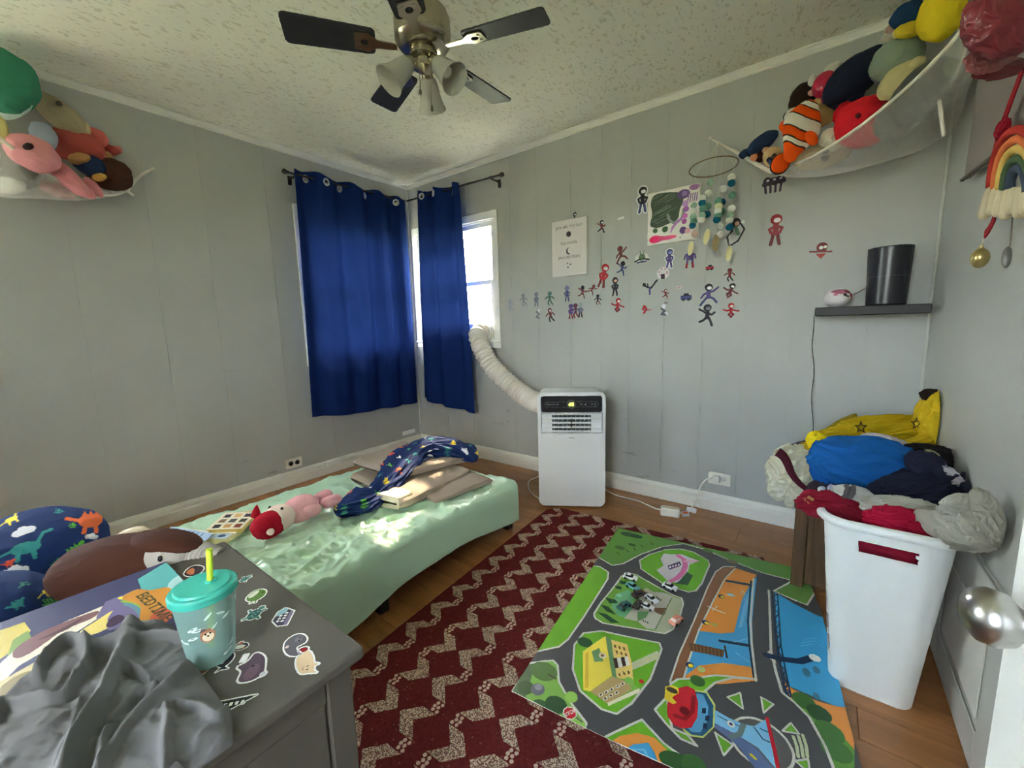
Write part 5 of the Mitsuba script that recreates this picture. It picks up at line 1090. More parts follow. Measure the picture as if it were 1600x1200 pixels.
    m = trimesh.Trimesh(np.c_[X, Y, z], f, process=False); m.remove_unreferenced_vertices()
    # close it down to the lid
    e = m.edges_sorted; uq, cnt = np.unique(e, axis=0, return_counts=True); bd_ = set(map(tuple, uq[cnt == 1]))
    be = np.array([ed for ed in m.edges if tuple(sorted(ed)) in bd_])
    n = len(m.vertices); low = m.vertices.copy(); low[:, 2] = CZ + 0.0008 + np.where((low[:, 0] < BOOK[1]) & (low[:, 0] > BOOK[0]) & (low[:, 1] > BOOK[2]) & (low[:, 1] < BOOK[3]), 0.0125, 0)
    vv = np.vstack([m.vertices, low]); ff = np.vstack([m.faces, np.c_[be[:, 1], be[:, 0], be[:, 0] + n], np.c_[be[:, 1], be[:, 0] + n, be[:, 1] + n]])
    m = trimesh.Trimesh(vv, ff, process=False); m.remove_unreferenced_vertices()
    t = thing('trousers', 'crumpled grey jersey trousers heaped on the chest in the foreground', 'trousers')
    add('cloth', m, skin((110, 111, 113), 0.0009, 420), t, 50)
trousers()

# ------------------------------------------------------------------ on the bed
def px_scale(P): return float((P - CAM) @ ROT[2]) / FOC
def pplane(px, py, A, B, off=0.0):
    """Where the photograph's pixel meets the upright plane through the plan points A and B, moved off metres away from the camera."""
    A, B = np.array(A, float), np.array(B, float); t = (B - A) / np.linalg.norm(B - A); n = np.array([-t[1], t[0]])
    if n @ (CAM[:2] - A) > 0: n = -n
    d = ROT.T @ np.array([(px - 800) / FOC, (py - 600) / FOC, 1.0])
    s = ((A + n * off - CAM[:2]) @ n) / (d[:2] @ n)
    return CAM + d * s
R3, U3, F3 = ROT[0], -ROT[1], ROT[2]
def turned(m, P, rot):
    """Lays a shape's x to the right and its z up as seen from where the photograph was taken, then turns it by rot in that plane."""
    a = math.radians(rot); X = R3 * math.cos(a) + U3 * math.sin(a); Z = -R3 * math.sin(a) + U3 * math.cos(a)
    return frame(m, P, X, F3, Z)
def stuffed(P, rx, ry, rot=0, deep=0.8, amp=0.06, freq=2.2, seed=0, sub=4, fold=False, stretch=(1, 1, 1), power=1.0):
    s = px_scale(P); r = (rx * s, deep * min(rx, ry) * s, ry * s)
    m = garment((0, 0, 0), r, amp=amp, freq=freq, seed=seed, sub=5, stretch=stretch) if fold else blob((0, 0, 0), r, amp=amp, freq=freq, seed=seed, sub=sub, power=power)
    return turned(m, P, rot)

DINO = [(226, 110, 66), (214, 214, 222), (96, 176, 66), (60, 140, 140), (224, 200, 70), (200, 80, 60)]
def dino_poly(kind, x, y, s, rot):
    if kind == 'cloud': p = unary_union([disc(-.3, 0, .22), disc(0, .1, .28), disc(.32, 0, .22), sg.box(-.35, -.2, .35, .02)])
    elif kind == 'leaf': p = unary_union([line([(0, -.5), (0, .5)], .06)] + [line([(0, -.3 + .18 * k), (sgn * .34, -.1 + .18 * k)], .09) for k in range(4) for sgn in (-1, 1)])
    elif kind == 'long': p = unary_union([disc(0, 0, .3, 1.4, .8), line([(.3, .1), (.5, .5), (.72, .55)], .13), line([(-.3, 0), (-.8, -.15)], .10), line([(-.2, -.1), (-.25, -.45)], .14), line([(.2, -.1), (.22, -.45)], .14)])
    else: p = unary_union([disc(0, 0, .34, 1.2, .9), line([(.25, .15), (.5, .3)], .26), line([(-.3, 0), (-.75, .15)], .14), line([(-.15, -.2), (-.2, -.5)], .15), line([(.15, -.2), (.2, -.5)], .15)] + [sg.Polygon([(-.3 + .2 * k, .2), (-.2 + .2 * k, .48), (-.1 + .2 * k, .22)]) for k in range(3)])
    return affinity.translate(affinity.scale(affinity.rotate(p, rot, origin=(0, 0)), s, s, origin=(0, 0)), x, y)
def dino_layers(seed, x0, x1, y0, y1, step):
    r = random.Random(seed); L = []; kinds = ['beast', 'cloud', 'long', 'leaf', 'beast', 'leaf']
    k = 0; y = y0
    while y < y1:
        x = x0 + (step / 2 if int(round((y - y0) / step)) % 2 else 0)
        while x < x1:
            kd = kinds[k % 6]; k += 1
            c = (222, 224, 230) if kd == 'cloud' else DINO[r.choice([0, 2, 3, 4, 5])] if kd != 'leaf' else r.choice([(70, 150, 120), (110, 170, 80), (60, 130, 140)])
            L.append((dino_poly(kd, x + r.uniform(-.1, .1) * step, y + r.uniform(-.1, .1) * step, step * r.uniform(.36, .5), r.uniform(-40, 40)), c)); x += step
        y += step
    return L
NAVY = (30, 48, 96)
def facing(c):
    n = (np.asarray(c, float) - CAM) / np.linalg.norm(np.asarray(c, float) - CAM); X = np.cross(n, [0, 0, 1.0]); X /= np.linalg.norm(X)
    return X, np.cross(X, n), n
def print_at(c, items):
    """Shapes of the print on a cushion centred on c, each put where the photograph shows it on the cushion's face."""
    c = np.asarray(c, float); X, Y, n = facing(c); L = []
    for kind, px, py, size, rot, col in items:
        d = ROT.T @ np.array([(px - 800) / FOC, (py - 600) / FOC, 1.0]); q = CAM + d * ((c - CAM) @ n) / (d @ n) - c
        L.append((dino_poly(kind, q @ X, q @ Y, 0.55 * size * px_scale(c), rot), col))
    return L
def bedding():
    # beige blanket folded in layers at the far end
    t = thing('folded_blanket', 'taupe fleece blanket folded at the far end of the bed', 'blanket')
    P = lambda a, b, z: at(a, b, 2, z)
    def slab(c4, z0, z1, r, seed, name, col):
        q = np.array([p[:2] for p in c4]); 
        def fn(u, v):
            # a closed cushion-like fold: around the cross-section u, along v
            a = u * 2 * PI
            A = q[0] + np.outer(v, q[1] - q[0]); B = q[3] + np.outer(v, q[2] - q[3])
            ex = 2.0 / 6.0
            cx = np.sign(np.cos(a)) * np.abs(np.cos(a)) ** ex; cz = np.sign(np.sin(a)) * np.abs(np.sin(a)) ** ex
            k = np.clip(np.minimum(v, 1 - v) / 0.06, 0, 1) ** 0.5
            xy = (A + B) / 2 + (B - A) / 2 * (cx * (0.94 + 0.06 * k))[:, None]
            z = (z0 + z1) / 2 + (z1 - z0) / 2 * cz * (0.25 + 0.75 * k)
            n_ = np.stack([xy[:, 0] * 9, xy[:, 1] * 9, cz * 0], 1)
            return np.c_[xy + 0.012 * (np.stack([noise(n_ * .5 + seed, 1), noise(n_ * .5 + seed + 3, 2)], 1) - 0.5), z + (cz > -0.2) * 0.030 * (fbm(n_ * 0.6 + seed, 3, seed) - 0.5)]
        u, v = [a.ravel() for a in np.meshgrid(np.linspace(0, 1, 97), np.linspace(0, 1, 70), indexing='ij')]
        p = fn(u, v); i = np.arange(97 * 70).reshape(97, 70)
        A, B, Cc, Dd = (x.ravel() for x in (i[:-1, :-1], i[1:, :-1], i[1:, 1:], i[:-1, 1:]))
        add(name, trimesh.Trimesh(p, np.vstack([np.stack([A, Cc, B], 1), np.stack([A, Dd, Cc], 1)]), process=False), col, t, True)
    fl = skin((150, 138, 126), 0.003, 150)
    slab([(0.93, -0.93), (1.06, -1.42), (1.62, -1.50), (1.60, -0.98)], MZ + 0.010, MZ + 0.065, 0.03, 1, 'lower_fold', fl)
    slab([(0.90, -0.91), (1.00, -1.36), (1.40, -1.36), (1.52, -0.93)], MZ + 0.068, MZ + 0.118, 0.03, 2, 'upper_fold', fl)
    slab([(1.50, -0.94), (1.46, -1.34), (1.70, -1.36), (1.76, -0.99)], MZ + 0.012, MZ + 0.040, 0.03, 5, 'loose_corner', fl)
    slab([(1.44, -1.42), (1.47, -1.535), (1.60, -1.50), (1.60, -1.40)], MZ + 0.012, MZ + 0.082, 0.03, 7, 'pale_lining_fold', skin((206, 200, 178), 0.002, 200))
    # dinosaur blanket twisted over it
    t2 = thing('dinosaur_blanket', 'navy blanket with green and yellow dinosaurs twisted across the folded taupe blanket', 'blanket')
    path = smoothpath([(1.33, -1.66, 0.318), (1.42, -1.54, 0.33), (1.39, -1.38, 0.375), (1.29, -1.20, 0.405), (1.27, -1.03, 0.415), (1.40, -0.92, 0.405), (1.56, -0.92, 0.365)], 90)
    rad = np.interp(np.linspace(0, 1, 90), [0, .04, .12, .2, .35, .55, .75, .9, 1], [.01, .08, .09, .045, .065, .085, .10, .08, .01])
    n, seg = 90, 72
    tt = np.gradient(path, axis=0); tt /= np.linalg.norm(tt, axis=1, keepdims=True)
    side = np.cross(tt, [0, 0, 1.0]); side /= np.linalg.norm(side, axis=1, keepdims=True); up = np.cross(side, tt)
    a = np.arange(seg) * 2 * PI / seg
    I, J = np.meshgrid(np.arange(n), np.arange(seg), indexing='ij')
    rr = ridged(np.stack([I * 0.06, np.cos(a)[J] * 3.2 + I * .03, np.sin(a)[J] * 3.2], -1).reshape(-1, 3), 21, 3).reshape(n, seg)
    r = rad[:, None] * (0.80 + 0.75 * (rr - 0.35))
    v = path[:, None, :] + (r * np.cos(a)[None])[..., None] * side[:, None, :] * 1.3 + (r * np.sin(a)[None])[..., None] * up[:, None, :] * 0.60
    v[..., 2] = np.maximum(v[..., 2], MZ + 0.006)
    f = []
    i = np.arange(n * seg).reshape(n, seg); i2 = np.roll(i, -1, 1)
    f = np.vstack([np.stack([i[:-1].ravel(), i2[:-1].ravel(), i2[1:].ravel()], 1), np.stack([i[:-1].ravel(), i2[1:].ravel(), i[1:].ravel()], 1)])
    m = trimesh.Trimesh(v.reshape(-1, 3), f, process=False).subdivide()
    m.fix_normals()
    col = paint(m.vertices[:, :2] @ np.array([[1, 0.15], [-0.1, 1]]), NAVY, dino_layers(8, 0.9, 2.1, -1.9, -0.5, 0.085))
    add('cloth', m, nap(0.001, 300), t2, True, color=col)
    # big navy dinosaur cushions at the near end
    for k, (c, r, lab, rot) in enumerate((((0.92, -2.575, MZ + 0.115), (0.24, 0.19, 0.125), 'large navy cushion with orange dinosaur and white clouds at the far left', 10), ((1.575, -2.74, MZ + 0.135), (0.25, 0.20, 0.150), 'nearer navy dinosaur cushion behind the picture book', -8))):
        t3 = thing('dinosaur_cushion', lab, 'cushion')
        m = garment((0, 0, 0), r, amp=0.06, freq=1.5, seed=30 + k, sub=6, stretch=(1, 1, 1)); v = m.vertices
        m = xf(m, c, (0, 0, rot)); m.vertices[:, 2] = np.maximum(m.vertices[:, 2], MZ + 0.012)
        w = m.vertices
        if k == 0:
            q = np.stack([(w - c) @ facing(c)[0], (w - c) @ facing(c)[1]], 1)
            L = print_at(c, [('beast', 138, 815, 66, -15, DINO[0]), ('cloud', 38, 832, 40, 8, DINO[1]), ('cloud', 137, 840, 28, -30, DINO[1]), ('beast', 112, 862, 44, 20, DINO[2]), ('long', 42, 856, 62, -5, DINO[3]), ('cloud', 26, 890, 44, -6, DINO[1]), ('leaf', 70, 900, 20, 10, DINO[2]), ('beast', 18, 878, 18, 0, DINO[5]), ('leaf', 110, 824, 18, 30, DINO[2]), ('long', 18, 812, 30, 20, DINO[4]), ('beast', 85, 880, 24, 40, (60, 150, 90)), ('leaf', 92, 800, 20, 60, (60, 150, 140))])
        else:
            q = np.stack([(w - c) @ facing(c)[0], (w - c) @ facing(c)[1]], 1); L = print_at(c, [('long', 70, 926, 38, 15, DINO[4]), ('leaf', 72, 948, 44, 75, DINO[2]), ('beast', 118, 952, 22, 0, DINO[5]), ('long', 105, 922, 40, -35, (80, 160, 176)), ('beast', 20, 950, 30, 10, DINO[3]), ('leaf', 35, 918, 26, 70, (70, 140, 110)), ('cloud', 20, 975, 30, 0, DINO[1]), ('leaf', 140, 942, 18, 20, DINO[3])])
        add('cover', m, nap(0.0008, 300), t3, True, color=paint(q, NAVY, L))
    # pink plush, lying
    t4 = thing('pink_plush', 'pink plush animal with a crimson hood lying across the mint sheet', 'plush toy')
    pk = skin((226, 170, 178), 0.004, 130); cr = skin((168, 28, 46), 0.003, 160); cream = skin((226, 206, 198), 0.004, 130)
    Z0 = MZ + 0.016
    d = at(525, 780, 2, MZ + 0.04) - at(415, 828, 2, MZ + 0.05); d[2] = 0; L_ = np.linalg.norm(d); d /= L_; e = np.array([-d[1], d[0], 0]); o = at(415, 828, 2, MZ + 0.05); o[2] = Z0
    Q = lambda s, w, h: o + d * s + e * w + np.array([0, 0, h])
    add('body', cat_([]) if False else chain([Q(.09, 0, .055), Q(.17, .005, .055), Q(.25, .0, .05)], [.052, .060, .050], 20), pk, t4, True)
    hd = add('head', xf(blob((0, 0, 0), (.066, .062, .055), amp=.05, seed=4), tuple(Q(.065, .004, .058))), cream, t4, True)
    add('hood', xf(blob((0, 0, 0), (.056, .068, .056), amp=.08, seed=6), tuple(Q(.012, -.004, .052))), cr, t4, True)
    add('ear', orient(lathe([(0, .05), (.012, .03), (.02, 0), (.0, -.01)], 14), Q(-.005, .05, .085), (-.2, .3, 1)), cr, t4, True)
    add('ear', xf(blob((0, 0, 0), (.020, .014, .014), seed=2, sub=3), tuple(Q(-.015, -.055, .045))), cream, t4, True)
    add('eye', xf(blob((0, 0, 0), (.006, .006, .006), amp=0, sub=2), tuple(Q(.05, .035, .105))), mat((30, 26, 28), 0.2), hd, True)
    add('eye', xf(blob((0, 0, 0), (.006, .006, .006), amp=0, sub=2), tuple(Q(.06, -.03, .108))), mat((30, 26, 28), 0.2), hd, True)
    for s, w, h, s2, w2, h2 in ((.13, .05, .05, .20, .075, .04), (.14, -.05, .05, .21, -.07, .035), (.26, .03, .045, .36, .03, .045), (.25, -.03, .04, .345, -.055, .03)):
        add('limb', chain([Q(s, w, h), Q((s + s2) / 2, (w + w2) / 2 + .005, h + .004), Q(s2, w2, h2)], [.026, .028, .032], 16), pk, t4, True)
    # brown plush with a ribbed grey face
    t5 = thing('brown_plush', 'dark brown plush with a pale grey face lying behind the toy chest', 'plush toy')
    br = skin((72, 44, 36), 0.004, 140); gy = skin((172, 168, 164), 0.003, 150)
    bc = pplane(190, 888, (1.76, -2.55), (1.80, -2.2)); s = px_scale(bc)
    add('body', turned(blob((0, 0, 0), (112 * s, 0.075, 52 * s), amp=.05, seed=12, sub=5), bc, 10), br, t5, True)
    add('tail_tuft', turned(blob((0, 0, 0), (30 * s, .03, 14 * s), amp=.12, seed=3), pplane(205, 838, (1.66, -2.55), (1.70, -2.2)), 18), skin((222, 210, 186), 0.003, 150), t5, True)
    add('arm', turned(blob((0, 0, 0), (40 * s, .05, 16 * s), amp=.05, seed=9), pplane(222, 846, (1.70, -2.55), (1.74, -2.2)), 5), br, t5, True)
    fc = pplane(266, 870, (1.86, -2.55), (1.88, -2.2), -.01); s = px_scale(fc)
    hd = add('face', turned(blob((0, 0, 0), (36 * s, .05, 33 * s), amp=.04, seed=8), fc, -20), gy, t5, True)
    fq = pplane(262, 846, (1.86, -2.55), (1.88, -2.2), .005); add('hood', turned(blob((0, 0, 0), (52 * s, .05, 16 * s), amp=.05, seed=14), fq, -8), br, t5, True)
    mz = pplane(305, 870, (1.90, -2.55), (1.92, -2.2))
    pts = [mz + R3 * s * x_ + U3 * s * (-x_ * .06) for x_ in np.linspace(-30, 42, 60)]
    rr_ = (np.interp(np.linspace(0, 1, 60), [0, .5, 1], [27, 23, 15]) + 1.6 * np.sin(np.arange(60) * 1.3)) * s
    add('ribbed_muzzle', tube(pts, rr_, 20), gy, hd, True)
    for a, b in ((250, 873), (234, 908)):
        e0 = pplane(a, b, (1.86, -2.55), (1.88, -2.2), -0.052); add('eye', turned(blob((0, 0, 0), (3.2 * s, .004, 4.5 * s), amp=0, sub=2), e0, 0), mat((20, 20, 22), 0.15), hd, True)
    # books and papers by the wall side
    def flat(name, lab, cat, quad, z, th, layers, base, sidec=(226, 222, 206)):
        t_ = thing(name, lab, cat)
        q = [at(a, b, 2, z) for a, b in quad]
        e1, e2 = q[1] - q[0], q[3] - q[0]
        add('leaves', prism([p[:2] for p in q], th - 0.0012) if th > .004 else prism([p[:2] for p in q], 0.001), mat(sidec, 0.7), t_); k = list(scene)[-1]
        scene[k]['to_world'] = T().translate([0, 0, z - th])
        L = [(sg.box(0, 0, 1, 1), base)] + layers
        m, col = flatprint(L, sg.box(0, 0, 1, 1)); v = m.vertices
        w = q[0] + np.outer(v[:, 0], e1) + np.outer(v[:, 1], e2); w[:, 2] = z + 0.0004
        mm = trimesh.Trimesh(w, m.faces, process=False)
        if np.cross(e1, e2)[2] < 0: mm.invert()
        add('printed_page', mm, vmat(0.6, 0.3), t_, color=col)
    rows = [(sg.box(.08, .12 + .11 * k, .92, .16 + .11 * k), (120, 150, 190)) for k in range(7)]
    flat('notepad', 'pale blue lined notepad lying on the bed beyond the brown plush', 'notepad', [(238, 846), (268, 823), (326, 829), (308, 858)], MZ + 0.035, 0.006, rows, (168, 194, 220))
    grid = [(sg.box(.08 + .3 * i, .1 + .3 * j, .28 + .3 * i, .3 + .3 * j), c) for (i, j), c in {(0, 0): (60, 60, 60), (1, 0): (130, 110, 90), (2, 0): (50, 50, 54), (0, 1): (196, 150, 90), (1, 1): (90, 90, 90), (2, 1): (210, 170, 110), (0, 2): (120, 60, 50), (1, 2): (70, 70, 70), (2, 2): (60, 60, 66)}.items()]
    flat('board_book', 'cream activity book with rows of small dark pictures, beside the pink plush', 'book', [(322, 828), (352, 801), (402, 797), (378, 826)], MZ + 0.036, 0.018, grid, (226, 220, 198), (214, 190, 110))
    flat('folded_paper', 'yellowish paper folded open between the notepad and the chest', 'paper', [(300, 850), (330, 832), (372, 828), (350, 852)], MZ + 0.024, 0.002, [(sg.box(.5, .2, .95, .75), (176, 196, 210)), (disc(.75, .5, .12), (70, 90, 120))], (170, 170, 120))
bedding()

# ------------------------------------------------------------------ back wall: sign, painting, decals, mobile, shelf
def on_wall(m, o, th=0.0):
    """From a drawing in x, y to the back wall, at the point o; the drawing's z comes out of the wall."""
    v = m.vertices; r = trimesh.Trimesh(np.c_[o[0] + v[:, 0], -th - v[:, 2], o[2] + v[:, 1]], m.faces, process=False); return r
def sign():
    a, b, c = at(862, 346, 1, -.02), at(917, 342, 1, -.02), at(865, 432, 1, -.02)
    w, h = b[0] - a[0], a[2] - c[2]; o = np.array([(a[0] + b[0]) / 2, 0, (a[2] + c[2]) / 2 - 0.008])
    t = thing('canvas_sign', 'white canvas sign reading you are my sun, my moon and my stars', 'sign')
    add('canvas', box(o[0] - w / 2, o[0] + w / 2, -0.022, -0.0005, o[2] - h / 2, o[2] + h / 2, 0.003), mat((216, 210, 206), 0.8), t)
    ink = mat((112, 106, 106), 0.8); dk_ = mat((66, 60, 64), 0.8)
    for s, y, hh in (('you are my sun', .135, .021), ('my moon', .025, .021), ('and my stars', -.070, .021)):
        tm = meshkit.text_mesh(s, hh, 0.0006); k = min(1, 0.80 * w / (tm.bounds[1, 0] - tm.bounds[0, 0])); tm.apply_scale([k, 1, 1]); tm.apply_translation((-tm.bounds[:, 0].mean(), y, 0.0002))
        add('lettering', on_wall(tm, o, 0.022), ink, t)
    add('printed_sun', on_wall(prism(star(0, .092, .021, 12, .82), .0006), o, .0222), dk_, t)
    add('printed_moon', on_wall(prism(disc(0, -.022, .022).difference(disc(.010, -.019, .020)), .0006), o, .0222), dk_, t)
    for x, y in ((-.012, -.105), (.012, -.113), (-.006, -.131)): add('printed_star', on_wall(prism(star(x, y, .009), .0006), o, .0222), dk_, t)
sign()
def painting():
    a, b, c = at(1013, 303, 1, -.012), at(1094, 290, 1, -.012), at(1014, 384, 1, -.012)
    w, h = b[0] - a[0], a[2] - c[2]
    t = thing('child_painting', "child's painting in green, purple and pink brushed on a white canvas", 'painting')
    x0, z0 = a[0], c[2]
    add('canvas', box(x0, x0 + w, -0.014, -0.0005, z0, z0 + h, 0.002), mat((230, 226, 218), 0.8), t)
    U, V = at(1013, 384, 1, -.014), None
    rg = random.Random(4); L = [(sg.box(0, 0, w, h), (232, 226, 218))]
    S = lambda pts, wd, c: L.append((line([(x * w, y * h) for x, y in pts], wd * w), c))
    green = spl([(w * x, h * y) for x, y in [(.06, .78), (.10, .92), (.30, .96), (.52, .93), (.66, .88), (.70, .74), (.64, .60), (.60, .42), (.42, .36), (.2, .32), (.06, .38), (.09, .56)]])
    L.append((green, (74, 88, 74)))
    for k in range(26):
        y = rg.uniform(.4, .9); x = rg.uniform(.1, .35)
        q = line([(x * w, y * h), ((x + .15) * w, (y + .05) * h), ((x + rg.uniform(.2, .35)) * w, (y + .10) * h)], .016 * w)
        L.append((q.intersection(green), rg.choice([(96, 112, 92), (58, 76, 58), (112, 122, 108), (50, 84, 52)])))
    for k in range(22): S([(.36 + .28 * math.cos(t_) * .55 + .2, .56 + .2 * math.sin(t_)) for t_ in np.linspace(3.3, 6.4, 9)] if k == 0 else [(.80, .1), (.80, .1)], .05 if k == 0 else .001, (140, 146, 140))
    L.append((disc(.70 * w, .86 * h, .11 * w, 1.1, .8), (104, 76, 132))); L.append((disc(.72 * w, .87 * h, .05 * w), (150, 126, 180)))
    L.append((disc(.90 * w, .95 * h, .08 * w, 1.2, .7), (150, 96, 156)))
    for k in range(5): S([(.80 + .04 * k, .84), (.78 + .04 * k, .70)], .022, (140, 100, 158))
    for x, y, r, c in ((.74, .68, .06, (196, 150, 206)), (.76, .58, .055, (170, 100, 178)), (.74, .46, .05, (206, 110, 190)), (.73, .36, .05, (176, 84, 160)), (.16, .27, .05, (70, 96, 66)), (.36, .27, .06, (60, 96, 56)), (.71, .20, .07, (110, 72, 134)), (.80, .18, .055, (224, 176, 182)), (.90, .62, .06, (140, 170, 150)), (.66, .07, .012, (60, 50, 60))):
        L.append((disc(x * w, y * h, r * w, 1, 1), c))
    S([(.50, .26), (.58, .36), (.68, .42)], .05, (182, 120, 190)); S([(.48, .20), (.52, .28)], .03, (190, 130, 196))
    L.append((spl([(w * x, h * y) for x, y in [(.04, .10), (.14, .18), (.3, .15), (.5, .14), (.6, .11), (.5, .07), (.3, .06), (.1, .04)]]), (238, 90, 140)))
    L.append((spl([(w * x, h * y) for x, y in [(.05, .09), (.14, .16), (.24, .12), (.16, .05)]]), (250, 50, 120)))
    m, col = flatprint(L, sg.box(.002, .002, w - .002, h - .002))
    add('brushed_paint', on_wall(m, np.array([x0, 0, z0]), 0.0145), vmat(0.5), t, color=col)
painting()

def fig(pose=0, c1=(150, 40, 50), c2=(60, 60, 110), head=(150, 40, 50), face=None, border=None, flip=False):
    """A little cartoon figure about one unit tall."""
    P_ = [dict(a=[(-.18, .02), (-.12, -.12)], b=[(.18, .02), (.12, -.12)], l=[(-.08, -.28), (-.12, -.48)], r=[(.08, -.28), (.12, -.48)]),
          dict(a=[(-.2, .18), (-.34, .26)], b=[(.18, .0), (.3, .1)], l=[(-.16, -.24), (-.3, -.3)], r=[(.12, -.22), (.2, -.46)]),
          dict(a=[(-.2, .0), (-.3, -.14)], b=[(.2, .14), (.38, .28)], l=[(-.2, -.3), (-.32, -.46)], r=[(.22, -.2), (.34, -.36)]),
          dict(a=[(-.2, .02), (-.4, .1)], b=[(.22, .02), (.42, -.02)], l=[(-.12, -.2), (.02, -.34)], r=[(.14, -.2), (.0, -.36)]),
          dict(a=[(-.2, .1), (-.36, -.02)], b=[(.2, .1), (.34, -.06)], l=[(-.14, -.28), (-.06, -.46)], r=[(.1, -.26), (.24, -.44)])][pose]
    L = [(line([(-.05, -.12)] + P_['l'], .10), c2), (line([(.05, -.12)] + P_['r'], .10), c2), (line([(0, .12), (0, -.12)], .17), c1), (line([(-.05, .08)] + P_['a'], .085), c1), (line([(.05, .08)] + P_['b'], .085), c1), (disc(0, .31, .16, 1.05, 1), head)]
    if face: L += [(disc(.03, .28, .09, 1.1, .8), face)]
    if border: L = bordered(L, .045, border)
    if flip: L = [(affinity.scale(p, -1, 1, origin=(0, 0)), c) for p, c in L]
    return L
def decal(layers, px, py, hpx, label, rot=0, th=0.0008, group=None):
    o = at(px, py, 1, -0.001); s = hpx * px_scale(o) * 1.03
    m, col = flatprint([(affinity.rotate(p, rot, origin=(0, 0)), c) for p, c in layers]); m.vertices *= s
    add('wall_decal', on_wall(m, o, th), vmat(0.5, 0.3), None, color=col, label=label, cat='wall decal', group=group)
RD_, DR, BK, BL, PU, GN, MA, WH_, SK_ = (168, 40, 52), (120, 44, 46), (44, 40, 48), (66, 72, 120), (86, 70, 130), (70, 110, 90), (112, 54, 58), (224, 224, 224), (206, 160, 136)
def car_dec(c, c2=(40, 40, 60)):
    return [(sg.box(-.5, -.25, .5, .1).buffer(.06), c), (sg.Polygon([(-.3, .1), (-.2, .38), (.22, .38), (.34, .1)]), c2), (disc(-.27, -.28, .14), BK), (disc(.27, -.28, .14), BK)]
decal(fig(0, BK, BL, BK, WH_, WH_), 1004, 311, 38, 'white edged decal of a long haired figure beside the top left corner of the painting')
decal(fig(1, DR, BK, BK, WH_), 940, 354, 20, 'small dark running figure decal right of the canvas sign')
decal([(disc(0, .2, .28), BK), (disc(.05, .15, .14), WH_), (line([(0, 0), (-.1, -.5)], .2), BK)], 898, 337, 11, 'tiny dark decal on top of the canvas sign')
decal(fig(2, MA, MA, MA), 970, 397, 26, 'maroon crouching figure decal left of the insect decal', 10)
decal([(disc(0, -.05, .42, 1.2, .75), (206, 204, 196)), (disc(0, .0, .24), (92, 116, 84)), (line([(-.5, -.25), (-.1, -.1)], .1), BK), (line([(.5, -.2), (.1, -.1)], .1), BK), (line([(-.1, .15), (-.15, .45)], .05), (92, 116, 84)), (line([(.1, .15), (.15, .45)], .05), (92, 116, 84)), (line([(-.35, -.35), (.3, -.3)], .1), BL)], 1003, 402, 21, 'green insect like decal on a pale patch below the painting')
decal(fig(0, RD_, DR, RD_, (226, 220, 220)), 943, 430, 36, 'tall red figure decal leaning right below the canvas sign corner', -14)
decal(fig(1, BL, BL, BK), 972, 419, 22, 'small blue dancing figure decal just below the maroon crouching one', -10, )
decal(fig(0, BK, BK, BK, SK_), 961, 447, 28, 'boy shaped decal in dark clothes above the red leaping figure decal')
decal(fig(3, RD_, DR, RD_, (230, 214, 214)), 965, 478, 25, 'bright red leaping figure decal at the bottom of the decal cluster', -8)
decal(fig(1, MA, MA, BK), 910, 456, 20, 'small brown striding figure decal below the canvas sign', -5)
decal(fig(2, MA, MA, MA), 925, 452, 17, 'smallest maroon figure decal beside the striding brown one', -35)
decal(fig(4, BK, DR, BK), 934, 468, 16, 'small dark figure decal with bent arms under the pair of maroon ones')
decal(fig(0, BL, BL, (120, 120, 150)), 886, 458, 24, 'slim blue grey figure decal below the left of the canvas sign')
decal(fig(0, PU, DR, PU) + [(affinity.translate(p, .34, .02), c) for p, c in fig(4, (90, 60, 90), DR, (100, 60, 80))] + [(affinity.translate(p, .7, .06), c) for p, c in fig(0, (110, 110, 130), BK, (150, 160, 160))], 892, 486, 23, 'decal of three figures standing together in the lower row')
decal(fig(4, GN, GN, (80, 120, 110)), 859, 466, 22, 'green figure decal in the left part of the decals')
decal(fig(4, MA, BK, MA, (200, 190, 200)), 860, 492, 22, 'dark red figure decal directly below the green one', 8)
decal(fig(0, (110, 116, 132), (110, 116, 132), (120, 126, 140)), 838, 467, 22, 'thin grey figure decal left of the green one')
decal([(line([(.2, .3), (-.1, .2), (.15, 0), (-.15, -.25), (.2, -.35)], .14), (120, 116, 128)), (disc(.15, .32, .14), (206, 206, 210))], 840, 491, 17, 'grey curled decal below the thin grey figure')
decal(fig(4, (128, 134, 146), (128, 134, 146), (128, 134, 146)), 818, 468, 19, 'pale grey figure decal, second from the left in the row', 6)
decal(fig(4, (150, 158, 172), (150, 158, 172), (150, 158, 172)), 797, 476, 18, 'faintest grey figure decal at the left end of the row')
decal([(line([(-.4, .3), (-.1, .35), (.1, .1), (.4, -.4)], .26), (86, 92, 106))], 785, 272, 13, 'small grey wing shaped decal by the bare end of the curtain rod') if False else None
decal([(sg.box(-.5, -.12, .5, .12).buffer(.06), (222, 222, 220))], 970, 341, 9, 'small white strip decal between the running figure and the painting', 8)
decal(fig(0, PU, PU, BL, (150, 150, 196), WH_), 1046, 403, 28, 'lavender figure decal with bobbed hair right below the painting')
decal([(line([(-.14, .0), (-.16, -.3)], .13), PU), (line([(.14, .0), (.16, -.3)], .13), PU), (sg.box(-.2, -.02, .2, .34).buffer(.03), PU), (line([(-.26, .3), (-.34, .04)], .1), PU), (line([(.26, .3), (.34, .04)], .1), PU), (line([(-.18, -.3), (-.2, -.48)], .14), RD_), (line([(.18, -.3), (.2, -.48)], .14), RD_), (disc(0, .44, .15), DR)], 1078, 405, 24, 'purple figure decal with red boots below the left feather of the mobile')
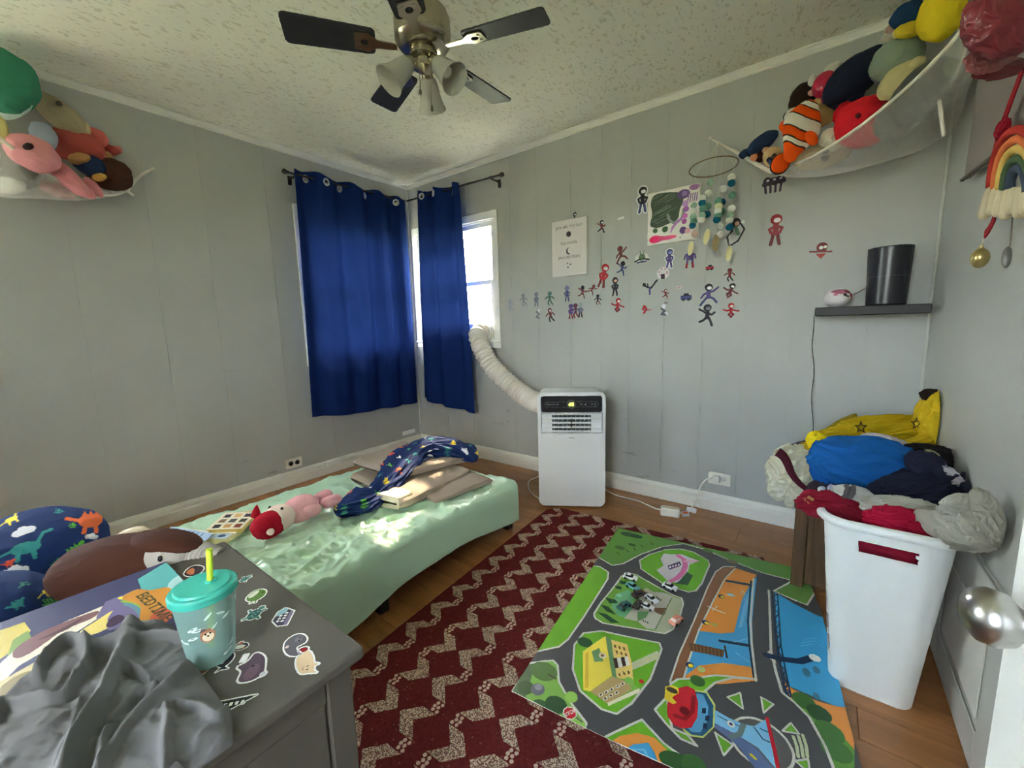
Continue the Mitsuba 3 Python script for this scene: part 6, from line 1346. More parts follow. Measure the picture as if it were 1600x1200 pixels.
decal([(disc(0, 0, .46), (216, 212, 212)), (sg.box(-.14, -.42, .14, -.05), BK)] + [(disc(.3 * math.cos(k), .08 + .28 * math.sin(k), .055), (200, 110, 140)) for k in range(7)], 1036, 427, 20, 'round white decal speckled with pink below the lavender figure')
decal([(line([(-.45, .2), (-.1, .0), (.1, -.05), (.48, .42)], .12), BK), (line([(.0, -.05), (.02, -.45)], .13), PU), (disc(-.38, .2, .13), BK), (line([(-.1, .0), (-.15, .25)], .08), BK)], 1015, 449, 22, 'dark kicking figure decal left of the round white decal')
decal(fig(1, DR, DR, DR, WH_), 1040, 459, 15, 'tiny dark red crouching figure decal above the pale round one', 0)
decal(car_dec((66, 72, 120)), 1072, 464, 14, 'blue toy robot car decal in the lower decals')
decal([(disc(-.2, 0, .2), (206, 200, 196)), (disc(.2, 0, .2), (206, 200, 196)), (sg.box(-.25, -.1, .25, .08), (196, 150, 150))], 1061, 449, 10, 'pale pink and white smudge like decal above the blue car')
decal(car_dec((168, 40, 52)), 1109, 418, 10, 'tiny red car decal below the middle feather')
decal([(line([(-.2, .1), (-.05, .28), (.1, .1), (-.1, -.2)], .18), RD_), (line([(0, 0), (.5, .05)], .06), RD_), (disc(-.08, .3, .14), RD_)], 1008, 485, 18, 'small red figure decal with one arm out, lowest row')
decal([(line([(.1, .35), (-.12, .2), (.12, 0), (-.12, -.25), (.2, -.3)], .15), (80, 84, 100)), (disc(.05, .36, .18), (222, 222, 226)), (disc(.28, -.2, .1), (222, 222, 226))], 1036, 486, 19, 'white and grey curled decal in the lowest row')
decal([(sg.box(-.5, -.2, .5, .2).buffer(.05), (120, 116, 116))], 1041, 473, 5, 'tiny grey dash decal above the white and grey curled one')
decal(fig(2, PU, BL, BK, (230, 230, 230), None), 1107, 460, 34, 'blue purple figure decal with a big white face, above the large black striding decal')
decal(fig(1, BK, BK, BK, (120, 120, 130)), 1105, 492, 34, 'large black striding figure decal at the bottom right of the cluster', 0)
decal(fig(4, DR, BK, DR), 1140, 429, 20, 'stocky dark figure decal, topmost of the right hand column')
decal(fig(3, MA, MA, BK, (210, 200, 200)), 1141, 455, 26, 'dark red tumbling figure decal in the middle of the right hand column', -20)
decal(fig(3, RD_, DR, RD_, (220, 200, 190)), 1142, 486, 26, 'orange red figure decal, lowest of the right hand column')
decal([(line([(.1, .42), (.3, .1), (.1, -.3), (-.18, -.46)], .06), BK), (line([(-.1, .1), (-.28, -.1), (-.2, -.4)], .07), BK), (disc(0, .38, .16), BK), (disc(.04, .34, .08), SK_), (line([(.0, .2), (.1, -.05)], .12), (90, 120, 100)), (disc(.24, .36, .06), (210, 210, 205))], 1149, 364, 40, 'black outlined hooded figure decal beside the right string of the mobile')
decal(fig(0, (150, 60, 66), MA, (150, 40, 46), (230, 220, 220)), 1212, 358, 46, 'largest red figure decal standing alone on the green lit wall')
decal([(disc(0, .22, .24), (120, 50, 50)), (disc(-.04, .2, .09), (230, 226, 220)), (disc(.14, .22, .08), (230, 226, 220)), (line([(-.5, .05), (.0, .0), (.4, -.05)], .09), (130, 60, 60)), (sg.Polygon([(-.26, -.1), (.2, -.1), (-.02, -.38)]), (176, 70, 62))], 1284, 393, 29, 'red figure decal with spread arms above the ball on the shelf')
decal([(disc(-.3 + .3 * k, .15 - .05 * (k % 2), .2), BK) for k in range(3)] + [(disc(-.28 + .3 * k, .17, .08), (200, 190, 206)) for k in range(3)] + [(line([(-.4 + .25 * k, -.05), (-.35 + .22 * k, -.45)], .11), (70, 56, 72)) for k in range(4)] + [(line([(-.45, 0), (.45, .05)], .22), (60, 50, 62))], 1209, 286, 28, 'dark decal of a group of figures just under the clownfish')

def mobile():
    t = thing('wall_mobile', 'hanging mobile of a wire hoop with teal and white felt balls and pale feathers', 'mobile')
    top = at(1122, 226, 1, -0.012); hc = np.array([top[0] + 0.004, -0.125, 1.955]); rr = 0.118
    wire = mat((128, 110, 86), 0.5, 0.4)
    n = 60; ring = [hc + rr * np.array([math.cos(a), math.sin(a) * 0.95, 0.10 * math.cos(a + 1)]) for a in np.linspace(0, 2 * PI, n)]
    add('hoop', tube(ring, 0.0035, 8), wire, t, True)
    st = mat((206, 202, 186), 0.8)
    for a in (0.6, 2.7, 4.8): add('hanger_string', tube([top + [0, -0.008, 0], hc + rr * np.array([math.cos(a), math.sin(a) * .95, .1 * math.cos(a + 1)])], 0.0012, 5), st, t)
    add('knot', blob(top + [0, -0.008, 0.0], (.008, .006, .012), seed=1, sub=3), st, t, True)
    add('hanger_string', tube([top + [0, -0.008, 0], top + [0.0, -0.03, -0.045], hc + [0.0, 0, -0.16]], 0.0014, 5), st, t)
    PAL = {'w': (226, 226, 214), 't': (28, 96, 122), 'g': (104, 150, 130), 'm': (160, 190, 168), 'c': (224, 222, 178), 'd': (22, 74, 100), 'p': (226, 196, 184)}
    def string(px, ys, plane_y, feather=None, ft=0):
        pts = [at(px + dx, y, 1, plane_y) for y, dx, _ in ys]
        a = math.atan2(pts[0][1] - hc[1], pts[0][0] - hc[0])
        topp = hc + rr * np.array([math.cos(a), math.sin(a) * .95, .1 * math.cos(a + 1)])
        line_ = [topp] + [p for p in pts]
        if feather: line_.append(at(feather[0], feather[1] - 14, 1, plane_y))
        add('string', tube(line_, 0.001, 5), st, t)
        for p, (_, _, c) in zip(pts, ys): add('felt_ball', blob(p, (.0185,) * 3, amp=.05, freq=3, seed=int(p[2] * 999) % 50, sub=3), skin(PAL[c], 0.003, 240), t, True)
        if feather:
            q = at(feather[0], feather[1], 1, plane_y); s = px_scale(q)
            out = spl([(0, .5), (.16, .3), (.19, 0), (.14, -.3), (0, -.5), (-.15, -.3), (-.18, 0), (-.14, .3)])
            for k in range(4): out = out.difference(sg.Polygon([(.3, -.32 + .17 * k), (.04, -.24 + .17 * k), (.3, -.27 + .17 * k)]))
            m = prism(affinity.rotate(out, feather[3], origin=(0, 0)), 0.0012 / (feather[2] * s)); m.vertices *= feather[2] * s
            add('feather', trimesh.Trimesh(np.c_[q[0] + m.vertices[:, 0], q[1] - m.vertices[:, 2], q[2] + m.vertices[:, 1]], m.faces, process=False), mat((222, 212, 158) if ft == 0 else (150, 130, 90), 0.8), t)
    string(1083, [(330, 0, 'w'), (339, 0, 'm'), (346, 1, 'g'), (352, -1, 't'), (365, 2, 'p')], -.12, (1079, 388, 22, -6))
    string(1097, [(310, 0, 'w'), (317, 0, 't'), (326, 2, 'g'), (337, 0, 'm'), (343, -1, 'w')], -.16, (1104, 370, 24, -8))
    string(1106, [(285, 4, 'm'), (302, 1, 'w'), (322, 0, 'g'), (335, -1, 't')], -.09)
    string(1122, [(314, 0, 'g'), (322, 1, 'c'), (330, 0, 'w'), (337, 0, 'g'), (343, -2, 't')], -.20, (1118, 380, 26, 2), 1)
    string(1128, [(295, 2, 'w'), (316, 0, 'd'), (331, 0, 'g'), (352, -1, 'w'), (366, -2, 'w')], -.08)
    string(1143, [(277, 0, 'w'), (286, 0, 't'), (305, 1, 'g'), (326, 0, 'w'), (337, -2, 'm'), (344, -3, 'w'), (355, -3, 't')], -.15, (1139, 396, 24, -4))
mobile()

def shelf():
    dkw = mat((44, 42, 42), 0.5, 0.4)
    t = thing('wall_shelf', 'dark floating shelf on the back wall near the right corner', 'shelf')
    add('board', box(3.112, 3.505, -0.205, -0.0005, 1.157, 1.197, 0.003), dkw, t)
    s = thing('black_canister', 'tall black tapered canister standing on the dark shelf', 'canister')
    c = at(1383, 478, 1, -0.11); r = 0.070
    add('body', xf(lathe([(0, 0.0005), (0.066, 0.0005), (0.070, 0.006), (0.078, 0.246), (0.077, 0.252), (0.070, 0.254), (0.068, 0.250), (0, 0.248)], 48), (c[0], c[1], 1.197)), mat((34, 34, 40), 0.3, 0.5), s, 30)
    add('seam_ring', xf(lathe([(0.0725, 0.125), (0.0748, 0.125), (0.0748, 0.127), (0.0725, 0.127)], 48), (c[0], c[1], 1.197)), mat((70, 70, 76), 0.3), s)
    b = thing('painted_ball', 'white round ornament with pink and red flowers on the shelf beside the black canister', 'ornament')
    p = at(1309, 462, 1, -0.11); m = trimesh.creation.icosphere(5, 1.0); v = m.vertices.copy()
    q = np.stack([v @ R3, v @ U3], 1)
    fl = [(disc(-.3, .5, .35, 1.4, .8), (190, 110, 140)), (disc(.25, .55, .28), (130, 44, 56)), (disc(.55, .1, .22), (190, 60, 80)), (disc(-.1, .12, .16), (50, 50, 50)), (disc(.1, -.05, .1, 1.6, .8), (60, 50, 50)), (disc(.62, -.25, .12), (206, 120, 150)), (disc(-.7, .2, .12), (206, 130, 150))]
    front = (v @ F3) < 0.1
    col = paint(q, (222, 216, 216), fl); col[~front] = C(222, 216, 216)
    m.vertices = v * np.array([.054, .054, .044]) + np.array([p[0], p[1], 1.197 + 0.0435])
    add('ball', m, vmat(0.25, 0.5), b, True, color=col)
    add('handle_stick', tube(smoothpath([(p[0] + .045, p[1], 1.25), (p[0] + .075, p[1] - .005, 1.262), (p[0] + .10, p[1] - .004, 1.282), (p[0] + .108, p[1], 1.29)], 14), 0.0025, 6), mat((120, 96, 90), 0.4), b, True)
    k = thing('hanging_wire', 'thin black wire hanging down the back wall from the left end of the shelf', 'wire')
    pts = [(3.105, -0.012, 1.16)] + [tuple(at(x, y, 1, -0.006)) for x, y in ((1272, 505), (1269, 540), (1272, 575), (1268, 620), (1270, 655), (1268, 690))]
    add('cable', tube(smoothpath(pts, 50), 0.0018, 6), mat((26, 26, 28), 0.5), k, True)
shelf()

# ------------------------------------------------------------------ toy hammocks
M_NET = mat((226, 224, 220), 0.8, 0.2)
def loft(curves, nu, nv):
    """A net spread through curves (each given by points)."""
    cs = np.array([smoothpath(c, nu) for c in curves]); k = len(cs)
    from scipy.interpolate import CubicSpline
    g = CubicSpline(np.linspace(0, 1, k), cs)(np.linspace(0, 1, nv))      # nv, nu, 3
    r = 0.00040                                                               # a net of fine threads both ways
    return cat_([tube(q, r, 3, False) for q in g] + [tube(q, r, 3, False) for q in g.transpose(1, 0, 2)])
def toy(name, label, A, B, parts, cat='plush toy'):
    """A stuffed toy made of lumps: (part, px, py, rx, ry, turn, off, colour, seed) with the plane through A and B."""
    t = thing(name, label, cat)
    for part, px, py, rx, ry, rot, off, c, seed in parts:
        P = pplane(px, py, A, B, off)
        sm = max(rx, ry) < 6
        add(part, stuffed(P, rx, ry, rot, 0.85, 0.13 if not sm else 0.0, 1.8, seed, 3 if max(rx, ry) < 14 else 4), mat(c, 0.2) if sm else skin(c, 0.003, 170), t, True)
    return t
HA, HB = (2.58, 0.0), (3.535, -0.62)
def hammock_right():
    t = thing('toy_hammock', 'white net hammock full of plush toys hung across the right hand corner', 'toy hammock')
    P = lambda x, y, o=0.0: pplane(x, y, HA, HB, o)
    cord = mat((222, 216, 206), 0.8)
    front = [P(*q) for q in ((1202, 268), (1240, 257), (1290, 233), (1340, 200), (1385, 165), (1430, 125), (1470, 85), (1496, 55), (1512, 20))]
    add('edge_cord', tube(smoothpath(front, 50), 0.0065, 8), cord, t, True)
    strap = [at(1110, 216, 1, -0.006), at(1128, 226, 1, -0.012), P(1160, 243, .01), P(1185, 258, .0), P(1204, 268)]
    add('strap', tube(smoothpath(strap, 20), np.linspace(0.005, 0.011, 20), 8), cord, t, True)
    add('hook', cat_([xf(trimesh.creation.cylinder(0.006, 0.012, sections=12, transform=trimesh.transformations.rotation_matrix(PI / 2, [1, 0, 0])), (strap[0][0], -0.007, strap[0][2]))]), cord, t)
    low = [P(1204, 270, .0), P(1242, 277, .01), P(1290, 272, .03), P(1345, 254, .06), P(1400, 224, .07), P(1450, 178, .05), P(1490, 128, .02), P(1508, 80, .0), P(1516, 30, .0)]
    mid = [(a * .45 + b * .55) + (F3 * -0.03) for a, b in zip(front, low)]
    back = []
    for k, q in enumerate(low):
        n = np.array([0.545, 0.839]); d = min((W - 0.015 - q[0]) / n[0], (-0.015 - q[1]) / n[1]); d = max(d, 0.0)
        back.append(np.array([q[0] + n[0] * d, q[1] + n[1] * d, q[2] + 0.05 + 0.05 * math.sin(PI * k / 8)]))
    add('net', loft([front, mid, low, [(a + b) / 2 - np.array([0, 0, .01]) for a, b in zip(low, back)], back], 130, 74), M_NET, t, True)
    tail = [P(1468, 158, .02), P(1471, 185, .0), P(1475, 212, .0)]
    add('loose_tie', tube(smoothpath(tail, 12), 0.006, 8), cord, t, True)
    H_ = lambda n, l, ps: toy(n, l, HA, HB, [(*q[:6], q[6] + (0.0 if n in ('blue_hat_plush', 'teddy_bear') else 0.06), *q[7:]) for q in ps])
    H_('yellow_plush', 'bright yellow round plush with a short arm at the top of the corner hammock', [('body', 1470, 22, 31, 40, -10, .05, (226, 200, 46), 1), ('arm', 1424, 46, 26, 11, 12, .07, (214, 190, 60), 2), ('paw', 1404, 52, 8, 8, 0, .07, (222, 204, 150), 3)])
    H_('blue_capped_doll', 'doll in a mid blue cap with a pink face beside the yellow plush', [('cap', 1418, 24, 26, 18, 25, .16, (38, 66, 104), 4), ('face', 1396, 44, 14, 8, 30, .15, (206, 170, 160), 5), ('brim', 1388, 56, 13, 6, 35, .14, (206, 200, 190), 6)])
    H_('pastel_plush', 'big pale mint and lilac plush in the upper middle of the hammock', [('body', 1402, 92, 40, 30, 30, .10, (140, 156, 140), 7), ('lilac_side', 1384, 108, 22, 20, 40, .09, (120, 118, 140), 8)])
    H_('cream_knit_plush', 'cream cable knit plush beside the hammock cord', [('body', 1405, 128, 34, 22, 40, .035, (206, 194, 146), 9), ('ear', 1432, 100, 14, 9, 40, .05, (196, 184, 140), 10)])
    H_('navy_doll', 'long navy blue cloth doll lying along the wall side of the hammock', [('dress', 1338, 118, 62, 27, 38, .13, (34, 40, 60), 11), ('skirt', 1320, 144, 32, 24, 30, .11, (38, 46, 70), 12), ('hand', 1395, 64, 12, 7, 40, .14, (200, 180, 160), 13)])
    H_('spotted_face_plush', 'plush with a white dark spotted face and a shiny crimson cap', [('face', 1302, 113, 17, 13, 40, .13, (212, 206, 196), 14), ('spot', 1305, 119, 4, 4, 0, .10, (40, 40, 40), 15), ('spot', 1311, 108, 3, 3, 0, .105, (40, 40, 40), 16), ('tail_curl', 1270, 126, 7, 9, 0, .13, (206, 200, 190), 17)])
    P_ = pplane(1288, 132, HA, HB, .10); k = thing('crimson_bauble', 'shiny crimson bauble between the spotted face and the dark brown plush', 'bauble'); add('ball', stuffed(P_, 16, 20, -30, .9, 0.02, 2, 3), mat((176, 24, 60), 0.2, 0.6, clearcoat=0.5), k, True)
    H_('dark_brown_plush', 'very dark brown plush head at the wall side above the tan plush', [('head', 1256, 154, 20, 24, -35, .14, (44, 32, 28), 18), ('pink_cheek', 1269, 145, 6, 5, 0, .10, (216, 160, 150), 19)])
    t_ = H_('magenta_plush', 'magenta plush mostly hidden behind the tan plush', [('body', 1308, 158, 26, 14, -20, .10, (150, 50, 80), 20)])
    H_('tan_plush', 'tan plush with folded arms behind the clownfish', [('body', 1284, 178, 26, 19, 30, .075, (184, 150, 100), 21), ('arm', 1262, 172, 13, 10, 40, .05, (196, 164, 112), 22), ('arm', 1280, 163, 12, 10, 60, .06, (190, 156, 104), 23)])
    H_('white_grey_plush', 'small white and grey plush peeking out above the clownfish', [('head', 1238, 180, 12, 10, 30, .05, (222, 216, 204), 24), ('dark_ear', 1232, 184, 7, 9, 30, .045, (60, 60, 64), 25)])
    H_('red_plush', 'round red plush with black eyes in the middle of the hammock net', [('body', 1352, 190, 44, 36, 15, .06, (214, 40, 52), 26), ('fin', 1322, 178, 18, 17, 30, .055, (186, 26, 40), 27), ('eye', 1323, 193, 4, 4, 0, -.025, (30, 14, 16), 28), ('eye', 1341, 181, 4, 4, 0, -.035, (80, 14, 22), 29)])
    H_('white_ruffle_flower', 'white ruffled flower shaped toy beside the red plush', [('petals', 1296, 213, 12, 12, 0, .02, (222, 220, 200), 30), ('petals', 1301, 227, 12, 9, 0, .02, (214, 212, 196), 31), ('petals', 1288, 222, 8, 8, 0, .02, (224, 222, 206), 32), ('petals', 1307, 217, 8, 8, 0, .02, (220, 218, 200), 33)])
    H_('spotted_plush', 'beige plush with grey brown spots in the bottom of the hammock net', [('body', 1286, 244, 44, 18, 12, .055, (190, 176, 146), 34), ('spot', 1266, 244, 9, 9, 0, -.0, (96, 86, 72), 35), ('spot', 1289, 247, 6, 4.5, 0, -.0, (96, 86, 72), 36), ('spot', 1290, 235, 6, 5, 0, -.0, (96, 86, 72), 37)])
    H_('grey_net_plush', 'dark grey plush seen dimly through the net at the right', [('body', 1445, 142, 58, 36, 45, .07, (86, 88, 86), 38), ('head', 1398, 186, 32, 28, 40, .075, (104, 104, 100), 39), ('patch', 1488, 106, 12, 12, 30, .05, (116, 128, 96), 40)])
    H_('blue_hat_plush', 'blue hatted plush with an orange lined ear at the low tip of the hammock', [('hat', 1192, 222, 28, 12, 35, .02, (44, 60, 92), 41), ('hat_tip', 1166, 240, 12, 7, 20, .01, (40, 54, 84), 42), ('head', 1188, 244, 14, 9, 10, .02, (56, 30, 28), 43), ('ear_lining', 1178.5, 245.5, 5.9, 5.9, 0, -.012, (232, 150, 100), 44)])
    H_('teddy_bear', 'beige bear with a blue nose between the blue hat and the clownfish', [('head', 1207, 245, 14, 14, 0, .02, (216, 182, 136), 45), ('ear', 1197, 235, 5.9, 5, 0, .01, (206, 160, 120), 46), ('eye', 1202, 250, 4, 4.5, 0, -.012, (30, 26, 50), 47), ('eye', 1209.5, 244.5, 4, 4.5, 0, -.014, (60, 36, 24), 48), ('nose', 1206, 254, 5, 4, 20, -.014, (54, 90, 150), 49)])
    # clownfish: orange, white bands edged black
    f = thing('clownfish_plush', 'orange clownfish plush with white bands hanging over the hammock tip', 'plush toy')
    orng, wht, blk_ = (232, 84, 24), (226, 220, 206), (34, 24, 22)
    P0 = pplane(1250, 205, HA, HB, -.035); s = px_scale(P0)
    m = trimesh.creation.icosphere(6, 1.0); v = np.array(m.vertices)
    zz = v[:, 2]
    prof = np.interp(zz, [-1, -.75, -.5, -.2, .1, .4, .7, 1], [.9, .62, .72, .95, 1.12, 1.1, .95, .9])
    col = np.tile(C(*orng), (len(v), 1))
    for a, b, c in ((.70, .90, wht), (.66, .70, blk_), (.90, .94, blk_), (-.05, .32, wht), (.32, .36, blk_), (-.09, -.05, blk_), (-.50, -.38, wht), (-.54, -.50, blk_), (-.38, -.34, blk_)):
        w_ = zz + 0.05 * np.cos(v[:, 0] * 3); col[(w_ > a) & (w_ < b)] = C(*c)
    m.vertices = v * np.stack([26 * s * prof, 0.03 + 0 * zz, 52 * s + 0 * zz], 1)
    add('body', turned(m, P0, -22), nap(0.001, 300), f, True, color=col)
    add('side_fin', turned(blob((0, 0, 0), (20 * s, .012, 11 * s), amp=.05, seed=3), pplane(1236, 194, HA, HB, -.06), 20), skin(orng, 0.001, 300), f, True)
    add('tail_fin', turned(blob((0, 0, 0), (18 * s, .016, 13 * s), amp=.05, seed=4), pplane(1220, 255, HA, HB, -.06), 50), skin((240, 90, 26), 0.001, 300), f, True)
    add('tail_fin_edge', turned(blob((0, 0, 0), (19.5 * s, .010, 14.5 * s), amp=.05, seed=4), pplane(1219, 256, HA, HB, -.052), 50), skin(blk_, 0.001, 300), f, True)
    add('lower_fin', turned(blob((0, 0, 0), (9 * s, .010, 12 * s), amp=.05, seed=5), pplane(1268, 216, HA, HB, -.04), 30), skin(orng, 0.001, 300), f, True)
hammock_right()
LA, LB = (0.03, -1.83), (0.42, -2.60)
def hammock_left():
    t = thing('toy_hammock', 'white net hammock of plush toys at the upper left on the left wall', 'toy hammock')
    P = lambda x, y, o=0.0: pplane(x, y, LA, LB, o); cord = mat((222, 216, 206), 0.8)
    front = [P(*q) for q in ((-60, 165), (-20, 200), (0, 216), (40, 247), (85, 278), (120, 293), (150, 302), (195, 298))]
    add('edge_cord', tube(smoothpath(front, 40), 0.0075, 8), cord, t, True)
    low = [P(*q) for q in ((-60, 270, .05), (-20, 295, .05), (0, 304, .05), (40, 308, .04), (80, 311, .03), (120, 313, .02), (160, 309, .01), (198, 300, .0))]
    mid = [(a + b) / 2 - F3 * 0.03 for a, b in zip(front, low)]
    back = [np.array([0.006, q[1] + 0.02, q[2] + 0.10]) for q in low]
    add('net', loft([front, mid, low, [(a + b) / 2 for a, b in zip(low, back)], back], 110, 64), M_NET, t, True)
    add('strap', tube(smoothpath([P(196, 298), P(206, 286, .0), P(222, 273, .0), at(238, 264, 0, 0.012)], 16), np.linspace(0.014, 0.005, 16), 8), cord, t, True)
    add('hook', xf(trimesh.creation.cylinder(0.007, 0.014, sections=12, transform=trimesh.transformations.rotation_matrix(PI / 2, [0, 1, 0])), at(238, 264, 0, 0.008)), cord, t)
    add('loose_tie', tube([P(198, 298), P(208, 305)], 0.007, 8), cord, t, True)
    H_ = lambda n, l, ps: toy(n, l, LA, LB, [(*q[:6], q[6] + (0.0 if n in ('brown_dog_plush', 'pink_knit_plush') else 0.07), *q[7:]) for q in ps])
    H_('green_plush', 'large green dome shaped plush at the top left edge', [('body', 10, 128, 40, 46, -10, .02, (60, 128, 100), 1), ('pale_rim', 24, 168, 30, 12, 28, .02, (196, 216, 204), 2)])
    H_('beige_long_plush', 'long beige plush lying behind the green one', [('body', 92, 178, 52, 20, -38, .08, (160, 148, 120), 3), ('tip', 122, 198, 20, 13, -35, .06, (214, 196, 150), 4), ('button', 92, 162, 4, 4, 0, .03, (70, 60, 50), 5)])
    H_('coral_plush', 'coral red plush with outstretched feet behind the brown dog', [('body', 110, 226, 52, 24, -12, .05, (170, 78, 72), 6), ('foot', 150, 216, 16, 14, -30, .03, (214, 110, 100), 7), ('foot', 168, 234, 18, 8, -12, .03, (186, 82, 76), 8), ('toe', 184, 234, 5.9, 5.9, 0, .02, (210, 130, 120), 9), ('arm', 166, 245, 10, 8, -50, .02, (206, 150, 104), 10)])
    H_('pale_blue_cloth_toy', 'pale blue soft toy wedged behind the pink knit plush', [('body', 68, 212, 16, 22, 30, .03, (164, 172, 190), 11)])
    H_('pink_knit_plush', 'pink knitted plush with a black stitched mark, sprawled over the cord', [('body', 50, 240, 40, 26, -22, .0, (208, 138, 142), 12), ('arm', 104, 276, 44, 13, -42, -.02, (206, 132, 138), 13), ('leg', 122, 290, 34, 9, -36, -.03, (214, 140, 146), 14), ('leg', 146, 292, 20, 7, -48, -.025, (212, 136, 142), 15), ('mark', 44, 229, 7.5, 5, 20, -.060, (44, 30, 34), 16)])
    H_('brown_dog_plush', 'dark brown dog plush with tan ears at the tip of the left hammock', [('head', 172, 273, 32, 24, -8, .0, (66, 42, 34), 17), ('ear', 155, 277, 11, 5.9, 8, -.05, (196, 154, 80), 18), ('ear', 190, 262, 8, 6.5, 10, -.04, (206, 176, 110), 19), ('shirt', 140, 258, 24, 16, -20, .02, (36, 50, 84), 20), ('collar', 124, 248, 16, 9, 5, .02, (176, 132, 84), 21)])
    H_('grey_plush', 'grey and white plush seen through the net at the left edge', [('body', 14, 262, 42, 30, -20, .05, (132, 132, 124), 22), ('paw', 52, 275, 9, 8, 30, .0, (214, 206, 190), 23), ('belly', 8, 288, 30, 14, -5, .04, (206, 204, 196), 24)])
    H_('yellow_cloth_toy', 'pale yellow soft toy at the left edge above the cord', [('body', 0, 202, 10, 22, 10, .0, (206, 196, 130), 25)])
    H_('small_pink_plush', 'small pale pink plush in the bottom of the left net', [('body', 95, 298, 22, 12, -15, .03, (206, 166, 160), 26), ('head', 74, 292, 10, 9, 0, .03, (210, 176, 170), 27)])
    H_('sage_ball', 'sage green soft ball near the tip of the left net', [('ball', 126, 303, 17, 9, -8, .02, (120, 132, 112), 28)])
hammock_left()

# ------------------------------------------------------------------ right hand corner: stool, basket, washing, doors, hangings
def stool():
    t = thing('wooden_stool', 'dark brown wooden crate stool behind the laundry basket', 'stool')
    def grain(p, n, uv):
        g = mikit.fbm(p.x * 70, p.y * 70, p.z * 5, 4)
        return mikit.mix(mi.Color3f(*C(62, 44, 30)), mi.Color3f(*C(112, 84, 56)), g)
    wd = mat(mikit.proc(grain), 0.6, 0.3)
    x0, x1, y0, y1, h = 3.105, 3.47, -0.62, -0.16, 0.385
    add('top', box(x0 - 0.006, x1 + 0.006, y0 - 0.006, y1 + 0.006, h - 0.025, h, 0.004), wd, t)
    for x in (x0, x1 - 0.045):
        for y in (y0, y1 - 0.045): add('leg', box(x, x + 0.045, y, y + 0.045, 0, h - 0.0255, 0.004), wd, t)
    n = 3; L = (x1 - x0 - 0.094) / n
    for k in range(n): add('board', box(x0 + 0.047 + k * L, x0 + 0.047 + (k + 1) * L - 0.004, y0 + 0.006, y0 + 0.02, 0.03, h - 0.026, 0.002), wd, t)
    L = (y1 - y0 - 0.094) / n
    for k in range(n): add('board', box(x0 + 0.006, x0 + 0.02, y0 + 0.047 + k * L, y0 + 0.047 + (k + 1) * L - 0.004, 0.03, h - 0.026, 0.002), wd, t)
stool()

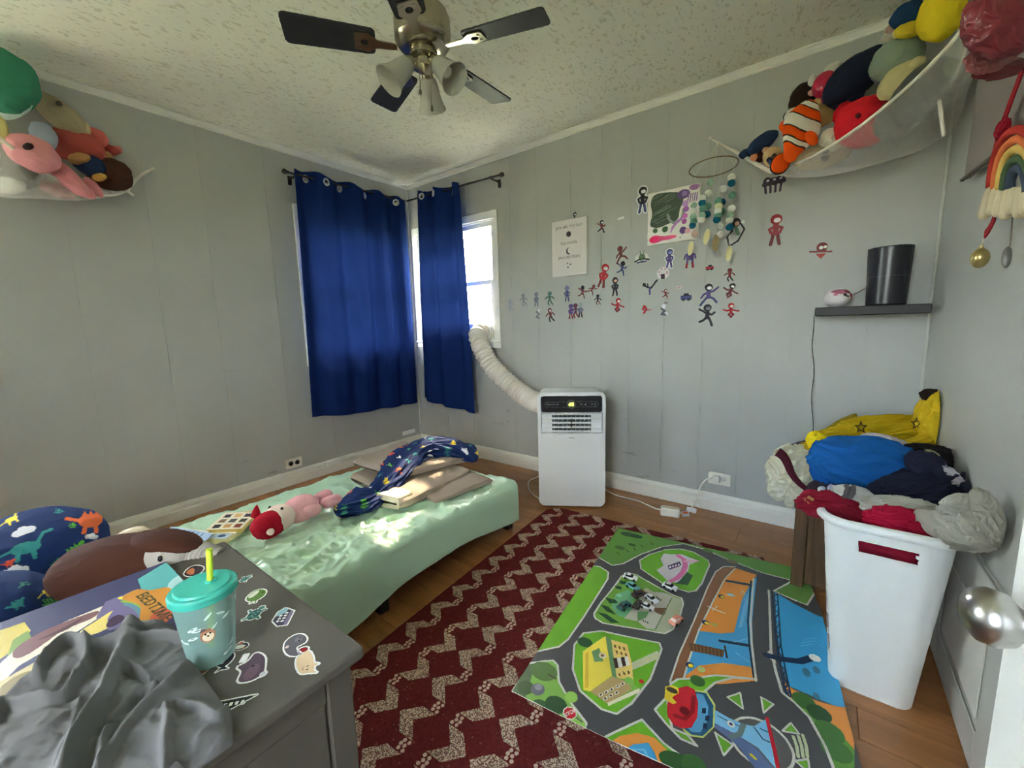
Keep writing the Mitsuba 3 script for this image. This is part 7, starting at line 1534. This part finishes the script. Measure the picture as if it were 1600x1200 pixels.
BH = 0.565
def basket():
    t = thing('laundry_basket', 'tall white plastic laundry basket heaped with washing beside the right wall', 'laundry basket')
    pl = mat((224, 228, 226), 0.38, 0.4)
    cx, cy = 3.335, -0.955
    def ring(k, off=0.0, n=240):
        hx, hy, r = 0.100 + 0.046 * k - off, 0.165 + 0.050 * k - off, 0.045 + 0.03 * k
        q = np.array(sg.box(-hx, -hy, hx, hy).buffer(-r).buffer(r, 16).segmentize(0.004).exterior.coords)
        d = np.r_[0, np.cumsum(np.linalg.norm(np.diff(q, axis=0), axis=1))]; s = np.linspace(0, d[-1], n + 1)[:-1]
        i0 = np.argmin(np.abs(q[:, 0] - hx) + np.abs(q[:, 1])); s = (s + d[i0]) % d[-1]
        return np.c_[np.interp(s, d, q[:, 0]) + cx, np.interp(s, d, q[:, 1]) + cy]
    nz, n = 64, 240
    def shell(off):
        v = []
        for k in np.linspace(0, 1, nz):
            z = 0.004 + k * (BH - 0.012); v.append(np.c_[ring(k, off, n), np.full(n, z)])
        return np.vstack(v)
    i = np.arange(nz * n).reshape(nz, n); i2 = np.roll(i, -1, 1)
    A, B, Cc, Dd = i[:-1].ravel(), i2[:-1].ravel(), i2[1:].ravel(), i[1:].ravel()
    v = shell(0.0); cen = (v[A] + v[Cc]) / 2
    hole = (np.abs(cen[:, 0] - cx) < 0.062) & (cen[:, 2] > BH - 0.088) & (cen[:, 2] < BH - 0.050)                          # handles in the short sides
    ang = np.abs(cen[:, 1] - cy)
    side = (np.abs(cen[:, 0] - cx) > 0.098 + 0.045 * cen[:, 2] / BH - 0.004) & (ang < 0.155) & (cen[:, 2] > 0.09) & (cen[:, 2] < BH - 0.09)
    slot = side & (np.mod(cen[:, 1] - cy + 0.01, 0.028) < 0.017) & (np.mod(cen[:, 2], 0.075) > 0.014)
    ok = ~(hole | slot)
    f = np.vstack([np.stack([A, B, Cc], 1)[ok], np.stack([A, Cc, Dd], 1)[ok]])
    v2 = shell(0.0035)
    # close the cut edges between the two shells
    m1 = trimesh.Trimesh(v, f, process=False); e = m1.edges_sorted; uq, cnt = np.unique(e, axis=0, return_counts=True); bs = set(map(tuple, uq[cnt == 1]))
    be = np.array([q for q in m1.edges if tuple(sorted(q)) in bs]); N = len(v)
    ff = np.vstack([f, f[:, ::-1] + N, np.c_[be[:, 1], be[:, 0], be[:, 0] + N], np.c_[be[:, 1], be[:, 0] + N, be[:, 1] + N]])
    m = trimesh.Trimesh(np.vstack([v, v2]), ff, process=False)
    add('body', m, pl, t, 40)
    b = ring(0, 0.0, 120); add('bottom', prism(sg.Polygon(b), 0.004), pl, t); 
    scene[list(scene)[-1]]['to_world'] = T().translate([0, 0, 0.001])
    rim = ring(1.0, -0.006, 160); rim = np.vstack([rim, rim[:1]])
    pr = [(-.010, -.020), (.004, -.022), (.012, -.014), (.013, -.004), (.007, .004), (-.004, .005), (-.010, .0)]
    # a rolled rim swept round the top
    q = rim[:-1]; tang = np.roll(q, -1, 0) - np.roll(q, 1, 0); tang /= np.linalg.norm(tang, axis=1, keepdims=True); nn = np.c_[tang[:, 1], -tang[:, 0]]
    if ((q - [cx, cy]) * nn).sum() < 0: nn = -nn
    vs = np.stack([np.c_[q + nn * a, np.full(len(q), BH + z)] for a, z in pr], 1); k = len(pr); M = len(q)
    i = np.arange(M * k).reshape(M, k); j = np.roll(i, -1, 0); i3, j3 = np.roll(i, -1, 1), np.roll(j, -1, 1)
    add('rim', trimesh.Trimesh(vs.reshape(-1, 3), np.vstack([np.stack([i.ravel(), i3.ravel(), j3.ravel()], 1), np.stack([i.ravel(), j3.ravel(), j.ravel()], 1)]), process=False), pl, t, 50)
basket()

def washing():
    def item(name, label, cat, px, py, rx, ry, plane_y, color, rot=0, deep=0.9, amp=0.22, freq=2.0, seed=0, stretch=(1, 1, 1), parts=(), slant=0.0, off=0.0):
        t = thing(name, label, cat)
        A, B = (2.5, plane_y - slant), (3.6, plane_y + slant)
        P = pplane(px, py, A, B, off); s = px_scale(P)
        m = garment((0, 0, 0), (rx * s, deep * ry * s, ry * s), amp=amp * 1.7, freq=freq * 1.35, seed=seed, sub=6, stretch=stretch)
        m = turned(m, P, rot); m.vertices[:, 0] = np.minimum(m.vertices[:, 0], W - 0.006); m.vertices[:, 1] = np.minimum(m.vertices[:, 1], -0.02)
        add('cloth', m, skin(color, 0.0011, 320), t, True)
        for nm, px_, py_, rx_, ry_, rot_, c_, dy in parts:
            Q = pplane(px_, py_, A, B, dy); s_ = px_scale(Q)
            mm = turned(garment((0, 0, 0), (rx_ * s_, 0.6 * ry_ * s_, ry_ * s_), amp=0.28, freq=2.6, seed=seed + 3, sub=5), Q, rot_)
            mm.vertices[:, 0] = np.minimum(mm.vertices[:, 0], W - 0.006)
            add(nm, mm, skin(c_, 0.0011, 320), t, True)
        return t
    # hidden bulk of the washing inside the basket
    t = thing('crimson_towel', 'crimson cloth packed in the basket and showing through its handle and side slots', 'towel')
    m = trimesh.creation.icosphere(5, 1.0); v = m.vertices; v = np.sign(v) * np.abs(v) ** 0.45 * (1 + 0.10 * (fbm(v * 4, 3, 2) - .5))[:, None]
    add('cloth', trimesh.Trimesh(v * [.098, .165, .245] + [3.335, -.955, .262], m.faces, process=False), skin((146, 34, 52)), t, True)
    t = thing('beige_sheet', 'rumpled beige sheet in the middle of the washing heap between basket and stool', 'bed sheet')
    m = xf(garment((0, 0, 0), (.11, .26, .10), amp=.2, freq=2.4, seed=50, sub=5), (3.345, -.68, .50)); m.vertices[:, 0] = np.minimum(m.vertices[:, 0], W - 0.01)
    add('cloth', m, skin((150, 142, 128)), t, True)
    item('cream_blanket', 'cream chunky knit blanket spilling over the left side of the stool', 'blanket', 1246, 738, 40, 42, -0.52, (206, 200, 176), 40, 0.8, .16, 3.0, 2, parts=[('fringe', 1228, 752, 30, 26, 50, (204, 200, 180), -.02), ('fringe', 1244, 772, 22, 14, 55, (200, 196, 176), -.04)])
    t = thing('maroon_scarf', 'maroon and dark trim strip running down over the cream blanket', 'scarf')
    pts = [pplane(x, y, (2.5, -0.66), (3.6, -0.66)) for x, y in ((1215, 706), (1226, 716), (1236, 738), (1252, 758), (1266, 768))]
    p = smoothpath(pts, 40); add('cloth', tube(p, np.interp(np.linspace(0, 1, 40), [0, .15, 1], [.020, .017, .009]), 12), skin((76, 30, 40)), t, True)
    item('purple_pillow', 'dull purple grey cushion edge under the yellow garment on the stool', 'cushion', 1262, 704, 52, 15, -0.42, (78, 70, 84), 14, 1.4, .08, 2, 3)
    item('pale_blue_towel', 'bundle of pale towels under the pile on the stool', 'towel', 1330, 730, 70, 44, -0.40, (150, 140, 130), 0, .9, .2, 2, 41)
    # yellow hooded top with stars
    t = item('yellow_hoodie', 'mustard yellow top with printed stars and a black collar, piled up into the corner', 'sweatshirt', 1380, 684, 106, 32, -0.34, (186, 156, 30), 6, 1.1, .24, 2.2, 5, stretch=(2, 1, 1),
             parts=[('sleeve', 1465, 655, 26, 42, -8, (196, 164, 36), -.02), ('collar', 1462, 620, 24, 11, -12, (42, 32, 28), .0), ('sleeve', 1448, 690, 42, 14, 18, (190, 158, 34), -.06), ('cuff', 1312, 664, 30, 7, 30, (150, 128, 40), .02)])
    P = pplane(1345, 668, (2.5, -0.34), (3.6, -0.34), -0.085)
    for px, py, r in ((1345, 668, 10), (1432, 662, 10)):
        P = pplane(px, py, (2.5, -0.34), (3.6, -0.34), -0.0); s = px_scale(P)
        # laid on the cloth: each point pushed to the front of the garment's surface
        base = meshkit.WRITTEN[scene[t + '__cloth']['filename']][0]
        near = np.linalg.norm((base - P) - np.outer((base - P) @ F3, F3), axis=1) < 14 * s
        d = ((base[near] - CAM) @ F3).min() if near.any() else (P - CAM) @ F3
        P2 = CAM + (P - CAM) * (d - 0.004) / ((P - CAM) @ F3)
        st = star(0, 0, r * s).difference(star(0, 0, r * s * .62)); 
        add('printed_star', frame(prism(st, 0.0012), P2, R3, U3, -F3 * -1.0 if False else np.cross(R3, U3)), mat((70, 54, 20), 0.8), t)
    item('yellow_sock', 'bright yellow cloth sticking out left of the blue towel', 'sock', 1276, 690, 11, 16, -0.70, (224, 196, 30), 10, 1, .12, 2, 6)
    item('patterned_shirt', 'white shirt with small dark figures behind the blue towel', 'shirt', 1384, 694, 38, 13, -0.62, (204, 192, 192), -14, 1.2, .2, 2.5, 7, parts=[('print', 1372, 692, 12, 4, -10, (80, 64, 70), -.075), ('print', 1404, 700, 6, 5, 0, (70, 56, 66), -.07)])
    item('black_garment', 'black garment behind the blue towel reaching towards the right wall', 'garment', 1470, 722, 62, 22, -0.66, (32, 28, 30), -14, 1.0, .22, 2, 8, parts=[('label', 1456, 708, 12, 4, -20, (170, 160, 120), -.10), ('white_hem', 1513, 742, 12, 17, 20, (196, 194, 190), -.02)])
    item('blue_towel', 'saturated blue towel lying over the front left of the heap', 'towel', 1352, 724, 84, 42, -0.86, (28, 88, 156), -8, .9, .13, 1.3, 9, stretch=(2, 1, 1), parts=[('stripe', 1283, 698, 5, 3, 5, (214, 220, 226), -.035), ('stripe', 1283, 705, 5, 2.2, 5, (214, 220, 226), -.035), ('turned_edge', 1286, 724, 18, 34, 4, (24, 78, 148), -.01)])
    item('navy_trousers', 'dark navy trousers across the middle of the heap', 'trousers', 1434, 768, 76, 32, -0.90, (30, 32, 46), 12, .9, .26, 2.2, 10, stretch=(1.6, 1, 1), parts=[('leg', 1450, 730, 34, 22, -30, (34, 36, 52), .02), ('leg', 1470, 796, 28, 26, 20, (26, 28, 40), .0)])
    item('lilac_towel', 'narrow lilac white cloth folded down between the black garment and the grey one', 'towel', 1484, 747, 30, 12, -0.86, (186, 180, 186), -42, 1, .15, 2, 11)
    item('dark_blue_sock', 'small dark blue cloth at the right end of the heap', 'sock', 1520, 762, 18, 9, -0.88, (34, 36, 50), -8, 1, .15, 2, 12)
    item('white_grey_shirt', 'dark speckled shirt with a pale cuff left of the rolled sock', 'shirt', 1286, 762, 22, 12, -0.88, (64, 56, 62), 10, 1, .22, 2.6, 42, parts=[('pale_cuff', 1299, 764, 5, 7, 0, (186, 182, 196), -.03)])
    item('rolled_sock', 'pale grey rolled sock with dark stripes beside the crimson garment', 'sock', 1334, 772, 32, 13, -1.02, (190, 186, 176), -12, 1, .12, 2, 13, parts=[('stripe', 1320, 768, 3, 11, -20, (80, 76, 76), -.034), ('stripe', 1330, 769, 3, 11, -20, (80, 76, 76), -.036), ('rolled_end', 1312, 769, 8, 9, 0, (176, 172, 164), -.022)])
    item('red_sleepwear', 'dark crimson garment with a small paw print hanging over the left of the basket', 'garment', 1304, 790, 54, 20, -1.05, (140, 34, 50), -6, .9, .24, 2.2, 14, parts=[('fold', 1268, 784, 19, 18, 0, (148, 36, 54), -.01), ('lower_fold', 1340, 806, 30, 11, -16, (120, 28, 40), -.02)] + [('paw_print', 1264 + a, 782 + b, 2.6, 2.6, 0, (190, 150, 100), -.062) for a, b in ((0, 3), (-5, -2), (0, -5), (5, -2))])
    item('grey_cardigan', 'light grey cloth folded behind the bright crimson shirt', 'cardigan', 1406, 790, 54, 14, -1.02, (176, 174, 160), -6, 1, .22, 2.4, 15, parts=[('fold', 1358, 796, 12, 15, -20, (170, 168, 156), -.03)])
    item('crimson_shirt', 'bright crimson shirt lying over the front rim of the basket', 'shirt', 1412, 818, 60, 24, -1.06, (168, 28, 56), -12, .8, .16, 1.8, 16, parts=[('fold', 1450, 830, 34, 12, -16, (150, 24, 48), -.02)])
    gs = item('grey_sweatshirt', 'light grey sweatshirt bulging over the right side of the basket against the wall', 'sweatshirt', 1512, 822, 46, 36, -1.20, (160, 158, 146), -18, .8, .15, 1.7, 17, parts=[('sleeve', 1494, 788, 26, 15, 15, (166, 164, 152), -.03), ('sleeve', 1536, 806, 16, 40, 8, (146, 144, 132), -.02), ('hem', 1520, 852, 34, 8, 4, (140, 138, 126), -.02)])
    m = chain([(3.40, -1.03, BH + .0), (3.44, -1.10, BH + .012), (3.475, -1.18, BH + .005)], [.028, .034, .04], 20); add('body_fold', m, skin((158, 156, 144)), gs, True)
washing()

M_DOOR = mat((206, 206, 200), 0.4, 0.4)
def doors():
    # a panelled cupboard door set low in the right wall
    y0, y1, z1 = -1.42, -0.70, 0.50
    k = struct('door_2', box(W - 0.010, W - 0.0005, y0, y1, 0.008, z1, 0.002), M_WALL)
    def st(n, a, b, c, d): add(n, box(W - 0.017, W - 0.0105, a, b, c, d, 0.005), M_WALL, k)
    st('stile', y0, y0 + 0.17, 0.008, z1); st('stile', y1 - 0.12, y1, 0.008, z1); st('rail', y0 + 0.171, y1 - 0.121, 0.008, 0.11); st('rail', y0 + 0.171, y1 - 0.121, z1 - 0.10, z1)
    add('panel', box(W - 0.014, W - 0.0105, y0 + 0.195, y1 - 0.145, 0.135, z1 - 0.125, 0.008), M_DOOR, k)
    # the room's own door, opened back towards the right wall
    Hn, Lt = np.array([3.492, -2.800]), np.array([3.318, -2.058]); d = (Lt - Hn); w = np.linalg.norm(d); d /= w; nrm = np.array([-d[1], d[0]])
    def put(m): return frame(m, np.array([Hn[0], Hn[1], 0]), np.array([d[0], d[1], 0]), np.array([nrm[0], nrm[1], 0]), np.array([0, 0, 1.0]))
    k = struct('door_1', put(box(0, w, -0.036, 0, 0.008, 2.03, 0.002)), M_DOOR)
    steel = mat((188, 186, 184), 0.26, 0.5, 1.0)
    kx, kz = w - 0.063, 0.885
    kn = k + '__door_knob'
    base = np.array([Hn[0], Hn[1], 0]) + np.array([d[0], d[1], 0]) * kx + np.array([0, 0, kz])
    prof = [(0.0, 0.0), (0.031, 0.0), (0.032, 0.004), (0.026, 0.010), (0.013, 0.013), (0.0115, 0.026), (0.016, 0.032), (0.0255, 0.040), (0.0285, 0.052), (0.0255, 0.064), (0.016, 0.0715), (0.008, 0.073), (0.0, 0.0732)]
    add('door_knob', orient(lathe(np.array(prof) * [0.86, 0.84], 40), base + np.array([nrm[0], nrm[1], 0]) * 0.0005, (nrm[0], nrm[1], 0)), steel, k, 50)
    for z in (0.3, 1.7): add('hinge', put(xf(trimesh.creation.cylinder(0.006, 0.09, sections=12), (-0.004, 0.004, z))), steel, k, 40)
doors()

def hangings():
    p = lambda x, y, o=0.05: at(x, y, 0, W - o)
    # tilted grey board on the right wall
    t = thing('wall_board', 'grey board leaning askew on the right wall behind the red hanging', 'board')
    q = [p(1506, 281, .03), p(1604, 206, .03), p(1604, 60, .03), p(1538, 60, .03)]
    m = prism(sg.Polygon([(a[1], a[2]) for a in q]), 0.014); m.vertices = np.c_[W - 0.03 + m.vertices[:, 2], m.vertices[:, 0], m.vertices[:, 1]]
    add('panel', m, mat((132, 124, 120), 0.6), t)
    add('lower_edge', tube([q[0] + [-.004, 0, 0], q[1] + [-.004, 0, 0]], 0.006, 8), mat((92, 84, 74), 0.6), t)
    # red shiny bag
    t = thing('red_gift_bag', 'shiny dark red foil bag hanging at the top right corner beside the yellow plush', 'bag')
    A, B = (W - .16, -.30), (W - .13, -1.2)
    for nm, px, py, rx, ry, rot, off, sd in (('body', 1572, 30, 62, 52, 8, .0, 3), ('lower_fold', 1548, 88, 40, 22, 20, .0, 4), ('tail', 1564, 108, 42, 14, 12, .03, 6)):
        P = pplane(px, py, A, B, off); s = px_scale(P); r = stuffed(P, rx, ry, rot, .55, .28, 2.6, sd, fold=True, stretch=(1, 1, 1.8)); r.vertices[:, 0] = np.minimum(r.vertices[:, 0], W - .008)
        add(nm, r, mat((112, 36, 44) if nm != 'lower_fold' else (150, 84, 84), 0.22, 0.6, clearcoat=0.6), t, True)
    # red ribbon and rainbow with fringe
    t = thing('rainbow_hanging', 'macrame rainbow with cream fringe on a dark red ribbon at the right edge', 'wall hanging')
    rib = mat((140, 26, 38), 0.7, 0.2)
    a = [p(1602, 100), p(1580, 160), p(1566, 200), p(1556, 235)]
    def strip(pts, w, m, nm, par):
        P = smoothpath(pts, 24); d = np.gradient(P, axis=0); d /= np.linalg.norm(d, axis=1, keepdims=True); s = np.cross(d, [-1, 0, 0]); s /= np.linalg.norm(s, axis=1, keepdims=True)
        w = np.interp(np.linspace(0, 1, 24), np.linspace(0, 1, len(w)), w)[:, None]
        v = np.vstack([P + s * w, P - s * w, P + s * w - [0.003, 0, 0], P - s * w - [0.003, 0, 0]]); n = 24; f = []
        for i in range(n - 1):
            for a_, b_ in ((0, 1), (1, 3), (3, 2), (2, 0)): f += [[a_ * n + i, b_ * n + i, b_ * n + i + 1], [a_ * n + i, b_ * n + i + 1, a_ * n + i + 1]]
        add(nm, trimesh.Trimesh(v, f, process=False), m, par)
    strip(a, [.014, .013, .016, .02], rib, 'ribbon', t)
    add('bow', blob(p(1566, 202, .06), (.012, .03, .024), amp=.3, freq=3, seed=2), skin((132, 26, 40), .003), t, True)
    cols = [(170, 54, 46), (206, 110, 64), (206, 170, 90), (72, 92, 62), (60, 70, 84)]
    for k, c in enumerate(cols):
        arc = []
        for u in np.linspace(0, 1, 20):
            th = PI * (0.02 + 0.98 * u); rx, ry = 44 - 7.2 * k, 96 - 15 * k
            arc.append(p(1592 + rx * -math.cos(th) * 1.0, 298 - ry * math.sin(th), .055))
        add('arch', tube(arc, 0.0095, 10), skin(c, .003), t, True)
    rg = random.Random(1)
    for k in range(9):
        x = 1548 + 9.5 * k; top = p(x, 292, .055); bot = p(x - 10 + 1.5 * k + rg.uniform(-2, 2), 338 + rg.uniform(-4, 6), .055)
        add('fringe', tube(smoothpath([top, (top + bot) / 2 + [0, .003, 0], bot], 10), [.005, .009, .010, .011, .0115, .012, .0125, .013, .0125, .008], 8), skin((200, 184, 152), .003), t, True)
    strip([p(1556, 338, .05), p(1550, 352, .05), p(1540, 366, .05)], [.012, .010, .011], rib, 'ribbon_end', t)
    t = thing('brass_bell', 'round brass bell ornament hanging below the rainbow fringe', 'bell')
    c = p(1531, 403, .05); s = px_scale(c)
    add('ball', xf(lathe([(0, -.8), (.45, -.68), (.75, -.35), (.85, 0), (.75, .35), (.45, .62), (.2, .75), (.18, .95), (0, 1.0)], 28), c, scale=[13 * s, 13 * s, 20 * s]), mat((190, 170, 110), 0.25, 0.5, 0.8), t, 40)
    add('cord', tube([p(1539, 366, .048), p(1536, 378, .05), c + [0, 0, 18 * s]], 0.0018, 6), mat((210, 200, 180), 0.8), t)
    t = thing('bead_strand', 'thin cord with a dull drop weight beside the brass bell', 'pendant')
    add('cord', tube([p(1582, 340, .03), p(1578, 385, .03)], 0.0016, 6), mat((120, 110, 100), 0.8), t)
    q = p(1573, 402, .03); s = px_scale(q); add('drop', turned(blob((0, 0, 0), (6 * s, .008, 17 * s), amp=.02), q, -8), mat((120, 120, 116), 0.4, 0.5, 0.5), t, True)
hangings()
